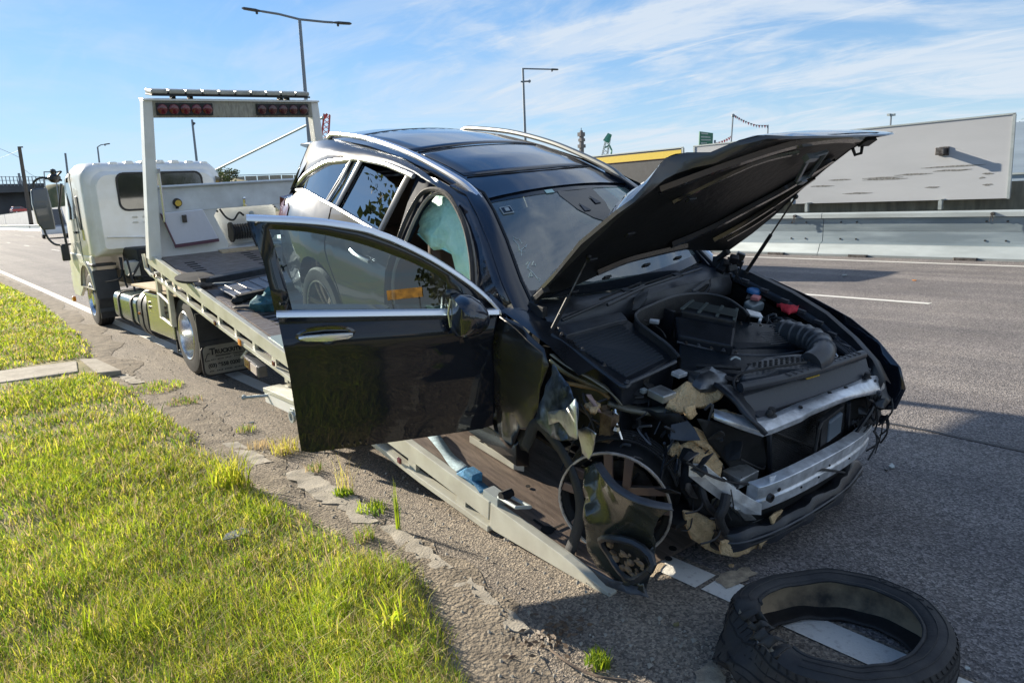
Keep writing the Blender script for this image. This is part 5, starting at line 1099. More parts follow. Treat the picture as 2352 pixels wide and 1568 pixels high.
b = MB(); b.tube([q + Vector((-.03, -.08, .05)), q + Vector((.04, -.08, .05))], .025, 8); obj('spool', b, blk, t_, TR)
b = MB(); P = [Vector((0.337,1.494,0.05)), Vector((0.471,1.422,0.05)), Vector((0.379,1.026,0.05)), Vector((0.348,1.084,0.05))]; b.prism(P, (0, 0, -.045)); wr = tt_('wheel_rib', b, cream, smooth=0, bevel=.004)
b = MB()
for k in range(4): b.box(Vector((0.359,1.392,0.052)) + Vector((.02 * k * .3, -.07 * k, 0)), (.035, .02, .002))
tt_('rib_slot', b, slotm, parent=wr, smooth=0)
# ---------------------------------------------------------------- wrecked SUV, in its own frame: X forward from the front axle, Y to its left, Z up
CF = M34(((-0.02732,0.99849,-0.04761,3.21),(-0.97813,-0.03653,-0.20477,2.45),(-0.2062,0.04098,0.97765,0.02)))
car = thing('crashed_suv', 'black SUV with smashed front, raised bonnet and open driver door on the tilted tray', 'car', frame=CF)
def c_(name, b, m, **kw): return obj(name, b, m, kw.pop('parent', car), kw.pop('frame', CF), **kw)
def halfw(X, Z):
    w = interp(Z, [.18, .35, .60, .80, .95, 1.02, 1.08, 1.16, 1.53, 1.60, 1.66], [.84, .895, .925, .935, .925, .905, .885, .86, .70, .63, .55])
    if X < -2.9: t = (-2.9 - X); w -= .10 * t * t + (.10 * t * t if Z > 1.1 else 0)
    if X > .1: w -= .10 * (X - .1) ** 2 * 2
    # rear haunch
    if Z < 1.1: w += .022 * math.exp(-((X + 3.0) / .45) ** 2) * math.exp(-((Z - .85) / .25) ** 2)
    return w
def side(s, off=0.0): return lambda X, Z: (X, s * (halfw(X, Z) + off), Z)
def arc(cx, cz, r, a0, a1, n=10): return [(cx + r * cos(rad(lerp(a0, a1, k / n))), cz + r * sin(rad(lerp(a0, a1, k / n)))) for k in range(n + 1)]
RA = arc(-2.873, .37, .43, 0, 180, 12)
win_top = [(-3.62, 1.16), (-3.42, 1.30), (-3.04, 1.455), (-2.62, 1.535), (-2.24, 1.55), (-1.88, 1.535)]
def wtop(X): return interp(X, [p[0] for p in win_top] + [-1.55, -1.33, -1.08, -.9, -.72], [p[1] for p in win_top] + [1.50, 1.44, 1.31, 1.18, 1.04])
def belt(X): return interp(X, [-3.62, -3.26, -2.69, -2.14, -1.86, -.7], [1.15, 1.215, 1.20, 1.17, 1.155, 1.06])
def roofedge(X): return interp(X, [-3.66, -3.4, -3.1, -2.61, -2.13, -1.77, -1.48, -1.33], [1.50, 1.555, 1.60, 1.62, 1.605, 1.565, 1.515, 1.475])
def roofz(X): return interp(X, [-3.70, -3.4, -3.0, -2.6, -2.2, -1.8, -1.5, -1.33, -1.25], [1.57, 1.625, 1.665, 1.68, 1.67, 1.635, 1.585, 1.54, 1.51])
for s in (-1, 1):
    nm = 'right' if s < 0 else 'left'
    # quarter panel, below and behind the windows
    q = [(-2.44, .37)] + [(x, z) for x, z in RA[1:]] + [(-3.32, .36), (-3.55, .42), (-3.72, .62), (-3.76, .88), (-3.68, 1.10), (-3.62, 1.15), (-3.26, belt(-3.26) - .012), (-2.98, belt(-2.98) - .012), (-2.76, belt(-2.76) - .012), (-2.70, .90), (-2.55, .68), (-2.46, .5)]
    c_('quarter_panel', panel(q, side(s), .12), paint if s > 0 else paint, solid=0)
    # rear door skin
    q = [(-1.845, .36), (-1.845, .6), (-1.84, belt(-1.84) - .012), (-2.3, belt(-2.3) - .012), (-2.74, belt(-2.74) - .012), (-2.68, .90), (-2.53, .68), (-2.45, .5), (-2.43, .36)]
    rd = c_('rear_door', panel(q, side(s), .12), paint)
    b = MB(); b.tube([(-2.02, s * (halfw(-2, .98) + .022), .985), (-2.10, s * (halfw(-2, .98) + .035), .99), (-2.20, s * (halfw(-2, .98) + .034), .995), (-2.28, s * (halfw(-2, .98) + .02), 1.0)], .013, 6, flat=1); c_('door_handle', b, chrome, parent=rd)
    # cant rail above the windows up to the roof rail
    rows = []
    for k in range(25):
        X = lerp(-3.64, -1.30, k / 24); z0 = wtop(X) + .012; z1 = roofedge(X)
        rows.append([(X, s * (halfw(X, lerp(z0, z1, t)) + .012 * sin(pi * t)), lerp(z0, z1, t)) for t in (0, .25, .5, .75, 1)])
    c_('cant_rail', MB().grid(rows), paint)
    # D pillar wraps down to the tail
    rows = []
    for k in range(7):
        t = k / 6; X0 = lerp(-3.64, -3.70, t); z = lerp(1.50, 1.12, t)
        rows.append([(lerp(-3.40, -3.60, t), s * halfw(-3.40, z), z + (.0)), (X0 + .06, s * (halfw(-3.6, z) - .01), z), (X0 - .02, s * (halfw(-3.75, z) - .04), z - .01), (X0 - .10, s * (halfw(-3.7, z) - .12), z - .01)])
    c_('rear_pillar', MB().grid(rows), paint)
    # side glass
    q = [(-3.57, 1.17), (-3.40, 1.295), (-3.04, 1.445), (-2.72, 1.505), (-2.86, belt(-2.86)), (-3.26, belt(-3.26))]
    c_('quarter_glass', panel(q, side(s, -.012), .2), glass_dark)
    q = [(-2.68, 1.51), (-2.58, 1.525), (-2.70, belt(-2.7)), (-2.82, belt(-2.82))]
    c_('fixed_glass', panel(q, side(s, -.012), .2), glass_dark)
    if s < 0: q = [(-2.54, 1.50), (-2.24, 1.48), (-1.96, 1.43), (-2.05, belt(-2)), (-2.66, belt(-2.66))]
    else: q = [(-2.54, 1.53), (-2.24, 1.54), (-1.93, 1.525), (-1.97, belt(-2)), (-2.66, belt(-2.66))]
    c_('rear_door_glass', panel(q, side(s, -.016), .2), glass_dark)
    for (xa, za, xb, zb, w) in ((-2.86, belt(-2.86), -2.70, 1.515, .014), (-2.68, belt(-2.68), -2.555, 1.53, .030), (-2.02, belt(-2), -1.92, 1.54, .035)):
        P = [(lerp(xa, xb, t), lerp(za, zb, t)) for t in (0, .33, .66, 1)]; b = MB()
        b.grid([[(x - w, s * (halfw(x, z) + .001), z), (x, s * (halfw(x, z) + .004), z), (x + w, s * (halfw(x, z) + .001), z)] for x, z in P]); c_('window_pillar', b, frit)
    b = MB(); z = [(-2.83, belt(-2.83)), (-2.74, 1.36), (-2.69, 1.515)]; b.tube([(x, s * (halfw(x, zz_) + .004), zz_) for x, zz_ in z], .009, 5); c_('division_bar', b, chrome)
    # bright trim: upper bow and belt
    b = MB(); xs_ = [lerp(-3.60, -1.86, k / 20) for k in range(21)]; b.tube([(x, s * (halfw(x, wtop(x)) + .004), wtop(x)) for x in xs_], .016, 6); b.tube([(x, s * (halfw(x, belt(x)) + .004), belt(x)) for x in [lerp(-3.60, -1.86, k / 12) for k in range(13)]], .013, 6); c_('window_trim', b, chrome)
    # roof rail
    P = [(-3.28, s * .600, 1.585), (-3.22, s * .603, 1.615), (-3.13, s * .605, 1.635), (-2.61, s * .61, 1.665), (-2.13, s * .61, 1.648), (-1.77, s * .605, 1.605), (-1.48, s * .60, 1.555), (-1.36, s * .595, 1.515), (-1.28, s * .59, 1.475)]
    b = MB(); sp = smooth_path(P, 4); b.tube(sp, [.012] + [.024] * (len(sp) - 2) + [.014], 8, flat=.8); c_('roof_rail', b, chrome if s < 0 else rail_m)
    # sill
    b = MB(); b.loft([[(X, s * .80, .20), (X, s * .885, .23), (X, s * .90, .36), (X, s * .86, .40), (X, s * .80, .40)] for X in (-2.45, -1.6, -.5)]); c_('sill', b, paint_dirty, bevel=.005)
# roof skin with its glass panels and seams
rows = []
for k in range(31):
    X = lerp(-3.64, -1.30, k / 30); ze = roofedge(X); zc = roofz(X); hw = .625 - (.10 * (-3.2 - X) if X < -3.2 else 0)
    rows.append([(X + (.05 * (1 - abs(t) ** 2) if X > -1.5 else 0) * (1 if X > -1.35 else .4), t * hw, lerp(ze, zc, 1 - abs(t) ** 2.2)) for t in [-1, -.92, -.75, -.5, -.25, 0, .25, .5, .75, .92, 1]])
roof = c_('roof', MB().grid(rows), paint)
def rpt(X, t, off): hw = .625; ze = roofedge(X); zc = roofz(X); return (X, t * hw, lerp(ze, zc, 1 - abs(t) ** 2.2) + off)
def roof_panel(x0, x1, bow, nm):
    rows = []
    for k in range(11):
        u = k / 10; r = []
        for j in range(13):
            t = lerp(-.80, .80, j / 12); X = lerp(x0, x1, u) + bow * (1 - (t / .8) ** 2) * u
            p = rpt(X, t, .004); r.append(p)
        rows.append(r)
    return c_(nm, MB().grid(rows), mat('roof glass', (.010, .014, .024), .2, coat=1.0) if 'roof glass' not in MATS else MATS['roof glass'], parent=roof, solid=.004)
roof_panel(-2.98, -2.18, .07, 'sunroof_glass'); roof_panel(-2.10, -1.60, .10, 'sunroof_glass')
def seam(P, r=.005, m=None): b = MB(); b.tube(P, r, 4); return c_('seam', b, m or rub, parent=roof)
seam([rpt(-2.14 + .07 * (1 - (t / .8) ** 2), t, .002) for t in [x / 10 for x in range(-8, 9)]], .004)
seam([rpt(-1.57 + .10 * (1 - (t / .8) ** 2), t, .003) for t in [x / 10 for x in range(-8, 9)]], .004)
seam([rpt(-3.0, t, .002) for t in [x / 10 for x in range(-8, 9)]], .003)
for s in (-1, 1): seam([rpt(lerp(-3.5, -1.4, k / 12), s * .86, .004) for k in range(13)], .006)
b = MB(); b.loft([[(-3.50, y, roofz(-3.5) - .03 - abs(y) * .08), (-3.86, y * .98, 1.535 - abs(y) * .10), (-3.88, y * .98, 1.515 - abs(y) * .10), (-3.52, y, 1.50 - abs(y) * .08)] for y in (-.60, -.3, 0, .3, .60)]); c_('rear_spoiler', b, paint, bevel=.004)
# tail: glass, gate, lamps, bumper
b = MB(); b.grid([[(-3.68, y, 1.52 - abs(y) * .06) for y in (-.6, -.3, 0, .3, .6)], [(-3.86, y * 1.08, 1.22) for y in (-.6, -.3, 0, .3, .6)], [(-3.90, y * 1.15, 1.10) for y in (-.6, -.3, 0, .3, .6)]]); c_('rear_glass', b, frit, solid=.004)
b = MB(); rows = []
for z, x, hw in ((1.11, -3.88, .72), (.98, -3.90, .80), (.80, -3.87, .82), (.74, -3.95, .83), (.55, -3.96, .84), (.42, -3.88, .82), (.36, -3.80, .80)):
    rows.append([(x + (.22 if abs(t) == 1 else (.06 if abs(t) > .8 else 0)), t * hw * 1.03, z) for t in (-1, -.85, -.5, 0, .5, .85, 1)])
b.grid(rows); c_('tailgate', b, paint, solid=.01)
for s in (-1, 1):
    P = [(-3.50, 1.045), (-3.62, 1.10), (-3.73, 1.03), (-3.75, .93), (-3.60, .93), (-3.50, .97)]
    b = panel(P, lambda X, Z: (X, s * (halfw(X, Z) + .006), Z), .1); b.loft([[(-3.74, s * .80, .94), (-3.74, s * .80, 1.06), (-3.92, s * .62, 1.05), (-3.93, s * .62, .95)], [(-3.80, s * .83, .94), (-3.80, s * .82, 1.07), (-3.95, s * .60, 1.06), (-3.96, s * .60, .95)]]); c_('tail_light', b, redl)
# front door on the closed (left) side, A pillars
q = [(-.66, .42), (-.66, belt(-.7) - .012), (-1.2, belt(-1.2) - .012), (-1.825, belt(-1.83) - .012), (-1.83, .36), (-.8, .36)]
ld = c_('front_door', panel(q, side(1), .12), paint)
q = [(-1.84, 1.52), (-1.55, 1.49), (-1.2, 1.34), (-.86, belt(-.86)), (-1.8, belt(-1.8))]
c_('door_glass', panel(q, side(1, -.014), .2), glass_clear, parent=ld)
b = MB(); b.tube([(x, halfw(x, wtop(x)) + .004, wtop(x)) for x in [lerp(-1.86, -.76, k / 12) for k in range(13)]], .016, 6); b.tube([(x, halfw(x, belt(x)) + .004, belt(x)) for x in (-1.86, -1.3, -.76)], .013, 6); c_('window_trim', b, chrome, parent=ld)
for s in (-1, 1):
    # A pillar: base to roof corner, triangular section
    P = [(-.62, s * .80, 1.03), (-.80, s * .765, 1.15), (-1.02, s * .70, 1.31), (-1.20, s * .655, 1.425), (-1.36, s * .615, 1.495), (-1.52, s * .625, 1.52)]
    rings = []
    for i, p in enumerate(P):
        p = Vector(p); w = [.075, .06, .05, .05, .05, .045][i]
        rings.append([p + Vector((.02, s * .028, -.035)), p + Vector((.0, s * .034, .012)), p + Vector((.02, -s * w * .5, .030)), p + Vector((.045, -s * w * 1.3, .012)), p + Vector((.0, -s * w, -.03))])
    c_('a_pillar', MB().loft(rings), paint, smooth=60)
    b = MB(); b.tube([Vector(p) + Vector((.045, -s * .062, .020)) for p in P], .007, 4); c_('windscreen_trim', b, rub)
# windscreen: bowed sheet, black border, sensor pod, sticker, mirror
def ws(u, v):   # u across -1..1, v 0 bottom..1 top
    xb = -.58 - .13 * u * u; zb = 1.075 + .015 * (u > 0) * u; xt = -1.295 - .055 * u * u; zt = 1.535 - .045 * u * u
    return Vector((lerp(xb, xt, v) + .035 * sin(pi * v), u * lerp(.735, .575, v), lerp(zb, zt, v) + .03 * sin(pi * v)))
scr = c_('windscreen', MB().grid([[ws(-1 + 2 * i / 14, j / 8) for i in range(15)] for j in range(9)]), glass_ws)
def wsin(u, v, d=-.006): p = ws(u, v); return p + Vector((.5, 0, .86)) * d
def wsgrid(u0, u1, v0, v1, nu=8, nv=3, d=.003): return [[wsin(lerp(u0, u1, i / nu), lerp(v0, v1, j / nv), d) for i in range(nu + 1)] for j in range(nv + 1)]
b = MB(); b.grid(wsgrid(-1, 1, .90, 1.0, 14)); b.grid(wsgrid(-1, -.95, 0, .9, 1, 8)); b.grid(wsgrid(.95, 1, 0, .9, 1, 8)); b.grid(wsgrid(-1, 1, 0, .07, 14)); c_('screen_border', b, frit, parent=scr)
b = MB(); o_ = [(-.14, .91), (-.16, .86), (-.10, .70), (.0, .60), (.08, .56), (.20, .57), (.26, .62), (.32, .74), (.34, .91)]; b.prism([wsin(u, v, -.004) for u, v in o_], Vector((.5, 0, .86)) * .008); c_('sensor_pod', b, frit, parent=scr, smooth=0)
for (u, v) in ((-.01, .70), (.20, .76)): b = MB(); b.prism([wsin(u - .03, v - .03, .005), wsin(u + .05, v - .03, .005), wsin(u - .02, v + .05, .005)], Vector((.5, 0, .86)) * .003); c_('camera_window', b, plas_grey, parent=scr, smooth=0)
def wsrect(u0, u1, v0, v1, m, nm, d=.005):
    b = MB(); b.prism([wsin(u0, v0, d), wsin(u1, v0, d), wsin(u1, v1, d), wsin(u0, v1, d)], Vector((.5, 0, .86)) * .002); return c_(nm, b, m, parent=scr, smooth=0)
wsrect(-.875, -.765, .755, .83, galv_l, 'sticker'); wsrect(-.865, -.775, .765, .82, frit, 'sticker_print', .008); wsrect(-.84, -.80, .775, .81, galv_l, 'sticker_print', .011)
wsrect(-.29, -.19, .895, .93, mat('pale green sticker', (.45, .65, .60), .3), 'toll_tag')  # small flat pale green patch on the screen
b = MB(); r_ = random.Random(12)
for i in range(9):
    u = -.9 + r_.random() * .12; v = .08 + i * .055; P = [wsin(u, v, .003)]
    for k in range(4): u += r_.uniform(-.03, .045); v += r_.uniform(-.05, .06); P.append(wsin(max(-.97, u), max(.02, min(.95, v)), .003))
    b.tube(P, .0016, 3)
c_('glass_crack', b, mat('pale crack line', (.6, .7, .7), .3), parent=scr)  # thin pale lines laid along the screen
b = MB(); b.box((-1.28, .08, 1.39), (.03, .22, .07)); c_('interior_mirror', b, plas, bevel=.01)
# --- cabin
b = MB(); b.box((-2.1, 0, .38), (3.0, 1.66, .06)); c_('floor', b, trimd, smooth=0)
b = MB(); b.box((-3.0, 0, .78), (.9, 1.5, .5)); b.box((-2.75, 0, 1.05), (.14, 1.36, .62), Matrix.Rotation(rad(-12), 3, 'Y')); c_('rear_seat', b, leather, bevel=.04)
b = MB(); b.grid([[(X, t * .56, lerp(roofedge(X), roofz(X), 1 - abs(t) ** 2) - .035) for t in (-1, -.6, 0, .6, 1)] for X in (-3.5, -2.9, -2.3, -1.8, -1.4)]); c_('headliner', b, trimc)
for s in (-1, 1):
    b = MB(); b.loft([[(-1.15, s * .38 - .24, .62), (-1.15, s * .38 + .24, .62), (-1.15, s * .38 + .22, .76), (-1.15, s * .38 - .22, .76)], [(-1.70, s * .38 - .25, .55), (-1.70, s * .38 + .25, .55), (-1.70, s * .38 + .23, .70), (-1.70, s * .38 - .23, .70)]]); st_ = c_('front_seat', b, leather, bevel=.04)
    b = MB(); b.loft([[(-1.66, s * .38 - .24, .66), (-1.66, s * .38 + .24, .66), (-1.80, s * .38 + .24, .62), (-1.80, s * .38 - .24, .62)], [(-1.70, s * .38 - .25, .95), (-1.70, s * .38 + .25, .95), (-1.84, s * .38 + .25, .95), (-1.84, s * .38 - .25, .95)], [(-1.85, s * .38 - .19, 1.24), (-1.85, s * .38 + .19, 1.24), (-1.95, s * .38 + .19, 1.24), (-1.95, s * .38 - .19, 1.24)]]); c_('seat_back', b, leather, parent=st_, bevel=.04)
    b = MB(); b.box((-1.92, s * .38, 1.36), (.10, .26, .17)); c_('headrest', b, leather, parent=st_, bevel=.04)
b = MB(); b.loft([[(-.62, y, .95), (-.70, y, 1.06), (-.95, y, 1.075), (-1.10, y, 1.04), (-1.12, y, .80), (-.9, y, .6)] for y in (-.72, 0, .72)]); c_('dashboard', b, trimd, smooth=40)
b = MB(); cs = Vector((-1.18, -.38, 1.03)); ax_ = Vector((-.9, 0, .42)).normalized(); u_ = Vector((0, 1, 0)); v_ = ax_.cross(u_)
b.tube([cs + (u_ * cos(a) + v_ * sin(a)) * .185 for a in [2 * pi * k / 24 for k in range(25)]], .016, 6); b.tube([cs - ax_ * .02, cs - ax_ * .2], .04, 8); b.ball(cs, .07, 10); c_('steering_wheel', b, plas)
b = MB(); b.box((-1.2, -.0, .75), (.9, .24, .28)); c_('centre_console', b, trimd, bevel=.02)
b = MB(); b.prism([(-.3, 0, .4), (-.72, 0, .42), (-.72, 0, 1.0), (-.3, 0, 1.0)], (.0, .02, 0)); b.box((-.56, 0, .72), (.06, 1.5, .62)); c_('firewall', b, plas, smooth=0)
# driver side opening: seal hoop, B pillar, curtain airbag
op = [(-1.76, .42), (-1.79, .9), (-1.75, 1.14), (-1.72, 1.34), (-1.64, 1.455), (-1.46, 1.475), (-1.22, 1.37), (-1.04, 1.22), (-.93, 1.07), (-.78, .95), (-.74, .6), (-.82, .42)]
b = MB(); b.tube(smooth_path([(x, -halfw(x, z) + .03, z) for x, z in op], 4), .011, 6); c_('door_seal', b, trimc)
b = MB(); b.tube(smooth_path([(x - .03 * (x < -1.5), -halfw(x, z) + .004, z + .025 * (z > 1.1)) for x, z in op], 4), .015, 6); c_('door_seal', b, rub)
q = [(-1.845, .36), (-1.84, 1.15), (-1.87, 1.54), (-1.62, 1.52), (-1.66, 1.47), (-1.735, 1.36), (-1.765, 1.14), (-1.80, .9), (-1.77, .42)]
c_('b_pillar', panel(q, side(-1, -.022), .15), mat('navy pillar paint', (.012, .018, .032), .7, spec=.1), solid=.05)
q = [(-1.66, 1.53), (-1.45, 1.485), (-1.25, 1.40), (-1.1, 1.30), (-.95, 1.17), (-.93, 1.08), (-1.04, 1.24), (-1.22, 1.39), (-1.46, 1.49), (-1.62, 1.475)]
q = [(-.74, .6), (-.78, .95), (-.93, 1.07), (-.86, 1.10), (-.66, 1.05), (-.62, .4), (-.80, .4)]
fo = [(-1.78, -.662, 1.548), (-1.62, -.66, 1.54), (-1.48, -.655, 1.52), (-1.34, -.652, 1.498), (-1.18, -.69, 1.422), (-1.02, -.734, 1.318), (-.84, -.788, 1.18), (-.70, -.82, 1.08)]; fi = [(-1.70, 1.435), (-1.61, 1.467), (-1.45, 1.480), (-1.26, 1.395), (-1.12, 1.290), (-1.01, 1.175), (-.925, 1.075), (-.80, .97)]
c_('door_frame', MB().grid([[Vector(a_).lerp(Vector((e_[0], -halfw(e_[0], e_[1]) + .022, e_[1])), q_) for q_ in (-.04, .33, .66, 1)] for a_, e_ in zip(fo, fi)]), paint, solid=.01)
c_('hinge_pillar', panel(q, side(-1, -.035), .15), paint, solid=.05)
for sd in (1, -1):
  b = MB(); rows = []
  ab = [(-1.86, 1.17, 1.36), (-1.78, 1.12, 1.46), (-1.66, 1.11, 1.48), (-1.56, 1.14, 1.46), (-1.47, 1.12, 1.43), (-1.38, 1.04, 1.39), (-1.29, .99, 1.34), (-1.20, .99, 1.28), (-1.13, 1.03, 1.21)]
  for i, (x, z0, z1) in enumerate(ab):
      r = []
      for j in range(13):
          a = 2 * pi * j / 12; t = .5 - .5 * cos(a); bulge = .055 * sin(a) + .022 * sin(i * 2.6 + j * 1.9) * abs(sin(a)); z = lerp(z0, z1, t); x_ = x + .02 * noise.noise(Vector((i * 1.3, j, 0)))
          r.append((x_, -.66 + (-.0 if 1 else 0) + .12 * (t) * .8 - bulge * (1 + .5 * noise.noise(Vector((i * .9, j * .8, 5)))) + .02 * sin(i * 2.1 + j * .9), z + .012 * noise.noise(Vector((i, j * 2, 8)))))
      rows.append(r)
  if sd < 0: rows = [[(x, -y, z - (.0)) for x, y, z in r] for r in rows]
  b.grid(rows); c_('curtain_airbag', b, airbag, smooth=50)
b = MB(); b.ball((-1.10, -.60, .98), .09, 10, (.9, .5, 1.2), .5, 9); b.ball((-.97, -.62, 1.0), .07, 10, (.7, .5, 1.3), .6, 2); c_('knee_airbag', b, mat('creamy airbag cloth', (.50, .52, .45), .8, bump=.6, bscale=14, bdist=.02))
# --- front fenders, engine bay tub
q = [(-.64, .42), (-.655, .8), (-.655, 1.045), (-.5, 1.04), (-.30, .99), (-.24, .93), (-.28, .80), (-.30, .62), (-.34, .54), (-.44, .50), (-.55, .30), (-.63, .34)]
def crump(s, amp, seed, off=0.0, base=None):
    f = side(s, off)
    def g(X, Z): p = Vector(f(X, Z)); n = noise.noise(Vector((X * 5, Z * 5, seed))); return p + Vector((0, n * amp, n * amp * .3))
    return g
c_('right_fender', panel(q, crump(-1, .02, 3, .01), .06), paint_dirty, solid=.004, smooth=60)
b = MB(); b.grid([[(X, -halfw(X, 1.0) + .02, interp(X, [-.66, -.3, -.1], [1.06, 1.0, .93])), (X, -.80, interp(X, [-.66, -.3, -.1], [1.075, 1.01, .94])), (X, -.72, interp(X, [-.66, -.3, -.1], [1.06, .99, .92]))] for X in (-.68, -.55, -.42, -.3, -.18, -.08)]); c_('fender_gutter', b, paint_dirty)
P1 = [(-0.178,-0.97,0.971), (-0.203,-1,0.813), (-0.195,-1.02,0.697), (-0.097,-1.03,0.649), (0.025,-1.05,0.691), (0.147,-1.1,0.77), (0.1,-1.06,0.904), (-0.036,-1,0.937)]
def blob_sheet(name, P, m, amp=.015, step=.04, solid=.004, parent=car, seed=1, fold=None):
    """torn sheet filling an outline of 3D points, crumpled"""
    P = [Vector(p) for p in P]; c0 = sum(P, Vector()) / len(P); nrm = Vector()
    for i in range(len(P)): nrm += (P[i] - c0).cross(P[(i + 1) % len(P)] - c0)
    nrm.normalize(); u = nrm.orthogonal().normalized(); v = nrm.cross(u)
    poly = [((p - c0).dot(u), (p - c0).dot(v)) for p in P]; hs = [(p - c0).dot(nrm) for p in P]
    def f(a, b_):
        w = 0; h = 0
        for (pa, pb), hh in zip(poly, hs): d = 1 / ((pa - a) ** 2 + (pb - b_) ** 2 + 1e-5) ** 1.5; w += d; h += hh * d
        n1 = noise.noise(Vector((a * 9, b_ * 9, seed))) + .5 * noise.noise(Vector((a * 23, b_ * 23, seed + 5)))
        return c0 + u * a + v * b_ + nrm * (h / w + n1 * amp)
    return c_(name, panel(poly, f, step), m, parent=parent, solid=solid, smooth=40)
blob_sheet('torn_fender', P1, mat('bent blue grey metal', (.16, .19, .23), .28, .5, col2=(.035, .045, .055), vscale=7, lo=.42, hi=.56), .022, .035, seed=4)
blob_sheet('torn_fender_edge', [(-0.108,-1.04,0.775), (0.074,-1.1,0.887), (0.158,-1.13,0.979), (0.198,-1.14,0.811), (0.129,-1.12,0.788), (0.043,-1.09,0.793), (0.009,-1.08,0.789), (-0.08,-1.05,0.724)], alu_dirty, .006, .04, seed=8)
blob_sheet('crumpled_bracket', [(0.062,-1,0.752), (0.121,-1.02,0.796), (0.198,-1.04,0.804), (0.184,-1.03,0.743), (0.157,-1.02,0.651), (0.096,-1,0.647)], alu_dirty, .02, .025, seed=3)
# wheel arch liner strip: long black arc
def strap(name, P, w, m, n=5, th=.005, side_v=None, parent=car):
    P = smooth_path(P, n); b = MB(); rows = []
    for i, p in enumerate(P):
        d = (P[min(i + 1, len(P) - 1)] - P[max(i - 1, 0)]).normalized(); s = d.cross(Vector(side_v or (0, 1, 0))).normalized() * (w(i / (len(P) - 1)) if callable(w) else w) / 2
        rows.append([p - s, p + s * .2 + Vector((0, -.006, 0)), p + s])
    b.grid(rows); return c_(name, b, m, solid=th, parent=parent)
strap('arch_liner', [(-0.365,-0.95,0.427), (-0.287,-0.96,0.603), (-0.152,-0.98,0.612), (-0.006,-1,0.561), (0.099,-1.02,0.474), (0.133,-1.02,0.353), (0.108,-1.02,0.193), (0.072,-1.02,0.075)], .062, mat('black liner felt', (.03, .031, .034), .8, bump=.3), 6)
b = MB(); b.loft([[(-.50, -.86, .62), (-.50, -.60, .62), (-.50, -.60, .90), (-.50, -.86, .90)], [(-.35, -.84, .55), (-.35, -.6, .55), (-.35, -.6, .9), (-.35, -.84, .9)]]); c_('arch_box', b, blk, smooth=0)
blob_sheet('arch_lining', [(-.60, -.86, .28), (-.42, -.88, .36), (-.36, -.86, .56), (-.33, -.84, .80), (-.50, -.84, .85), (-.60, -.86, .6)], rub, .03, .05, seed=11)
blob_sheet('sill_cap', [(-0.782,-0.835,0.28), (-0.648,-0.803,0.24), (-0.531,-0.805,0.2), (-0.521,-0.797,0.3), (-0.666,-0.82,0.36)], primer, .01, .05, seed=6)
# hanging torn piece of bumper corner, in front of the wheel
FPc = [(0.2,-1.02,0.657), (0.155,-1.04,0.612), (0.194,-1.08,0.548), (0.262,-1.12,0.424), (0.293,-1.12,0.301), (0.34,-1.1,0.231), (0.468,-1.08,0.215), (0.567,-1.04,0.22), (0.526,-1.02,0.273), (0.562,-1,0.337), (0.575,-1.02,0.438), (0.583,-1.06,0.56), (0.617,-1.08,0.64), (0.66,-1.06,0.705), (0.649,-1.06,0.715), (0.597,-1.1,0.713), (0.52,-1.14,0.713), (0.416,-1.13,0.704), (0.315,-1.08,0.699)]
hp_ = blob_sheet('torn_bumper_corner', FPc, mat('scraped dark plastic', (.022, .024, .022), .22, coat=.7, col2=(.045, .047, .035), vscale=4), .004, .035, .006, seed=15)
strap('bumper_edge', [(0.22,-1.03,0.671), (0.36,-1.12,0.712), (0.455,-1.16,0.725), (0.557,-1.17,0.737), (0.63,-1.14,0.739), (0.676,-1.08,0.728)], .035, plas_grey, 5, .006, (0, -.3, 1), parent=hp_)
b = MB(); cc = Vector((0.502,-1.1,0.392)); 
ring = [cc + Vector((.13 * cos(a) * (1 + .1 * sin(3 * a)), -.01 + .02 * sin(2 * a), .085 * sin(a) + .02 * cos(a))) for a in [2 * pi * k / 18 for k in range(19)]]; b.tube(ring, .016, 6); c_('fog_lamp_surround', b, plas, parent=hp_)
b = MB(); b.prism([cc + Vector((.11 * cos(a), .012, .07 * sin(a))) for a in [2 * pi * k / 14 for k in range(14)]], (0, .015, 0)); c_('fog_lamp_hole', b, blk, parent=hp_, smooth=0)
r_ = random.Random(77); b = MB()
for i in range(26): a = r_.random() * 6.28; q = r_.random() ** .5; p = cc + Vector((.10 * q * cos(a), -.014, .06 * q * sin(a))); b.ball(p, .006 + .012 * r_.random(), 6, (1.4, .7, .8), .6, i)
c_('packed_debris', b, rust, parent=hp_)
blob_sheet('bumper_flap', [(0.451,-1.12,0.251), (0.326,-1.14,0.244), (0.424,-1.12,0.198), (0.508,-1.08,0.198), (0.585,-1.03,0.205), (0.552,-1.02,0.227), (0.485,-1.06,0.227)], plas_grey, .01, .03, seed=21)
blob_sheet('bumper_flap', [(0.528,-1.07,0.347), (0.572,-1.03,0.455), (0.576,-1,0.369), (0.564,-1.02,0.281), (0.542,-1,0.168), (0.532,-1.03,0.229)], mat('bent slate metal', (.09, .11, .13), .3, .4, col2=(.03, .035, .04), vscale=9), .02, .025, seed=22)
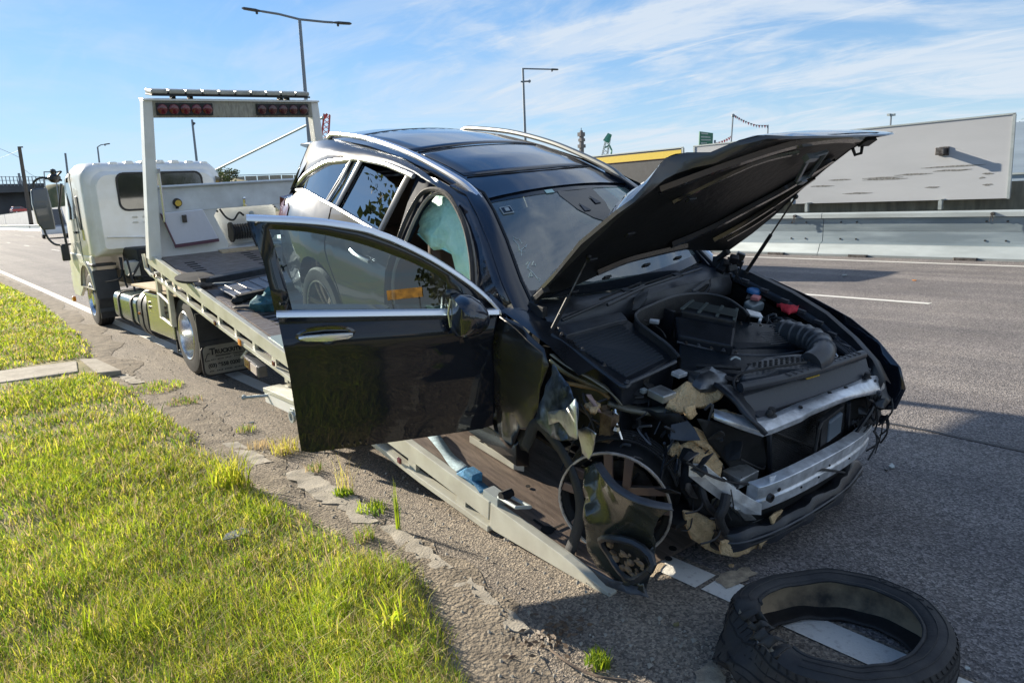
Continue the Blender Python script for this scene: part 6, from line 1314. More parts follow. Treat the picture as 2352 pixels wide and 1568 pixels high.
# --- wheels
def spoke_wheel(c, axv, r, bare, parent=car, name='wheel', tyre=True, steer=0.0):
    c = Vector(c); ax = Vector(axv).normalized(); up = Vector((0, 0, 1)); u = ax.cross(up).normalized(); v = u.cross(ax)
    R0 = r
    b = MB(); b.lathe([(R0 * .90, -.10), (R0 * 1.0, -.11), (R0 * 1.0, -.095), (R0 * .93, -.085), (R0 * .86, -.02), (R0 * .86, .08), (R0 * .93, .10), (R0 * 1.0, .105), (R0 * 1.0, .12), (R0 * .97, .122), (R0 * .955, .10), (R0 * .90, .08), (R0 * .84, .04), (R0 * .84, -.05), (R0 * .90, -.10)], c, ax, 44)
    w = c_(name, b, blk if bare else plas, parent=parent, smooth=30)
    b = MB(); b.lathe([(R0 * .965, .121), (R0 * 1.004, .124), (R0 * 1.006, .112), (R0 * .965, .11), (R0 * .965, .121)], c, ax, 48); c_('rim_lip', b, mat('scraped rim lip', (.85, .82, .77), .42, .5, col2=(.45, .42, .38), vscale=16, bump=.4) if 'scraped rim lip' not in MATS else MATS['scraped rim lip'], parent=w)
    for k in range(5):
        a = 2 * pi * k / 5 + steer
        for sgn in (-1, 1):
            d = u * cos(a + sgn * .0) + v * sin(a); s = -u * sin(a) + v * cos(a)
            off = s * sgn * R0 * .14; w0, w1 = R0 * .075, R0 * .085
            P = []
            for (rr_, wd, h, dp) in ((.16, .6, .055, .04), (.32, 1, .075, .035), (.62, 1.05, .095, .03), (.94, 1.15, .108, .025)):
                q = c + d * R0 * rr_ + off * (1 + .35 * rr_) + ax * h; P.append([q - s * w0 * wd, q + s * w0 * wd, q + s * w0 * wd * .8 - ax * dp, q - s * w0 * wd * .8 - ax * dp])
            b = MB(); b.loft(P); c_('spoke', b, mat('brown grey spoke', (.26, .19, .16), .4, .4) if 'brown grey spoke' not in MATS else MATS['brown grey spoke'], parent=w, smooth=0, bevel=.003)
    b = MB(); b.lathe([(.001, .075), (.032, .073), (.036, .06), (.07, .05), (.075, .02), (.001, .0)], c, ax, 24); c_('hub', b, plas_grey, parent=w)
    b = MB(); b.lathe([(.001, -.02), (.165, -.02), (.165, .0), (.001, .0)], c, ax, 32); c_('brake_disc', b, steel, parent=w)
    b = MB(); q = c + u * .10 + v * .10; b.ball(q, .06, 8, (1, 1, 1.2)); c_('brake_caliper', b, chass, parent=w)
    if tyre:
        b = MB(); b.lathe([(R0, -.11), (R0 + .03, -.122), (R0 + .085, -.12), (R0 + .105, -.10), (R0 + .11, -.0), (R0 + .105, .10), (R0 + .085, .122), (R0 + .03, .125), (R0, .115), (R0 * .97, 0), (R0, -.11)], c, ax, 44); c_('tyre', b, rub, parent=w, smooth=30)
    return w
RR = .247
wr_ = spoke_wheel((.165, -.80, .405), (.50, -.866, .02), .262, True, tyre=False, steer=rad(17))
b = MB(); c0 = Vector((.165, -.80, .405)); ax = Vector((.50, -.866, .02)).normalized(); u = ax.cross(Vector((0, 0, 1))).normalized(); v = u.cross(ax)
for i in range(5):
    P = [c0 - ax * (.02 + .02 * i) + (u * cos(a) + v * sin(a)) * (.262 * (1.01 + .004 * i)) for a in [rad(20 + k * 10) for k in range(15)]]; b.tube(P, .006, 4)
c_('shredded_bead', b, rub, parent=wr_)
spoke_wheel((-2.873, -.80, .365), (0, -1, 0), RR, False); spoke_wheel((-2.873, .80, .365), (0, 1, 0), RR, False); spoke_wheel((.02, .80, .365), (.1, 1, 0), RR, False)
# suspension and arch clutter on the torn side
b = MB(); b.tube([(-0.037,-0.75,0.758), (-0.008,-0.76,0.704), (0.052,-0.78,0.622)], .030, 8); b.box((0.034,-0.78,0.672), (.07, .05, .16)); c_('control_arm', b, rust)
b = MB(); b.tube([(0.023,-0.74,0.758), (0.063,-0.76,0.69)], .02, 8); b.tube([(0.08,-0.78,0.716), (0.139,-0.8,0.67)], .008, 6); b.ball((0.092,-0.79,0.701), .022, 8); c_('track_rod', b, polish)
b = MB()
sc = Vector((.0, -.56, .60)); 
for k in range(6): b.lathe([(.05, -.018), (.085, 0), (.05, .018)], sc + Vector((.0, -.004 * k, .045 * k)), (0, -.1, 1), 20)
b.tube([sc - Vector((0, 0, .25)), sc + Vector((0, 0, .3))], .045, 10); c_('air_spring', b, rub)
b = MB(); b.tube([(.02, -.75, .40), (-.1, -.3, .30)], .04, 8); b.tube([(.3, -.7, .32), (.35, -.2, .30)], .035, 8); b.box((.1, 0, .30), (.8, 1.1, .12)); c_('subframe', b, blk, smooth=0)
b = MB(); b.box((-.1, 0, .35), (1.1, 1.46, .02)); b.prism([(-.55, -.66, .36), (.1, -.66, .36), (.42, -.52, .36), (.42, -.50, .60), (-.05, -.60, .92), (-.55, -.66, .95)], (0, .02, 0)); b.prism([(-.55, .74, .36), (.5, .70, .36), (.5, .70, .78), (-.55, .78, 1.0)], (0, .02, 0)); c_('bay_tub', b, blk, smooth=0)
# left fender (whole) with inner lip
q = [(-.63, .36), (-.65, .8), (-.655, 1.045), (-.3, 1.045), (0, 1.0), (.22, .95), (.40, .88), (.56, .78), (.62, .68), (.60, .55), (.46, .48)] + arc(.02, .37, .44, 14, 166, 10) + [(-.44, .37)]
lf = c_('left_fender', panel(q, side(1), .1), paint, solid=.004)
ftop = [(-.66, .865, 1.085), (-.40, .855, 1.07), (-.1, .83, 1.035), (.15, .79, .99), (.35, .745, .925), (.50, .70, .86), (.60, .66, .78)]
b = MB(); b.grid([[(x, y + .06, z - .035), (x, y, z), (x, y - .03, z - .004), (x, y - .045, z - .05), (x, y - .10, z - .07)] for x, y, z in ftop]); c_('fender_gutter', b, plas, solid=.003)
b = MB()
for k in range(13): t = k / 12; i = min(5, int(t * 6)); p = Vector(ftop[i]).lerp(Vector(ftop[i + 1]), t * 6 - i) if i < 6 else Vector(ftop[-1]); b.box(p + Vector((0, -.085, -.045)), (.05, .02, .02))
c_('gutter_clip', b, plas_grey, smooth=0)
# --- cowl and wipers
b = MB(); b.grid([[(-.60 - .10 * u * u, u * .73, 1.075), (-.55, u * .74, 1.055), (-.50, u * .74, 1.045), (-.47, u * .74, 1.00), (-.46, u * .73, .93)] for u in [x / 5 for x in range(-5, 6)]]); cw = c_('cowl_panel', b, plas_grey, solid=.004)
for (a_, b_, c2, cc_) in (((-0.434,-0.379,1.07), (-0.497,-0.033,1.09), (-0.55,0.526,1.1), 0), ((-0.428,-0.7,1.05), (-0.47,-0.36,1.075), (-0.525,-0.003,1.09), 0)):
    b = MB(); b.tube([a_, b_, c2], [.009, .007, .006], 6); wp_ = c_('wiper_arm', b, plas)
    b = MB(); A_, C_ = Vector(b_), Vector(c2); b.tube([A_ + Vector((-.04, 0, .0)), C_ + Vector((-.045, .02, .0))], .006, 5); b.box(lerp(A_, C_, .6) + Vector((-.02, 0, 0)), (.05, .05, .012)); c_('wiper_blade', b, rub, parent=wp_)
b = MB(); pts_ = [(-0.434,-0.148,1.04), (-0.394,-0.23,1.04), (-0.561,-0.024,1.06), (-0.519,0.031,1.06), (-0.424,-0.062,1.04), (-0.357,-0.194,1.03)]
b.prism([Vector(p) for p in ((-0.389,-0.233,1.02), (-0.471,-0.139,1.04), (-0.524,-0.021,1.06), (-0.514,0.025,1.06), (-0.432,-0.074,1.04), (-0.376,-0.199,1.02))], (0, 0, .012)); c_('cowl_cover', b, mat('leaf shaped cover', (.04, .045, .048), .45), smooth=0, bevel=.004)
b = MB(); fr4 = [Vector(p) for p in ((-0.451,0.334,1.02), (-0.473,0.512,1.06), (-0.465,0.52,1.02), (-0.455,0.45,0.98))]; b.tube(fr4 + [fr4[0]], .007, 5); c_('vent_frame', b, plas_grey)
b = MB(); b.prism([p + Vector((0, 0, -.03)) for p in fr4], (-.02, 0, -.01)); c_('vent_duct', b, blk, smooth=0)
# --- right hand filter box with ribbed top
top4 = [Vector(p) for p in ((-0.42,-0.783,1), (-0.403,-0.281,1), (0.017,-0.327,0.93), (0.052,-0.729,0.88))]
b = MB(); b.prism(top4, (0, 0, -.28)); bx = c_('filter_box', b, plas, smooth=0, bevel=.01)
flr = [Vector(p) for p in ((-0.318,-0.763,0.985), (-0.352,-0.37,0.985), (-0,-0.402,0.925), (0.007,-0.668,0.895))]
b = MB(); ht4 = [Vector(p) for p in ((-0.406,-0.75,1.005), (-0.388,-0.32,1.005), (-0.31,-0.35,0.995), (-0.329,-0.393,0.99), (-0.321,-0.76,0.99))]; b.prism(ht4, (0, 0, .03)); c_('box_shoulder', b, plas_grey, parent=bx, smooth=0, bevel=.006)
b = MB(); b.prism([p + Vector((0, 0, .003)) for p in flr], (0, 0, .004)); c_('ribbed_lid', b, mat('slate plastic', (.045, .052, .062), .45, bump=.1), parent=bx, smooth=0)
for k in range(15):
    t = (k + .5) / 15; a = lerp(flr[0], flr[3], t); e = lerp(flr[1], flr[2], t); d = (flr[3] - flr[0]).normalized() * .008
    b = MB(); b.prism([a + Vector((0, 0, .006)) - d, e + Vector((0, 0, .006)) - d, e + Vector((0, 0, .006)) + d * .1, a + Vector((0, 0, .006)) + d * .1], (0, 0, .008)); c_('lid_rib', b, MATS['slate plastic'], parent=bx, smooth=0)
def cable(name, P, r, m, k=5, n=6, parent=car, **kw): b = MB(); b.tube(smooth_path([Vector(p) for p in P], k), r, n); return c_(name, b, m, parent=parent, **kw)
cable('lid_lip', [(-0.362,-0.817,1.02), (-0.2,-0.783,0.97), (-0.024,-0.762,0.92), (0.082,-0.762,0.905), (0.077,-0.722,0.91)], .012, plas, parent=bx)
cable('lid_lip', [(0.076,-0.74,0.91), (0.076,-0.564,0.925), (0.071,-0.402,0.94)], .010, plas_grey, parent=bx)
# rubber seal sweeping round the engine bay
P = [(0.062,-0.381,0.95), (-0.037,-0.353,0.97), (-0.171,-0.335,0.99), (-0.269,-0.324,1.01), (-0.345,-0.252,1.02), (-0.373,-0.088,1.03), (-0.4,0.121,1.03), (-0.352,0.289,1.03), (-0.251,0.366,1.02), (-0.123,0.349,1), (-0.066,0.334,0.98)]
b = MB(); P = smooth_path(P, 6); rows = [[p + Vector((0, 0, -.10)), p + Vector((0, 0, -.03)), p + Vector((0, 0, .0)), p + Vector((.012, .0, .012)), p + Vector((.02, .01, 0)), p + Vector((.02, .01, -.09))] for p in P]; b.grid(rows); c_('bay_seal', b, rub, smooth=50)
cable('seal_lip', [p + Vector((.008, 0, .014)) for p in P], .007, plas_grey, 1)
# engine and its cover
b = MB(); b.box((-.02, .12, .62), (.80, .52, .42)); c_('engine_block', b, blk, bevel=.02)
e4 = [Vector(p) for p in ((-0.212,-0.106,0.985), (-0.293,0.141,1.03), (-0.089,0.298,1.02), (0.107,0.001,0.93), (-0.114,-0.168,0.95))]
ec = [Vector(p) for p in ((-0.265,0.009,1.02), (-0.28,0.122,1.045), (-0.069,0.252,1.035), (-0.023,0.175,1))]
b = MB(); b.prism([(-0.274,-0.018,0.99), (0.003,0.146,0.98), (0.073,0.046,0.92), (-0.17,-0.106,0.93)], (0, 0, -.06)); b.prism(ec, (0, 0, -.12)); en = c_('engine_cover', b, plas, smooth=0, bevel=.012)
for t in (0.02, .33, .66, .97):
    a = lerp(ec[1], ec[2], t); e = lerp(ec[0], ec[3], t); b = MB(); d = (ec[2] - ec[1]).normalized() * .008; b.prism([a - d, a + d, e + d, e - d], (0, 0, .012)); c_('cover_rib', b, mat('grey green ridge', (.10, .12, .12), .4) if 'grey green ridge' not in MATS else MATS['grey green ridge'], parent=en, smooth=0, bevel=.003)
b = MB(); b.prism([Vector(p) + Vector((0, 0, .0)) for p in ((-0.268,0.046,1.03), (-0.271,0.112,1.047), (-0.068,0.243,1.037), (-0.032,0.183,1.02))], (0, 0, .004)); c_('cover_top', b, mat('dusty cover top', (.06, .07, .07), .45), parent=en, smooth=0)
b = MB(); b.prism([Vector(p) for p in ((-0.116,0.314,0.95), (0.029,0.471,0.94), (0.223,0.432,0.9), (0.041,0.12,0.88), (-0.013,0.112,0.9))], (0, 0, -.06)); b.prism([Vector(p) for p in ((-0.172,-0.085,0.9), (0.041,0.12,0.88), (0.233,0.424,0.88), (0.21,-0.062,0.84), (0.007,-0.282,0.84))], (0, 0, -.05)); c_('lower_cover', b, mat('blue black cover', (.014, .020, .028), .4, bump=.1), smooth=0, bevel=.008)
b = MB()
for k in range(7): p = lerp(Vector((0.072,0.247,0.95)), Vector((0.161,0.242,0.92)), k / 6); b.tube([p, p + (Vector((0.158,0.362,0.93)) - Vector((0.12,0.243,0.93))) * .9], .003, 4)
c_('cover_groove', b, plas_grey)
cable('bay_edge', [(-0.158,-0.119,0.9), (0.059,0.062,0.87), (0.196,0.245,0.87), (0.282,0.359,0.9)], .006, plas_grey)
# reservoir with blue and pink caps, red cloth, fuse box metal
b = MB(); b.prism([Vector(p) for p in ((-0.276,0.6,0.96), (-0.281,0.72,0.97), (-0.209,0.722,0.95), (-0.219,0.611,0.94))], (0, 0, -.05)); rsv = c_('reservoir', b, galv, smooth=0, bevel=.01)
b = MB(); q = Vector((-0.312,0.744,0.99)); b.lathe([(.001, .012), (.030, .012), (.042, .004), (.044, -.008), (.03, -.012)], q, (.1, 0, 1), 18); c_('reservoir_cap', b, bluecap, parent=rsv)
b = MB(); q = Vector((-0.251,0.68,0.975)); b.box(q, (.05, .065, .022), Matrix.Rotation(rad(20), 3, 'Z')); c_('filler_cap', b, pinkc, parent=rsv, bevel=.006)
b = MB(); b.prism([(-0.331,0.716,0.97), (-0.269,0.769,0.965), (-0.215,0.729,0.955), (-0.29,0.637,0.96)], (0, 0, .008)); c_('bracket', b, chass, smooth=0)
rc_ = [(-0.109,0.679,0.985), (-0.066,0.68,0.995), (-0.032,0.693,0.995), (-0.02,0.769,0.985), (0.012,0.704,0.975), (-0.004,0.647,0.965), (-0.053,0.651,0.97)]
blob_sheet('red_cloth', rc_, redcl, .008, .015, .02, seed=5)
b = MB(); b.prism([Vector(p) for p in ((-0.17,0.471,0.96), (-0.091,0.502,0.955), (-0.047,0.465,0.95), (-0.105,0.424,0.95))], (0, 0, .012)); c_('metal_plate', b, alu, smooth=0, bevel=.003)
# cable and hose jungle along the left of the bay
r_ = random.Random(4)
for i in range(26):
    t = r_.random(); a = Vector((-0.119,0.503,0.93)).lerp(Vector((0.236,0.452,0.9)), t) + Vector((r_.uniform(-.05, .05), r_.uniform(-.05, .09), r_.uniform(-.02, .03)))
    e = a + Vector((r_.uniform(.04, .22), r_.uniform(-.10, .10), r_.uniform(-.05, .02))); m_ = lerp(a, e, .5) + Vector((0, r_.uniform(-.04, .04), r_.uniform(.01, .05)))
    cable('hose' if i % 3 else 'wire', [a, m_, e], r_.uniform(.004, .012), [rub, plas_grey, plas, steel][r_.randrange(4)], 4, 5)
for i in range(14):
    t = r_.random(); a = Vector((-0.087,0.453,0.95)).lerp(Vector((0.322,0.433,0.91)), t) + Vector((r_.uniform(-.04, .04), r_.uniform(-.04, .06), 0))
    b = MB(); b.box(a, (r_.uniform(.015, .05), r_.uniform(.012, .03), r_.uniform(.01, .02)), Matrix.Rotation(r_.random() * 3, 3, 'Z')); c_('connector', b, [galv_l, plas_grey, alu, chass][r_.randrange(4)], smooth=0, bevel=.003)
# intake duct: ribbed elbow then flat perforated snout
E = smooth_path([(0.094,0.438,0.93), (0.191,0.426,0.945), (0.282,0.409,0.955), (0.368,0.358,0.955), (0.432,0.263,0.945), (0.434,0.174,0.925)], 5)
b = MB(); b.tube(E, .062, 16); du_ = c_('intake_duct', b, mat('duct plastic', (.05, .056, .065), .35, bump=.1), smooth=50)
for k in (2, 5, 8, 11, 14, 17):
    if k + 1 < len(E): d = (E[k + 1] - E[k - 1]).normalized(); b = MB(); b.lathe([(.062, -.008), (.069, 0), (.062, .008)], E[k], d, 18); c_('duct_ridge', b, plas_grey, parent=du_)
sn = [(0.428,0.244,0.955), (0.327,0.158,0.945), (0.267,0.047,0.935), (0.267,-0.109,0.925), (0.319,-0.229,0.92), (0.344,-0.222,0.91), (0.381,-0.112,0.915), (0.386,-0.017,0.925), (0.444,0.094,0.925), (0.466,0.182,0.93)]
b = MB(); b.prism(sn, (0, 0, -.05)); sn_ = c_('duct_snout', b, MATS['duct plastic'], smooth=0, bevel=.012)
b = MB()
for i in range(9):
    for j in range(4):
        p = Vector((0.314,-0.11,0.943)).lerp(Vector((0.396,0.123,0.955)), i / 8) + Vector((.022 * (j - 1.2), .012 * (j - 1.2), -.002)); b.box(p, (.010, .016, .005))
c_('snout_perforation', b, slotm, parent=sn_, smooth=0)
cable('wire', [(0.453,0.095,0.96), (0.319,-0.233,0.93), (0.37,-0.322,0.88)], .006, rub)
cable('white_clip', [(0.19,-0.134,0.93), (0.195,-0.109,0.94), (0.213,-0.088,0.93)], .006, galv_l)
b = MB(); b.prism([Vector(p) for p in ((0.186,0.583,0.9), (0.249,0.613,0.92), (0.409,0.485,0.88), (0.379,0.357,0.86))], (0, 0, .006)); c_('silver_shroud', b, alu, smooth=0, bevel=.002)
for (u_1, u_2, n_) in (((-0.052,0.265,0.955), (0.052,0.395,0.945), 4), ((-0.097,-0.123,0.91), (0.093,0.049,0.885), 5), ((0.249,-0.058,0.89), (0.321,-0.261,0.9), 3), ((0.434,-0.139,0.8), (0.509,0.486,0.8), 7), ((-0.347,-0.767,1.01), (0.079,-0.738,0.915), 4)):
    for k in range(n_): b = MB(); b.lathe([(.001, .010), (.007, .009), (.008, .0), (.014, -.002)], lerp(Vector(u_1), Vector(u_2), k / (n_ - 1)) + Vector((0, 0, .006)), (0, 0, 1), 8); c_('bolt', b, [steel, plas_grey][k % 2])
b = MB(); b.box((0.131,-0.17,0.86), (.05, .03, .003)); c_('white_label', b, galv_l, smooth=0)
cable('coolant_hose', [(0.056,-0.346,0.87), (0.178,-0.369,0.9), (0.241,-0.268,0.89), (0.298,-0.187,0.86)], .017, rub); cable('coolant_hose', [(0.062,-0.221,0.87), (0.149,-0.166,0.885), (0.203,-0.059,0.87)], .010, rub)
cable('brake_pipe', [(-0.315,-0.213,0.99), (-0.281,-0.18,0.97), (-0.207,-0.192,0.96), (-0.149,-0.223,0.95)], .004, steel); b = MB(); b.box((-0.273,-0.181,0.99), (.05, .03, .02), Matrix.Rotation(.6, 3, 'Z')); c_('hose_clip', b, alu, smooth=0, bevel=.003)
# --- front cross panel: black top cover, rolled edge, label, aluminium flange
cvr = [(0.336,-0.278,0.89), (0.377,-0.093,0.895), (0.433,0.256,0.895), (0.447,0.674,0.885), (0.486,0.629,0.87), (0.543,0.598,0.8), (0.515,0.236,0.79), (0.475,-0.161,0.79), (0.511,-0.288,0.78), (0.446,-0.281,0.8), (0.398,-0.305,0.86)]
b = MB(); b.prism(cvr, (0, 0, -.03)); cv = c_('radiator_cover', b, mat('satin cover plastic', (.038, .043, .052), .38, bump=.1), smooth=0, bevel=.008)
cable('cover_roll', [(0.383,-0.313,0.905), (0.439,-0.091,0.91), (0.477,0.216,0.91), (0.485,0.583,0.9)], .024, MATS['satin cover plastic'], 6, 12, parent=cv)
for k in range(14): p = Vector((0.466,-0.051,0.933)).lerp(Vector((0.499,0.518,0.925)), k / 13); b = MB(); b.box(p + Vector((-.01, 0, 0)), (.03, .006, .010), Matrix.Rotation(.5, 3, 'Z')); c_('cover_notch', b, plas_grey, parent=cv, smooth=0)
b = MB(); lb_ = [Vector(p) for p in ((0.426,0.138,0.832), (0.441,0.235,0.832), (0.469,0.213,0.825), (0.459,0.116,0.825))]; b.prism([p + Vector((0, 0, h_)) for p, h_ in zip(lb_, (.052, .052, .040, .040))], (.003, 0, .006)); c_('yellow_label', b, yell, parent=cv, smooth=0)
flg_o = [(0.42,-0.535,0.847), (0.5,-0.447,0.807), (0.56,-0.355,0.77), (0.58,-0.313,0.781), (0.6,-0.127,0.794), (0.61,-0.079,0.814), (0.62,0.125,0.818), (0.62,0.285,0.809), (0.6,0.603,0.744), (0.58,0.698,0.739)]
flg_i = [(0.327,-0.407,0.8), (0.416,-0.364,0.8), (0.499,-0.315,0.8), (0.512,-0.218,0.8), (0.51,-0.023,0.8), (0.514,0.043,0.8), (0.525,0.215,0.8), (0.537,0.396,0.8), (0.539,0.562,0.8), (0.556,0.617,0.8)]
b = MB(); b.grid([[Vector(i_), Vector(i_) * .5 + Vector(o_) * .5 + Vector((0, 0, .012)), Vector(o_), Vector(o_) + Vector((.004, 0, -.022))] for i_, o_ in zip(flg_i, flg_o)]); fg = c_('cross_panel', b, alu, solid=.003, smooth=50)
for (u, v) in ((1880, 923), (1905, 902), (1795, 955), (1825, 938), (1945, 885)):
    pass
for q in ((0.576,0.051,0.808), (0.566,0.309,0.808), (0.559,-0.073,0.806), (0.56,-0.203,0.79), (0.553,0.184,0.808)):
    b = MB(); b.lathe([(.001, 0), (.011, 0), (.011, .004)], Vector(q) + Vector((0, 0, .006)), (.2, 0, 1), 10, True); c_('bolt_hole', b, slotm, parent=fg, smooth=0)
b = MB(); b.lathe([(.001, .03), (.016, .03), (.018, .0), (.028, -.005)], Vector((0.519,-0.246,0.8)) + Vector((0, 0, .01)), (0, 0, 1), 12); b.ball(Vector((0.54,-0.298,0.84)), .016, 8); c_('rubber_buffer', b, rub, parent=fg)
b = MB(); b.lathe([(.001, .02), (.014, .02), (.016, .0), (.024, -.005)], Vector((0.548,0.546,0.8)) + Vector((0, 0, .01)), (0, 0, 1), 12); c_('rubber_buffer', b, rub, parent=fg)
# black air guide running down over the panel's right end
strap('air_guide', [(0.302,-0.334,0.9), (0.397,-0.36,0.89), (0.455,-0.361,0.86), (0.514,-0.359,0.82), (0.543,-0.332,0.77)], .10, plas, 4, .02, (0, .3, 1))
# radiator with fins, frame, module
rA, rB, rC, rD = (Vector(p) for p in ((0.53,-0.269,0.733), (0.53,0.431,0.689), (0.5,0.595,0.331), (0.5,-0.113,0.376)))
finm = mat('radiator fins', (.085, .08, .075), .55, .3, col2=(.03, .03, .03), vscale=60, stretch=(1, 8, 1), bump=.3, bscale=200)
b = MB(); b.prism([rA, rB, rC, rD], (-.03, 0, 0)); rd_ = c_('radiator', b, finm, smooth=0)
b = MB()
for k in range(30): t = (k + .5) / 30; b.tube([lerp(rA, rD, t) + Vector((.003, 0, 0)), lerp(rB, rC, t) + Vector((.003, 0, 0))], .0028, 3)
c_('radiator_tube', b, chass, parent=rd_)
for (a, e, r) in ((rA, rD, .014), (rB, rC, .014), (rD, rC, .012)): b = MB(); b.tube([a + Vector((.008, 0, 0)), e + Vector((.008, 0, 0))], r, 6); c_('radiator_frame', b, plas, parent=rd_)
cable('pipe', [rA + Vector((.02, .02, 0)), lerp(rA, rC, .5) + Vector((.02, 0, -.02)), lerp(rD, rC, .7) + Vector((.03, 0, .02))], .006, rub)
b = MB(); q = Vector((0.6,0.172,0.659)); b.box(q, (.05, .12, .12), Matrix.Rotation(rad(12), 3, 'X')); md_ = c_('radar_module', b, mat('slate module', (.10, .13, .16), .5), smooth=0, bevel=.008)
b = MB(); b.box(q + Vector((.005, -.085, 0)), (.03, .06, .15), Matrix.Rotation(rad(12), 3, 'X')); b.box(q + Vector((0, -.02, .075)), (.03, .16, .02), Matrix.Rotation(rad(12), 3, 'X')); c_('module_bracket', b, chass, parent=md_, smooth=0, bevel=.003)
b = MB(); b.tube([(0.58,0.47,0.477), (0.6,0.568,0.623), (0.58,0.656,0.692)], .010, 6); c_('diagonal_stay', b, plas)
b = MB(); b.tube([q + Vector((.0, -.09, .07)), q + Vector((.03, -.17, .05)), q + Vector((.03, -.16, -.1)), q + Vector((0, -.1, -.14))], .008, 6); c_('wire', b, rub)
# bumper beam: long bowed aluminium box, and the torn end folded back
def beam(name, P, h, d, m, parent=car):
    rows = []
    for p in smooth_path([Vector(p) for p in P], 3):
        rows.append([p + Vector((0, 0, -h / 2)), p + Vector((0, 0, -h * .12)), p + Vector((-.010, 0, -h * .06)), p + Vector((-.010, 0, h * .06)), p + Vector((0, 0, h * .12)), p + Vector((0, 0, h / 2)), p + Vector((-d, 0, h / 2)), p + Vector((-d, 0, -h / 2))])
    b = MB(); b.loft(rows); return c_(name, b, m, smooth=25, bevel=.003, parent=parent)
bm_ = beam('bumper_beam', [(0.62,-0.402,0.465), (0.655,-0.354,0.489), (0.7,-0.231,0.528), (0.7,0.022,0.524), (0.67,0.282,0.493), (0.61,0.561,0.441), (0.55,0.749,0.401)], .13, .06, alu)
b = MB(); q = Vector((0.68,-0.404,0.513)); b.lathe([(.014, -.006), (.020, -.006), (.020, .012), (.014, .012), (.014, -.006)], q, (1, 0, 0), 12); b.lathe([(.001, 0), (.010, 0), (.010, .006)], q + Vector((0, .06, .02)), (1, 0, 0), 10); c_('beam_fitting', b, steel, parent=bm_)
for q in ((0.703,-0.192,0.501), (0.71,0.015,0.548), (0.712,-0.068,0.515), (0.685,0.256,0.492)): b = MB(); b.lathe([(.001, .0), (.006, 0), (.006, .003)], q, (1, 0, 0), 8); c_('beam_hole', b, slotm, parent=bm_)
b = MB(); b.prism([(0.64,-0.366,0.584), (0.64,-0.288,0.567), (0.64,-0.248,0.525), (0.64,-0.271,0.51), (0.64,-0.346,0.538)], (-.008, 0, 0)); c_('beam_tab', b, alu, parent=bm_, smooth=0, bevel=.002)
FA, FB_ = Vector((0.42,-0.64,0.639)), Vector((0.62,-0.454,0.469))
b = MB(); rows = []
for t in (0, .25, .5, .75, 1):
    p = lerp(FA, FB_, t) + Vector((.01 * sin(pi * t), 0, -.015 * sin(pi * t))); w = Vector((.040, .036, .004)); h = Vector((0.014, -.008, -.060)) * (1 - .15 * t)
    rows.append([p - w * .3, p + w, p + w + h, p - w * .3 + h])
b.loft(rows); fb_ = c_('broken_beam_end', b, alu, smooth=0, bevel=.004)
b = MB(); b.lathe([(.001, .0), (.013, 0), (.013, .004)], lerp(FA, FB_, .42) + Vector((.022, .012, .006)), (0, 0, 1), 10); c_('beam_hole', b, slotm, parent=fb_)
# lower triangular bracket and hooks
tri = [(0.6,-0.523,0.45), (0.61,-0.464,0.437), (0.62,-0.352,0.332), (0.62,-0.244,0.346), (0.62,-0.184,0.322), (0.6,-0.187,0.166), (0.6,-0.246,0.176), (0.6,-0.383,0.303)]
b = MB(); b.prism(tri, (-.04, 0, 0)); c_('tow_bracket', b, alu_dirty, smooth=0, bevel=.004)
b = MB(); q = Vector((0.58,-0.297,0.163)); b.tube([q + Vector((0, .05 * cos(a), .04 * sin(a))) for a in [rad(-20 + k * 25) for k in range(10)]], .013, 6); c_('tow_hook', b, galv)
b = MB(); b.loft([[Vector((0.5,-0.523,0.543)) + Vector((0, s * .02, h)) for s, h in ((-1, -.02), (1, -.02), (1, .02), (-1, .02))], [Vector((0.58,-0.408,0.416)) + Vector((0, s * .02, h)) for s, h in ((-1, -.025), (1, -.025), (1, .025), (-1, .025))]]); b.box((0.5,-0.375,0.524), (.10, .14, .05)); c_('chassis_leg', b, alu_dirty, smooth=0, bevel=.004)
b = MB(); b.loft([[Vector((0.48,-0.517,0.425)) + Vector((0, s * .022, h)) for s, h in ((-1, -.02), (1, -.02), (1, .02), (-1, .02))], [Vector((0.55,-0.374,0.252)) + Vector((0, s * .022, h)) for s, h in ((-1, -.02), (1, -.02), (1, .02), (-1, .02))]]); c_('lower_rail', b, primer, smooth=0, bevel=.004)
cable('black_hose', [(0.56,-0.555,0.52), (0.58,-0.589,0.476), (0.58,-0.608,0.427), (0.57,-0.516,0.3), (0.56,-0.375,0.202)], .022, rub, 6, 10)
cable('black_hose', [(0.45,-0.595,0.531), (0.5,-0.614,0.474), (0.52,-0.564,0.408), (0.54,-0.441,0.311)], .016, rub, 6, 8)
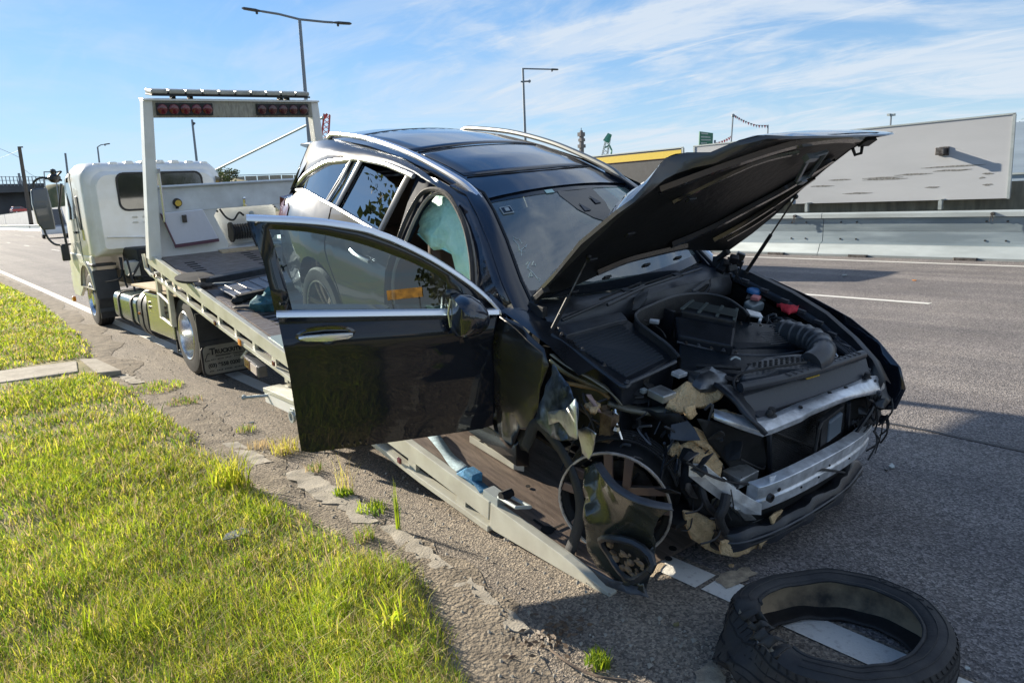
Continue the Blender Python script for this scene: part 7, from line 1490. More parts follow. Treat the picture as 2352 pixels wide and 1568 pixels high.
# lower lip, bowed, with ground-in sand
lipP = [(0.5,-0.536,0.229), (0.6,-0.552,0.246), (0.66,-0.461,0.261), (0.7,-0.256,0.277), (0.71,0.015,0.288), (0.66,0.357,0.243), (0.56,0.716,0.181)]
rows = []
for p in smooth_path([Vector(p) for p in lipP], 7): p = p + Vector((noise.noise(p * 9) * .02, 0, noise.noise(p * 13) * .018)); rows.append([p + Vector((-.14, 0, .05)), p + Vector((-.02, 0, .075)), p + Vector((.0, 0, .06)), p + Vector((.015, 0, .0)), p + Vector((-.02, 0, -.015)), p + Vector((-.14, 0, -.01))])
b = MB(); b.grid(rows); lp = c_('lower_lip', b, plas, solid=.004, smooth=40)
for o_, m_ in ((.045, plas_grey), (.02, rub)): cable('lip_groove', [Vector(p) + Vector((.012, 0, o_)) for p in lipP], .005, m_, 5, parent=lp)
b = MB(); b.grid([[Vector(p) + Vector((-.06, 0, .07)), Vector(p) + Vector((-.09, 0, .17))] for p in lipP[1:]]); c_('lower_grille', b, blk, solid=.004)
# sound foam clumps
def clump(P, m=foam, amp=.03, th=.03, seed=1, step=.03, nm='foam_clump'): return blob_sheet(nm, P, m, amp, step, th, seed=seed)
clump([(0.167,-0.519,0.86), (0.193,-0.448,0.89), (0.217,-0.379,0.9), (0.268,-0.315,0.87), (0.314,-0.298,0.85), (0.317,-0.369,0.83), (0.289,-0.488,0.82), (0.273,-0.56,0.82), (0.209,-0.591,0.83)], seed=31)
clump([(0.34,-0.591,0.875), (0.36,-0.578,0.837), (0.37,-0.612,0.826), (0.36,-0.633,0.849), (0.34,-0.636,0.877)], seed=32, step=.02, th=.02)
clump([(0.28,-0.609,0.8), (0.32,-0.575,0.763), (0.36,-0.526,0.734), (0.4,-0.451,0.657), (0.43,-0.423,0.598), (0.42,-0.486,0.625), (0.38,-0.556,0.685), (0.33,-0.613,0.746)], seed=33)
clump([(0.3,-0.59,0.653), (0.34,-0.553,0.688), (0.4,-0.481,0.648), (0.45,-0.452,0.583), (0.48,-0.498,0.546), (0.44,-0.568,0.607), (0.38,-0.622,0.64)], seed=34)
clump([(0.28,-0.623,0.636), (0.3,-0.591,0.658), (0.32,-0.572,0.627), (0.32,-0.601,0.591), (0.3,-0.635,0.609)], seed=35, step=.02)
clump([(0.338,-0.445,0.8), (0.35,-0.407,0.81), (0.411,-0.357,0.8), (0.448,-0.373,0.79), (0.415,-0.423,0.79)], seed=36, step=.02, th=.015)
clump([(0.44,-0.677,0.407), (0.47,-0.603,0.383), (0.53,-0.531,0.342), (0.58,-0.447,0.253), (0.57,-0.515,0.186), (0.52,-0.575,0.205), (0.48,-0.629,0.257), (0.45,-0.656,0.326)], seed=37, th=.02)
clump([(0.66,-0.346,0.379), (0.67,-0.24,0.374), (0.67,-0.26,0.326), (0.67,-0.332,0.339)], seed=38, step=.015, th=.01); clump([(0.6,-0.6,0.32), (0.645,-0.511,0.286), (0.67,-0.394,0.262), (0.67,-0.4,0.224), (0.64,-0.522,0.227), (0.6,-0.582,0.24)], seed=43, step=.02, th=.012); clump([(0.675,-0.422,0.277), (0.69,-0.276,0.28), (0.69,-0.3,0.246), (0.67,-0.384,0.226)], seed=39, step=.015, th=.01)
clump([(-0.043,-0.869,0.8), (-0.025,-0.833,0.82), (0.01,-0.824,0.81), (0.037,-0.873,0.78), (0.018,-0.897,0.79)], seed=40, step=.015, th=.02, amp=.02); clump([(-0,-0.792,0.74), (0.02,-0.78,0.711), (-0,-0.799,0.685)], seed=41, step=.015)
clump([(0.36,-0.412,0.71), (0.38,-0.389,0.678), (0.4,-0.36,0.637), (0.39,-0.381,0.643), (0.37,-0.401,0.672)], seed=42, step=.015, th=.01)
b = MB(); b.ball((0.212,-0.327,0.88), .075, 12, (1.1, 1.5, .6), .4, 6); c_('crushed_canister', b, mat('dull silver shell', (.20, .21, .22), .35, .7, col2=(.08, .085, .09), vscale=9, bump=.4, bscale=18))
b = MB(); b.box((0.119,-0.424,0.9), (.05, .06, .02)); c_('foil_tab', b, alu, smooth=0, bevel=.002)
b = MB(); b.box((0.144,-0.564,0.84), (.10, .09, .04)); c_('foil_pad', b, alu_dirty, smooth=0, bevel=.006)
# bent inner rails in dull primer
strap('bent_apron', [(-0.252,-0.908,0.98), (-0.158,-0.873,0.94), (-0.072,-0.811,0.9), (0.005,-0.769,0.86), (0.046,-0.732,0.8)], lambda t: .05 + .04 * t, primer, 6, .006, (0, .4, 1))
strap('bent_apron', [(-0.247,-0.925,0.95), (-0.175,-0.882,0.9), (-0.108,-0.815,0.86), (-0.025,-0.749,0.82)], .035, mat('olive primer', (.20, .19, .13), .5, .3, var=.3, vscale=12), 6, .006, (0, 1, .3))
cable('bent_tube', [(-0.198,-0.912,0.86), (-0.137,-0.827,0.84), (-0.067,-0.766,0.83), (-0.014,-0.743,0.8)], .010, mat('ochre sealant', (.33, .21, .08), .6), 6)
strap('crushed_rail', [(-0.004,-0.753,0.8), (0.058,-0.699,0.78), (0.127,-0.623,0.77), (0.175,-0.544,0.78), (0.235,-0.448,0.79)], .055, primer, 6, .02, (0, .1, 1))
for i, (u, v) in enumerate(((1375, 905), (1390, 915), (1410, 920), (1365, 930))): pass
blob_sheet('torn_bracket', [(-0.037,-0.879,0.85), (-0.023,-0.857,0.85), (0.022,-0.848,0.8), (0.044,-0.847,0.78), (0.021,-0.858,0.78)], mat('pinkish brown metal', (.34, .24, .22), .5, .3), .008, .02, seed=9)
b = MB(); b.box((-0.004,-0.67,0.83), (.04, .05, .03)); c_('connector', b, mat('faded red plug', (.35, .12, .10), .5), smooth=0, bevel=.004); b = MB(); b.box((0.071,-0.609,0.84), (.025, .03, .02)); c_('connector', b, galv_l, smooth=0, bevel=.003)
def shard(a, r, m):
    ax_ = Vector((r_.uniform(-1, 1), r_.uniform(-1, 1), r_.uniform(-1, 1))).normalized(); u = ax_.orthogonal().normalized(); v = ax_.cross(u); n = r_.randrange(4, 8); st_ = r_.uniform(.3, 1.0)
    o1 = []; o2 = []
    for k in range(n):
        q = r * r_.uniform(.5, 1.1); p = a + u * cos(6.283 * k / n) * q + v * sin(6.283 * k / n) * q * st_ + ax_ * r_.uniform(-.2, .2) * r; o1.append(p); o2.append(p + ax_ * .006)
    b = MB(); b.loft([o1, o2]); return c_('broken_fragment', b, m, smooth=0, bevel=.002)
# loose wiring hanging everywhere on the torn corner
r_ = random.Random(21)
def jitter(a): return r_.uniform(-a, a)
for i in range(34):
    a = Vector((r_.uniform(-.2, .38), r_.uniform(-.80, -.42), r_.uniform(.60, .84))); e = a + Vector((jitter(.16), jitter(.16), -r_.uniform(.02, .26))); m1 = lerp(a, e, .33) + Vector((jitter(.06), jitter(.06), jitter(.06))); m2 = lerp(a, e, .66) + Vector((jitter(.06), jitter(.06), -.04))
    cable('wire', [a, m1, m2, e], r_.uniform(.003, .008), [rub, plas, rub, plas_grey][r_.randrange(4)], 4, 5)
for i in range(16):
    a = Vector((r_.uniform(.40, .56), r_.uniform(-.60, -.28), r_.uniform(.38, .60))); e = a + Vector((jitter(.08), r_.uniform(-.25, .25), -r_.uniform(.0, .12))); m1 = lerp(a, e, .5) + Vector((.03, jitter(.05), -.05)); cable('wire', [a, m1, e], r_.uniform(.003, .007), rub, 4, 5)
for i in range(40):
    a = Vector((r_.uniform(-.1, .5), r_.uniform(-.82, -.35), r_.uniform(.32, .80))); shard(a, r_.uniform(.03, .09), [chass, blk, plas, plas_grey, steel, rust, blk, rub_dust][r_.randrange(8)])
cable('wire', [(0.46,-0.743,0.699), (0.52,-0.609,0.607), (0.55,-0.444,0.53), (0.6,-0.314,0.514), (0.66,-0.092,0.513)], .006, rub); cable('wire', [(0.68,-0.095,0.531), (0.7,-0.017,0.531), (0.7,0.212,0.433)], .006, rub); cable('wire', [(0.62,0.432,0.34), (0.6,0.498,0.477), (0.6,0.691,0.549), (0.58,0.809,0.424), (0.56,0.847,0.263)], .0035, rub)
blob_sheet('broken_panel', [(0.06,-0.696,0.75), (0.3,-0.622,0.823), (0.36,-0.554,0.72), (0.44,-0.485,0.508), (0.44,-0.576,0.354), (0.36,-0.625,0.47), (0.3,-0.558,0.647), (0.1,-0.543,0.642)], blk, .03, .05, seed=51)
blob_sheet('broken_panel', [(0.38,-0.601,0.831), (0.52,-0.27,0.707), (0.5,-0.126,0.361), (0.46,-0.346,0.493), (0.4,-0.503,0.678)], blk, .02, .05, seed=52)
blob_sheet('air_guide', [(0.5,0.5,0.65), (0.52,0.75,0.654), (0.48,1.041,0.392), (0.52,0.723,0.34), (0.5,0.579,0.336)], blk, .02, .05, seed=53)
blob_sheet('torn_liner', [(0.38,-0.604,0.473), (0.44,-0.613,0.532), (0.5,-0.53,0.371), (0.48,-0.54,0.315), (0.42,-0.583,0.358)], rub_dust, .02, .03, seed=54)
# left headlamp remains: stacked fins following the fender
for k in range(7):
    o_ = k * .020; P = [Vector((.28 + o_ * .3, .60 + o_, .915 - k * .004)), Vector((.42 + o_ * .3, .585 + o_, .87 - k * .005)), Vector((.53 + o_ * .2, .56 + o_, .80 - k * .006)), Vector((.60, .53 + o_, .74 - k * .006))]
    b = MB(); P = smooth_path(P, 3); b.grid([[p, p + Vector((0, 0, -.05))] for p in P]); c_('headlamp_fin', b, [plas, plas_grey][k % 2], solid=.005)
blob_sheet('headlamp_housing', [(.30, .56, .86), (.50, .54, .76), (.60, .52, .70), (.62, .66, .62), (.60, .78, .64), (.50, .80, .76), (.30, .76, .88)], plas, .012, .04, seed=61)
for i in range(12): a = Vector((r_.uniform(.5, .64), r_.uniform(.58, .74), r_.uniform(.50, .72))); cable('wire', [a, a + Vector((.03, jitter(.05), -.06)), a + Vector((jitter(.03), jitter(.06), -.15))], .005, rub, 4, 5)
for i in range(10): a = Vector((r_.uniform(.5, .62), r_.uniform(.58, .76), r_.uniform(.50, .72))); shard(a, .05, [plas, blk, plas_grey][i % 3])
b = MB(); b.box((0.322,0.749,0.87), (.035, .04, .006)); c_('white_label', b, galv_l, smooth=0)
# gas struts
for s, P in ((-1, ((-0.417,-0.785,0.99), (-0.355,-0.62,1.382))), (1, ((-0.41,0.78,1.076), (-0.149,0.74,1.588)))):
    a, e = Vector(P[0]), Vector(P[1]); m_ = lerp(a, e, .52); b = MB(); b.tube([a, m_], .011, 8); gs = c_('gas_strut', b, chass)
    b = MB(); b.tube([m_, e], .005, 6); c_('strut_rod', b, steel, parent=gs); b = MB(); b.ball(a, .017, 8); b.ball(e, .015, 8); c_('strut_ball', b, chass, parent=gs)
# --- bonnet, in its own plane
ha = rad(43.5)
def HP(Y, v, w=0.0): return Vector((-.64 + v * cos(ha) - w * sin(ha), Y, 1.12 + v * sin(ha) + w * cos(ha)))
outl = [(-.72, -.05), (-.76, .25), (-.785, .54), (-.765, .80), (-.75, .90), (-.70, .96), (-.63, .99), (-.56, 1.0), (-.50, 1.06), (-.44, 1.12), (-.38, 1.20), (-.30, 1.29), (-.21, 1.34), (-.08, 1.375), (.06, 1.39), (.25, 1.392), (.44, 1.38), (.56, 1.35), (.65, 1.32), (.65, 1.24), (.65, 1.13), (.69, .95), (.73, .75), (.78, .50), (.80, .30), (.78, .10), (.60, .10), (.33, .16), (.05, .155), (-.19, .12), (-.40, .0), (-.50, -.04)]
def hcrown(Y, v):
    w = .045 * (1 - (Y / .8) ** 2) + .03 * sin(min(1, v / 1.3) * pi)
    w -= .2 * max(0, v - 1.02) ** 1.5 + 1.3 * max(0, v - 1.24) ** 1.3           # nose turns down
    # crumple on the right front
    k = math.exp(-((Y + .45) / .30) ** 2) * math.exp(-((v - 1.0) / .30) ** 2)
    w += .05 * math.exp(-((Y + .54) / .12) ** 2) * math.exp(-((v - .93) / .12) ** 2)
    w += k * (.018 * sin(v * 19 + Y * 11) + .04 * noise.noise(Vector((Y * 6, v * 6, 0))))
    w -= .05 * math.exp(-((Y + .76) / .05) ** 2) + .03 * math.exp(-((Y - .76) / .05) ** 2)
    return w
hood = c_('bonnet', panel(outl, lambda Y, v: HP(Y, v, .02 + hcrown(Y, v)), .06), paint, smooth=60)
ins = [(Y * .965 + .0, lerp(v, .6, .03)) for Y, v in outl]
hi_ = c_('bonnet_liner', panel(ins, lambda Y, v: HP(Y, v, -.012 + .6 * hcrown(Y, v) + .004 * noise.noise(Vector((Y * 9, v * 9, 4)))), .07), mat('black bonnet felt', (.012, .013, .014), .5, bump=.3, bscale=30), parent=hood, smooth=60)
rows = []
n = len(outl)
for i in range(n + 1):
    Y, v = outl[i % n]; Yi, vi = ins[i % n]; rows.append([HP(Y, v, .022 + hcrown(Y, v)), HP(Y, v, .002 + hcrown(Y, v) * .9), HP(Yi, vi, -.014 + .6 * hcrown(Yi, vi))])
c_('bonnet_edge', MB().grid(rows), mat('bonnet edge', (.05, .05, .05), .35, coat=.6), parent=hood, smooth=60)
def hstrip(name, P, w, h, m): # raised pressing on the underside
    P = smooth_path([HP(Y, v, -.018 + .6 * hcrown(Y, v)) for Y, v in P], 4); rows = []; nn = Vector((-sin(ha), 0, cos(ha)))
    for i, p in enumerate(P): d = (P[min(i + 1, len(P) - 1)] - P[max(i - 1, 0)]).normalized(); s = d.cross(nn).normalized() * w / 2; rows.append([p - s, p - s * .5 - nn * h, p + s * .5 - nn * h, p + s])
    return c_(name, MB().grid(rows), m, parent=hood, smooth=30)
ribm = mat('bonnet rib paint', (.035, .032, .03), .25, coat=.8)
hstrip('bonnet_rib', [(.56, 1.05), (.52, .80), (.42, .62), (.28, .42), (.08, .29)], .07, .02, ribm)
hstrip('bonnet_rib', [(.63, .88), (.62, .66), (.56, .42), (.46, .27)], .04, .02, ribm)
hstrip('bonnet_rib', [(.69, .56), (.67, .40), (.60, .25)], .03, .015, ribm)
hstrip('bonnet_rib', [(.25, .24), (0, .22), (-.20, .20), (-.36, .13)], .05, .02, ribm)
hstrip('bonnet_rib', [(-.60, .92), (-.30, 1.10), (0, 1.22), (.30, 1.26), (.58, 1.22)], .06, .02, ribm)
hstrip('bonnet_rib', [(-.40, .80), (-.10, 1.05), (.15, 1.13)], .03, .012, ribm)
for (Y, v) in ((-.55, .62), (-.38, .88), (-.62, .40), (-.30, .12), (-.05, .18), (.2, .19), (-.45, .0)):
    b = MB(); b.box(HP(Y, v, -.03), (.03, .05, .012), Matrix.Rotation(-ha, 3, 'Y')); c_('liner_clip', b, plas, parent=hood, smooth=0, bevel=.003)
lq = [(.17, 1.22), (.27, 1.22), (.50, 1.0), (.46, .93), (.40, .95)]
b = MB(); PL = [(.19, 1.19), (.29, 1.20), (.31, 1.14), (.42, .99), (.36, .97), (.26, 1.10), (.22, 1.15)]
b.tube([HP(Y, v, -.045) for Y, v in ((.14, 1.17), (.24, 1.20), (.40, .99), (.33, .96), (.17, 1.14), (.14, 1.17))], .012, 5); b.box(HP(.15, 1.17, -.05), (.03, .08, .03), Matrix.Rotation(-ha, 3, 'Y')); b.box(HP(.38, .95, -.045), (.03, .05, .03), Matrix.Rotation(-ha, 3, 'Y')); c_('bonnet_latch', b, mat('blue grey latch', (.22, .26, .31), .4, .4), parent=hood, smooth=0)
b = MB(); b.tube([HP(.52, 1.18, -.03), HP(.55, 1.16, -.055), HP(.57, 1.18, -.06), HP(.55, 1.21, -.04)], .008, 6); b.box(HP(.57, 1.23, -.03), (.05, .10, .02), Matrix.Rotation(-ha, 3, 'Y')); c_('safety_catch', b, chass, parent=hood)
for s in (-1, 1):
    h0 = Vector((-.60, s * .74, 1.09 if s < 0 else 1.12)); b = MB(); b.tube([h0 + Vector((0, 0, -.08)), h0, HP(s * .72, .12, -.02)], .014, 6); b.box(h0 + Vector((.03, 0, -.02)), (.12, .03, .06)); b.box(HP(s * .73, .08, -.03), (.10, .04, .03), Matrix.Rotation(-ha, 3, 'Y')); c_('bonnet_hinge', b, chass, smooth=0, bevel=.004)
cl = Vector((-.50, .72, 1.14)); 
b = MB()
for i in range(7): b.box(cl + Vector((jitter(.07), jitter(.05), jitter(.06))), (.05, .04, .04), Matrix.Rotation(r_.random() * 3, 3, (1, .5, .2)))
c_('hinge_cover', b, plas, smooth=0, bevel=.004)
for i in range(6): a = cl + Vector((jitter(.05), jitter(.04), .0)); cable('wire', [a, a + Vector((jitter(.08), .05, -.04)), a + Vector((jitter(.08), .02, -.12))], .005, rub, 4, 5)
# --- open driver door, in its own plane: s out from the hinge, w outward, z up
da_ = rad(68.5); DU = Vector((-cos(da_), -sin(da_), 0)); DN = Vector((sin(da_), -cos(da_), 0)); D0 = Vector((-.66, -.92, 0))
def DP(s, z, w=0.0): return D0 + DU * s + DN * w + Vector((0, 0, z))
def dbulge(s, z):
    w = interp(z, [.34, .5, .75, .90, .955, 1.0, 1.06, 1.12], [-.035, -.005, .012, .006, .020, -.008, -.045, -.080])
    w += -.02 * ((s - .5) / .5) ** 2 * .5
    return w
lo = [(0.0, .40), (0.005, .7), (0.0, 1.045), (.3, 1.065), (.7, 1.09), (1.068, 1.105), (1.045, .95), (1.03, .81), (1.015, .55), (1.005, .36), (.96, .345), (.5, .365), (.06, .385)]
door = c_('front_door', panel(lo, lambda s, z: DP(s, z, dbulge(s, z)), .05), paint_door, smooth=60, label='open driver door swung out over the roadside')
b = panel([(s, z) for s, z in lo], lambda s, z: DP(s, z, dbulge(s, z) - .10), .2); c_('door_lining', b, trimd, parent=door)
rows = []
for i in range(len(lo) + 1): s_, z_ = lo[i % len(lo)]; rows.append([DP(s_, z_, dbulge(s_, z_)), DP(s_, z_, dbulge(s_, z_) - .10)])
c_('door_edge', MB().grid(rows), paint_door, parent=door)
# window frame: outer hoop and chrome
hoop_o = [(1.073,1.106), (1.087,1.218), (1.108,1.344), (1.165,1.541), (0.998,1.531), (0.899,1.523), (0.799,1.511), (0.646,1.482), (0.568,1.454), (0.49,1.422), (0.332,1.34), (0.169,1.233), (0.06,1.143), (-0.013,1.061)]
hoop_i = [(0.994,1.114), (1.013,1.224), (1.039,1.341), (1.071,1.484), (0.986,1.478), (0.903,1.468), (0.804,1.447), (0.703,1.421), (0.625,1.395), (0.548,1.366), (0.411,1.309), (0.304,1.252), (0.252,1.208), (0.257,1.076)]
def dw(z): return -.03 - (z - 1.1) * .30
b = MB(); b.grid([[DP(o[0], o[1], dw(o[1])), DP(i_[0], i_[1], dw(i_[1]) + .002)] for o, i_ in zip(hoop_o, hoop_i)]); c_('window_frame', b, frit, parent=door, solid=.035)
b = MB(); Pc = smooth_path([DP(s_, z_ - .004, dw(z_) + .012) for s_, z_ in hoop_o[3:]], 4)
rows = [[p + DN * -.02 + Vector((0, 0, .012)), p + DN * .004 + Vector((0, 0, .010)), p + DN * .013 + Vector((0, 0, -.002)), p + DN * .015 + Vector((0, 0, -.012)), p + Vector((0, 0, -.016))] for p in Pc]; b.grid(rows); c_('frame_trim', b, chrome, parent=door)
b = MB(); rows = [[DP(s_, z_ + .013, -.012), DP(s_, z_ + .009, .004), DP(s_, z_ - .002, .013), DP(s_, z_ - .012, .016), DP(s_, z_ - .016, -.004)] for s_, z_ in [(lerp(1.066, .0, k / 10), lerp(1.12, 1.066, k / 10)) for k in range(11)]]; b.grid(rows); c_('belt_trim', b, chrome, parent=door)
b = panel([(s_, z_) for s_, z_ in hoop_i], lambda s, z: DP(s, z, dw(z) - .012), .12); c_('door_window', b, glass_clear, parent=door)
b = panel([(0.266,1.077), (0.26,1.178), (0.225,1.182), (0.096,1.105), (0.007,1.062)], lambda s, z: DP(s, z, dw(z) + .004), .1); c_('mirror_triangle', b, frit, parent=door, solid=.01)
# handle in its scoop
b = MB(); rows = []
hc = (.848, .992)
for r_i in (0, .35, .7, 1.0, 1.12): rows.append([DP(hc[0] + .128 * r_i * cos(a), hc[1] + .048 * r_i * sin(a), dbulge(hc[0], hc[1]) + (.004 if r_i < 1.05 else -.004)) for a in [2 * pi * k / 24 for k in range(25)]])
b.grid(rows); c_('handle_scoop', b, mat('scoop gloss', (.008, .010, .013), .15, coat=1), parent=door)
b = MB(); b.loft([[DP(s_, .995 + zz_ * h, dbulge(.85, .99) + .022 + q * .012 + dd) for zz_, q in ((-1, -.6), (-1, .6), (0, 1), (1, .6), (1, -.6))] for s_, h, dd in ((.725, .006, -.012), (.75, .013, 0), (.85, .017, .008), (.94, .013, 0), (.975, .006, -.012))]); c_('door_handle', b, chrome, parent=door, smooth=50)
# mirror
mc = DP(.17, 1.095, .12)
b = MB(); rings = []
mo = [(.086, .088), (.05, .100), (.0, .094), (-.045, .068), (-.078, .030), (-.092, -.010), (-.082, -.045), (-.04, -.078), (.02, -.096), (.07, -.100), (.088, -.090), (.090, 0)]
for (w_, k_, so) in ((-.085, .80, .01), (-.075, .94, .004), (-.03, 1.0, 0), (.03, .95, -.002), (.07, .80, -.004), (.095, .52, -.006), (.105, .2, -.008)):
    rings.append([mc + DU * (so + s_ * k_ + .02 * (1 - k_)) + DN * w_ + Vector((0, 0, z_ * k_)) for s_, z_ in mo])
b.loft(rings); mi = c_('door_mirror', b, paint, parent=door, smooth=38)
b = MB(); b.tube([mc + DU * (.088) + DN * (-.065) + Vector((0, 0, .07)), mc + DU * .10 + DN * (-.065), mc + DU * .088 + DN * (-.065) + Vector((0, 0, -.075))], .006, 6); c_('mirror_rim', b, chrome, parent=door)
b = MB(); b.loft([[mc + DU * s_ + DN * (w_) + Vector((0, 0, z_)) for s_, w_ in ((-.05, -.08), (.05, -.08), (.05, .02), (-.05, .02))] for z_ in (-.07, -.09)]); b.loft([[mc + DU * s_ + DN * w_ + Vector((0, 0, -.085)) for s_, w_ in ((-.045, -.07), (.055, -.07), (.055, .0), (-.045, .0))], [DP(.20 + s_, .975 + 0, .01 + w_) for s_, w_ in ((-.05, -.02), (.06, -.02), (.06, .02), (-.05, .02))]]); c_('mirror_foot', b, paint, parent=door, smooth=30, bevel=.006)
b = MB(); b.tube([mc + DU * (.06) + DN * (.07) + Vector((0, 0, -.045)), mc + DU * .0 + DN * (.092) + Vector((0, 0, -.045)), mc + DU * (-.07) + DN * .05 + Vector((0, 0, -.03))], .005, 5); c_('mirror_strip', b, plas, parent=door)
b = MB(); b.box(DP(.05, .72, -.06), (.08, .05, .05)); b.box(DP(.02, .95, -.05), (.06, .04, .05)); b.box(DP(.02, .50, -.05), (.06, .04, .05)); c_('door_hinge', b, chass)
b = MB()
for i in range(5): b.ball(DP(.8 - i * .03, .375 + .01 * (i % 2), dbulge(.8, .38) + .006), .008, 6, (2, .5, .7), .5, i)
c_('dried_mud', b, rust, parent=door)
# ---------------------------------------------------------------- torn tyre on the road
tc0 = Vector((2.365, 1.175, .145)); tyre = thing('torn_tyre', 'torn low profile tyre with split sidewall lying on the asphalt by the lane edge', 'tyre', loc=(tc0.x, tc0.y, 0))
RX = .352; NSEG = 96
prof = [(.262, .098), (.272, .112), (.300, .122), (.330, .118), (.352, .098), (.362, .05), (.364, .0), (.362, -.05), (.352, -.098), (.330, -.118), (.300, -.122), (.272, -.112), (.262, -.098), (.270, -.100), (.300, -.108), (.330, -.095), (.348, -.05), (.350, 0), (.348, .05), (.330, .095), (.300, .108), (.270, .100)]
def tpt(a, r, z, seed=0.0):
    # the casing is pinched and flattened on the left, where the sidewall has come away
    k = math.exp(-((((a - TA + pi) % (2 * pi)) - pi) / .42) ** 2); k2 = math.exp(-((((a - TA + pi) % (2 * pi)) - pi) / .8) ** 2)
    rr_ = r * 1.06 + .012 * cos(2 * a + .6) ; zz_ = z * (1 - .25 * k)
    if z > 0: pass
    rr_ -= .075 * k * (z / .12); zz_ -= .02 * k * (z > 0)
    x = rr_ * cos(a) * 1.03; y = rr_ * sin(a) * .985
    tilt = .040 * k2
    n_ = noise.noise(Vector((cos(a) * 3, sin(a) * 3, z * 9))) * .010 * (1 + 3 * k)
    q_ = noise.noise(Vector((a * 6, z * 14, 3))) * .035 * k; x += q_ * cos(a); y += q_ * sin(a)
    return Vector((tc0.x + x, tc0.y + y, max(.004, .096 + zz_ * .76 + tilt + n_)))
TA = rad(150)
gap0, gap1 = 0, NSEG
def tyre_part(name, idx, m, a0=0.0, a1=2 * pi, jag=0.0, m2=None, off=0.0):
    rows = []
    for k in range(NSEG + 1):
        a = lerp(a0, a1, k / NSEG); rows.append([tpt(a, prof[i][0] + off, prof[i][1]) for i in idx])
    b = MB(); b.grid(rows); return obj(name, b, m, tyre, I4, smooth=50)
tyre_part('tread', [4, 5, 6, 7, 8], rub, a0=0, a1=2 * pi)
tyre_part('lower_sidewall', [8, 9, 10, 11, 12, 13, 14, 15], rub, 0, 2 * pi)
tyre_part('inner_liner', [15, 16, 17, 18, 19], mat('sandy inner liner', (.50, .38, .24), .85, col2=(.09, .08, .065), vscale=6, bump=.4, bscale=60, lo=.34, hi=.56, detail=8), 0, 2 * pi)
tyre_part('upper_sidewall', [19, 20, 21, 0, 1, 2, 3, 4], rub, TA - 2 * pi + .50, TA - .50)
# bead wire edges and torn lips
for (zz_, a0, a1, nm) in ((.105, TA - 2 * pi + .50, TA - .50, 'bead'), (-.105, 0, 2 * pi, 'bead')):
    b = MB(); b.tube([tpt(lerp(a0, a1, k / 80), .262, zz_) for k in range(81)], .008, 6); obj(nm, b, rub_dust, tyre, I4)
rt = random.Random(5)
def tlip(a, sgn):
    P = []
    for i in range(9):
        t = i / 8; r = lerp(.262, .352, t); z = .122 * sin(lerp(.95, 2.1, t)); P.append((r, z))
    rows = []
    for j in range(6):
        aa = a + sgn * j * .055; rows.append([tpt(aa, r - .006 * j, z - .02 * j + .014 * noise.noise(Vector((i_ * .8, j * 1.1, a)))) + Vector((rt.uniform(-.004, .004), rt.uniform(-.004, .004), 0)) for i_, (r, z) in enumerate(P)])
    b = MB(); b.grid(rows); return obj('torn_sidewall', b, rub_dust, tyre, I4, solid=.006, smooth=50)
tlip(TA - .50, 1); tlip(TA + .50, -1)
b = MB()
for i in range(9):
    a = TA + .1 + i * .03; P = [tpt(a, .345, .08), tpt(a + .02, .30, .03) + Vector((0, 0, .01)), tpt(a + .05, .27, -.05)]
    b.tube(smooth_path(P, 4), .004 + .004 * rt.random(), 5)
obj('frayed_cord', b, mat('pale frayed cord', (.42, .38, .33), .9, bump=.5), tyre, I4)
# tread grooves and sipes as dark bars standing in for their shade
b = MB()
for z in (-.062, -.022, .022, .062): b.tube([tpt(2 * pi * k / 96, .3625 if abs(z) < .05 else .3585, z) for k in range(97)], .0042, 4)
obj('tread_groove', b, slotm, tyre, I4)
b = MB()
for k in range(150):
    a = 2 * pi * k / 150; s_ = 1 if k % 2 else -1
    b.tube([tpt(a, .3535, s_ * .095), tpt(a + .015, .360, s_ * .075)], .0028, 3); b.tube([tpt(a, .3635, s_ * .014), tpt(a + .012, .361, s_ * .052)], .0020, 3)
o_ = obj('tread_sipe', b, slotm, tyre, I4); o_['kind'] = 'stuff'
b = MB(); b.tube([tpt(lerp(TA - 5.6, TA - .5, k / 80), .300, .1235) for k in range(81)], .0018, 4); b.tube([tpt(lerp(TA - 5.6, TA - .5, k / 80), .330, .1195) for k in range(81)], .0016, 4); obj('sidewall_ring', b, rub_dust, tyre, I4)
b = MB()
for k in range(5):
    a = rad(-38 + k * 9); b.tube([tpt(a, .318, .1225), tpt(a + .05, .306, .1235), tpt(a + .08, .318, .1225)], .002, 4)
obj('sidewall_mark', b, rub_dust, tyre, I4)
for k in range(4):
    a = TA + (-.30 + k * .2); P = [tpt(a, .352, .095), tpt(a + .05, .33, .125) + Vector((0, 0, .015)), tpt(a + .10, .30, .10) + Vector((0, 0, .02 * (k % 2)))]; rows = []
    for p in smooth_path(P, 3): rows.append([p + Vector((rt.uniform(-.01, .01), -.022, 0)), p + Vector((0, 0, .006)), p + Vector((rt.uniform(-.01, .01), .02, -.004))])
    b = MB(); b.grid(rows); obj('torn_sidewall', b, rub_dust, tyre, I4, solid=.006, smooth=50)
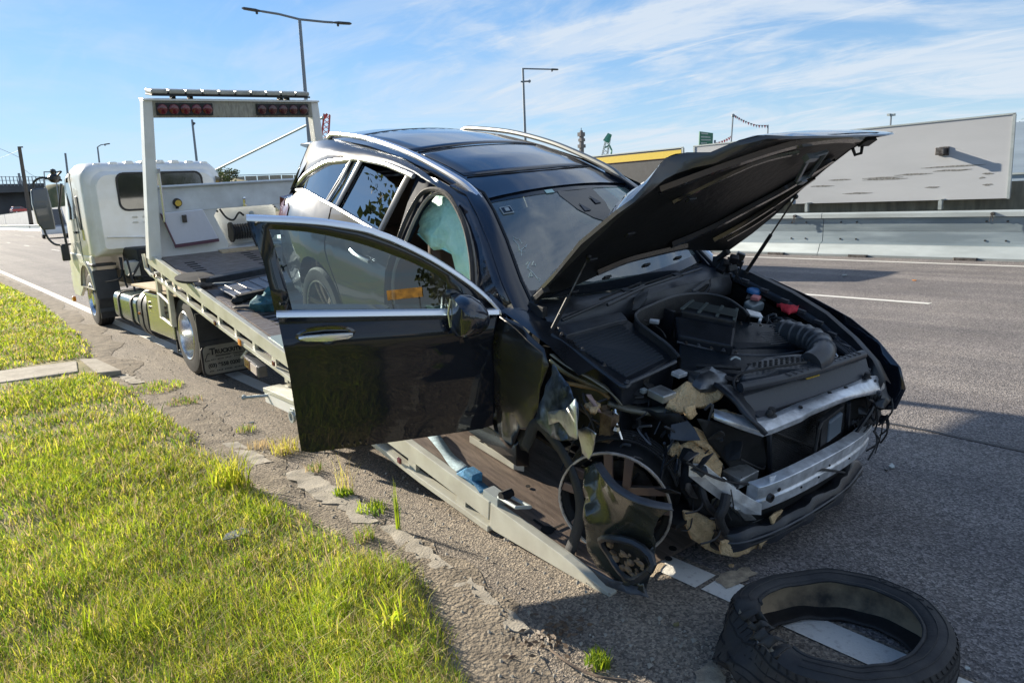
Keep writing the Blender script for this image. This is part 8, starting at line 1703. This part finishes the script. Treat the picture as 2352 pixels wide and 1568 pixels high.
# ---------------------------------------------------------------- litter
def bit(name, label, cat, p, s, m, rz=0, rx=0, seed=0, z=.006):
    b = MB(); rr = random.Random(seed); n = 6; P = [Vector((cos(2 * pi * k / n) * s[0] * (.7 + .5 * rr.random()), sin(2 * pi * k / n) * s[1] * (.7 + .5 * rr.random()), 0)) for k in range(n)]
    R_ = Matrix.Rotation(rz, 3, 'Z') @ Matrix.Rotation(rx, 3, 'X'); P = [R_ @ q for q in P]; b.prism(P, R_ @ Vector((0, 0, s[2])))
    b.v = [(x, y, zz_ + noise.noise(Vector((x * 40, y * 40, seed))) * s[2] * .6) for x, y, zz_ in b.v]
    return tag(obj(name, b, m, None, Matrix.Translation((p[0], p[1], z)), smooth=0), label, cat)
bit('grey_shard', 'grey broken plastic shard lying flat in the grass', 'debris', (1.089,3.727,0.08), (.085, .05, .006), mat('grey shard', (.30, .31, .32), .5, col2=(.18, .19, .2), vscale=20), .3, .1, 1, .085)
bit('white_fragment', 'small white fragment on the shaded asphalt right of the bumper beam', 'debris', (4.355,1.864,0), (.035, .018, .006), galv_l, .4, .2, 2, .012)
bit('dark_fragment', 'dark sliver beside the white fragment on the asphalt', 'debris', (4.299,1.872,-0), (.022, .014, .006), plas, .4, .1, 3)
bit('white_fragment', 'tiny white chip on the road in the shadow of the passing car', 'debris', (12.621,6.351,0), (.07, .05, .02), galv_l, .2, 0, 4)
bit('orange_fragment', 'tiny orange speck at the foot of the steel barrier', 'debris', (14.737,6.074,0) if False else (12.484,5.126,0), (.03, .03, .01), amber, 0, 0, 5)
bit('brown_clod', 'small brown clod on the asphalt in front of the tyre', 'debris', (2.143,1.722,0), (.014, .012, .008), soil, 0, 0, 6)
bit('sand_chip', 'pale sandy chip on the asphalt under the wrecked bumper', 'debris', (2.696,1.843,0), (.02, .014, .006), foam, 0, 0, 7)
bit('white_fragment', 'tiny white chip on the asphalt right of the torn tyre', 'debris', (2.658,0.846,0), (.012, .010, .004), galv_l, 0, 0, 8)
bit('glass_chip', 'small pale chip lying on the verge dirt beneath the tail beam', 'debris', (1.971,5.944,0), (.03, .015, .006), galv_l, 0, .2, 9)
bit('grey_scrap', 'flat pale scrap on the shoulder behind the truck wheel', 'debris', (1.563,6.793,0) if False else (1.546,6.754,0), (.06, .02, .004), galv_l, .3, 0, 10)
b = MB(); b.tube(smooth_path([(1.656,1.934,0.02), (1.641,1.832,0.03), (1.657,1.758,0.02), (1.672,1.674,0.03), (1.731,1.613,0.02)], 4), .005, 5); b.tube([(1.657,1.758,0.02), (1.671,1.722,0.05)], .003, 4); tag(obj('twig', b, bark), 'bent brown twig lying on the asphalt at the bottom edge', 'twig')
lm_ = leafmat('dead leaf litter', (.12, .08, .05), .3, 3, .1)
b = MB(); rl_ = random.Random(9)
for i in range(70):
    c = Vector((1.748,2.009,0.012)) + Vector((rl_.gauss(0, .10), rl_.gauss(0, .06), rl_.random() * .015)); u = Vector((rl_.uniform(-1, 1), rl_.uniform(-1, 1), rl_.uniform(-.3, .3))).normalized() * .018; v = u.orthogonal().normalized() * .007; b.add([c - u, c + v, c + u, c - v], [(0, 1, 2, 3)])
o_ = obj('leaf_litter', b, lm_, smooth=0, recalc=False); o_['kind'] = 'stuff'
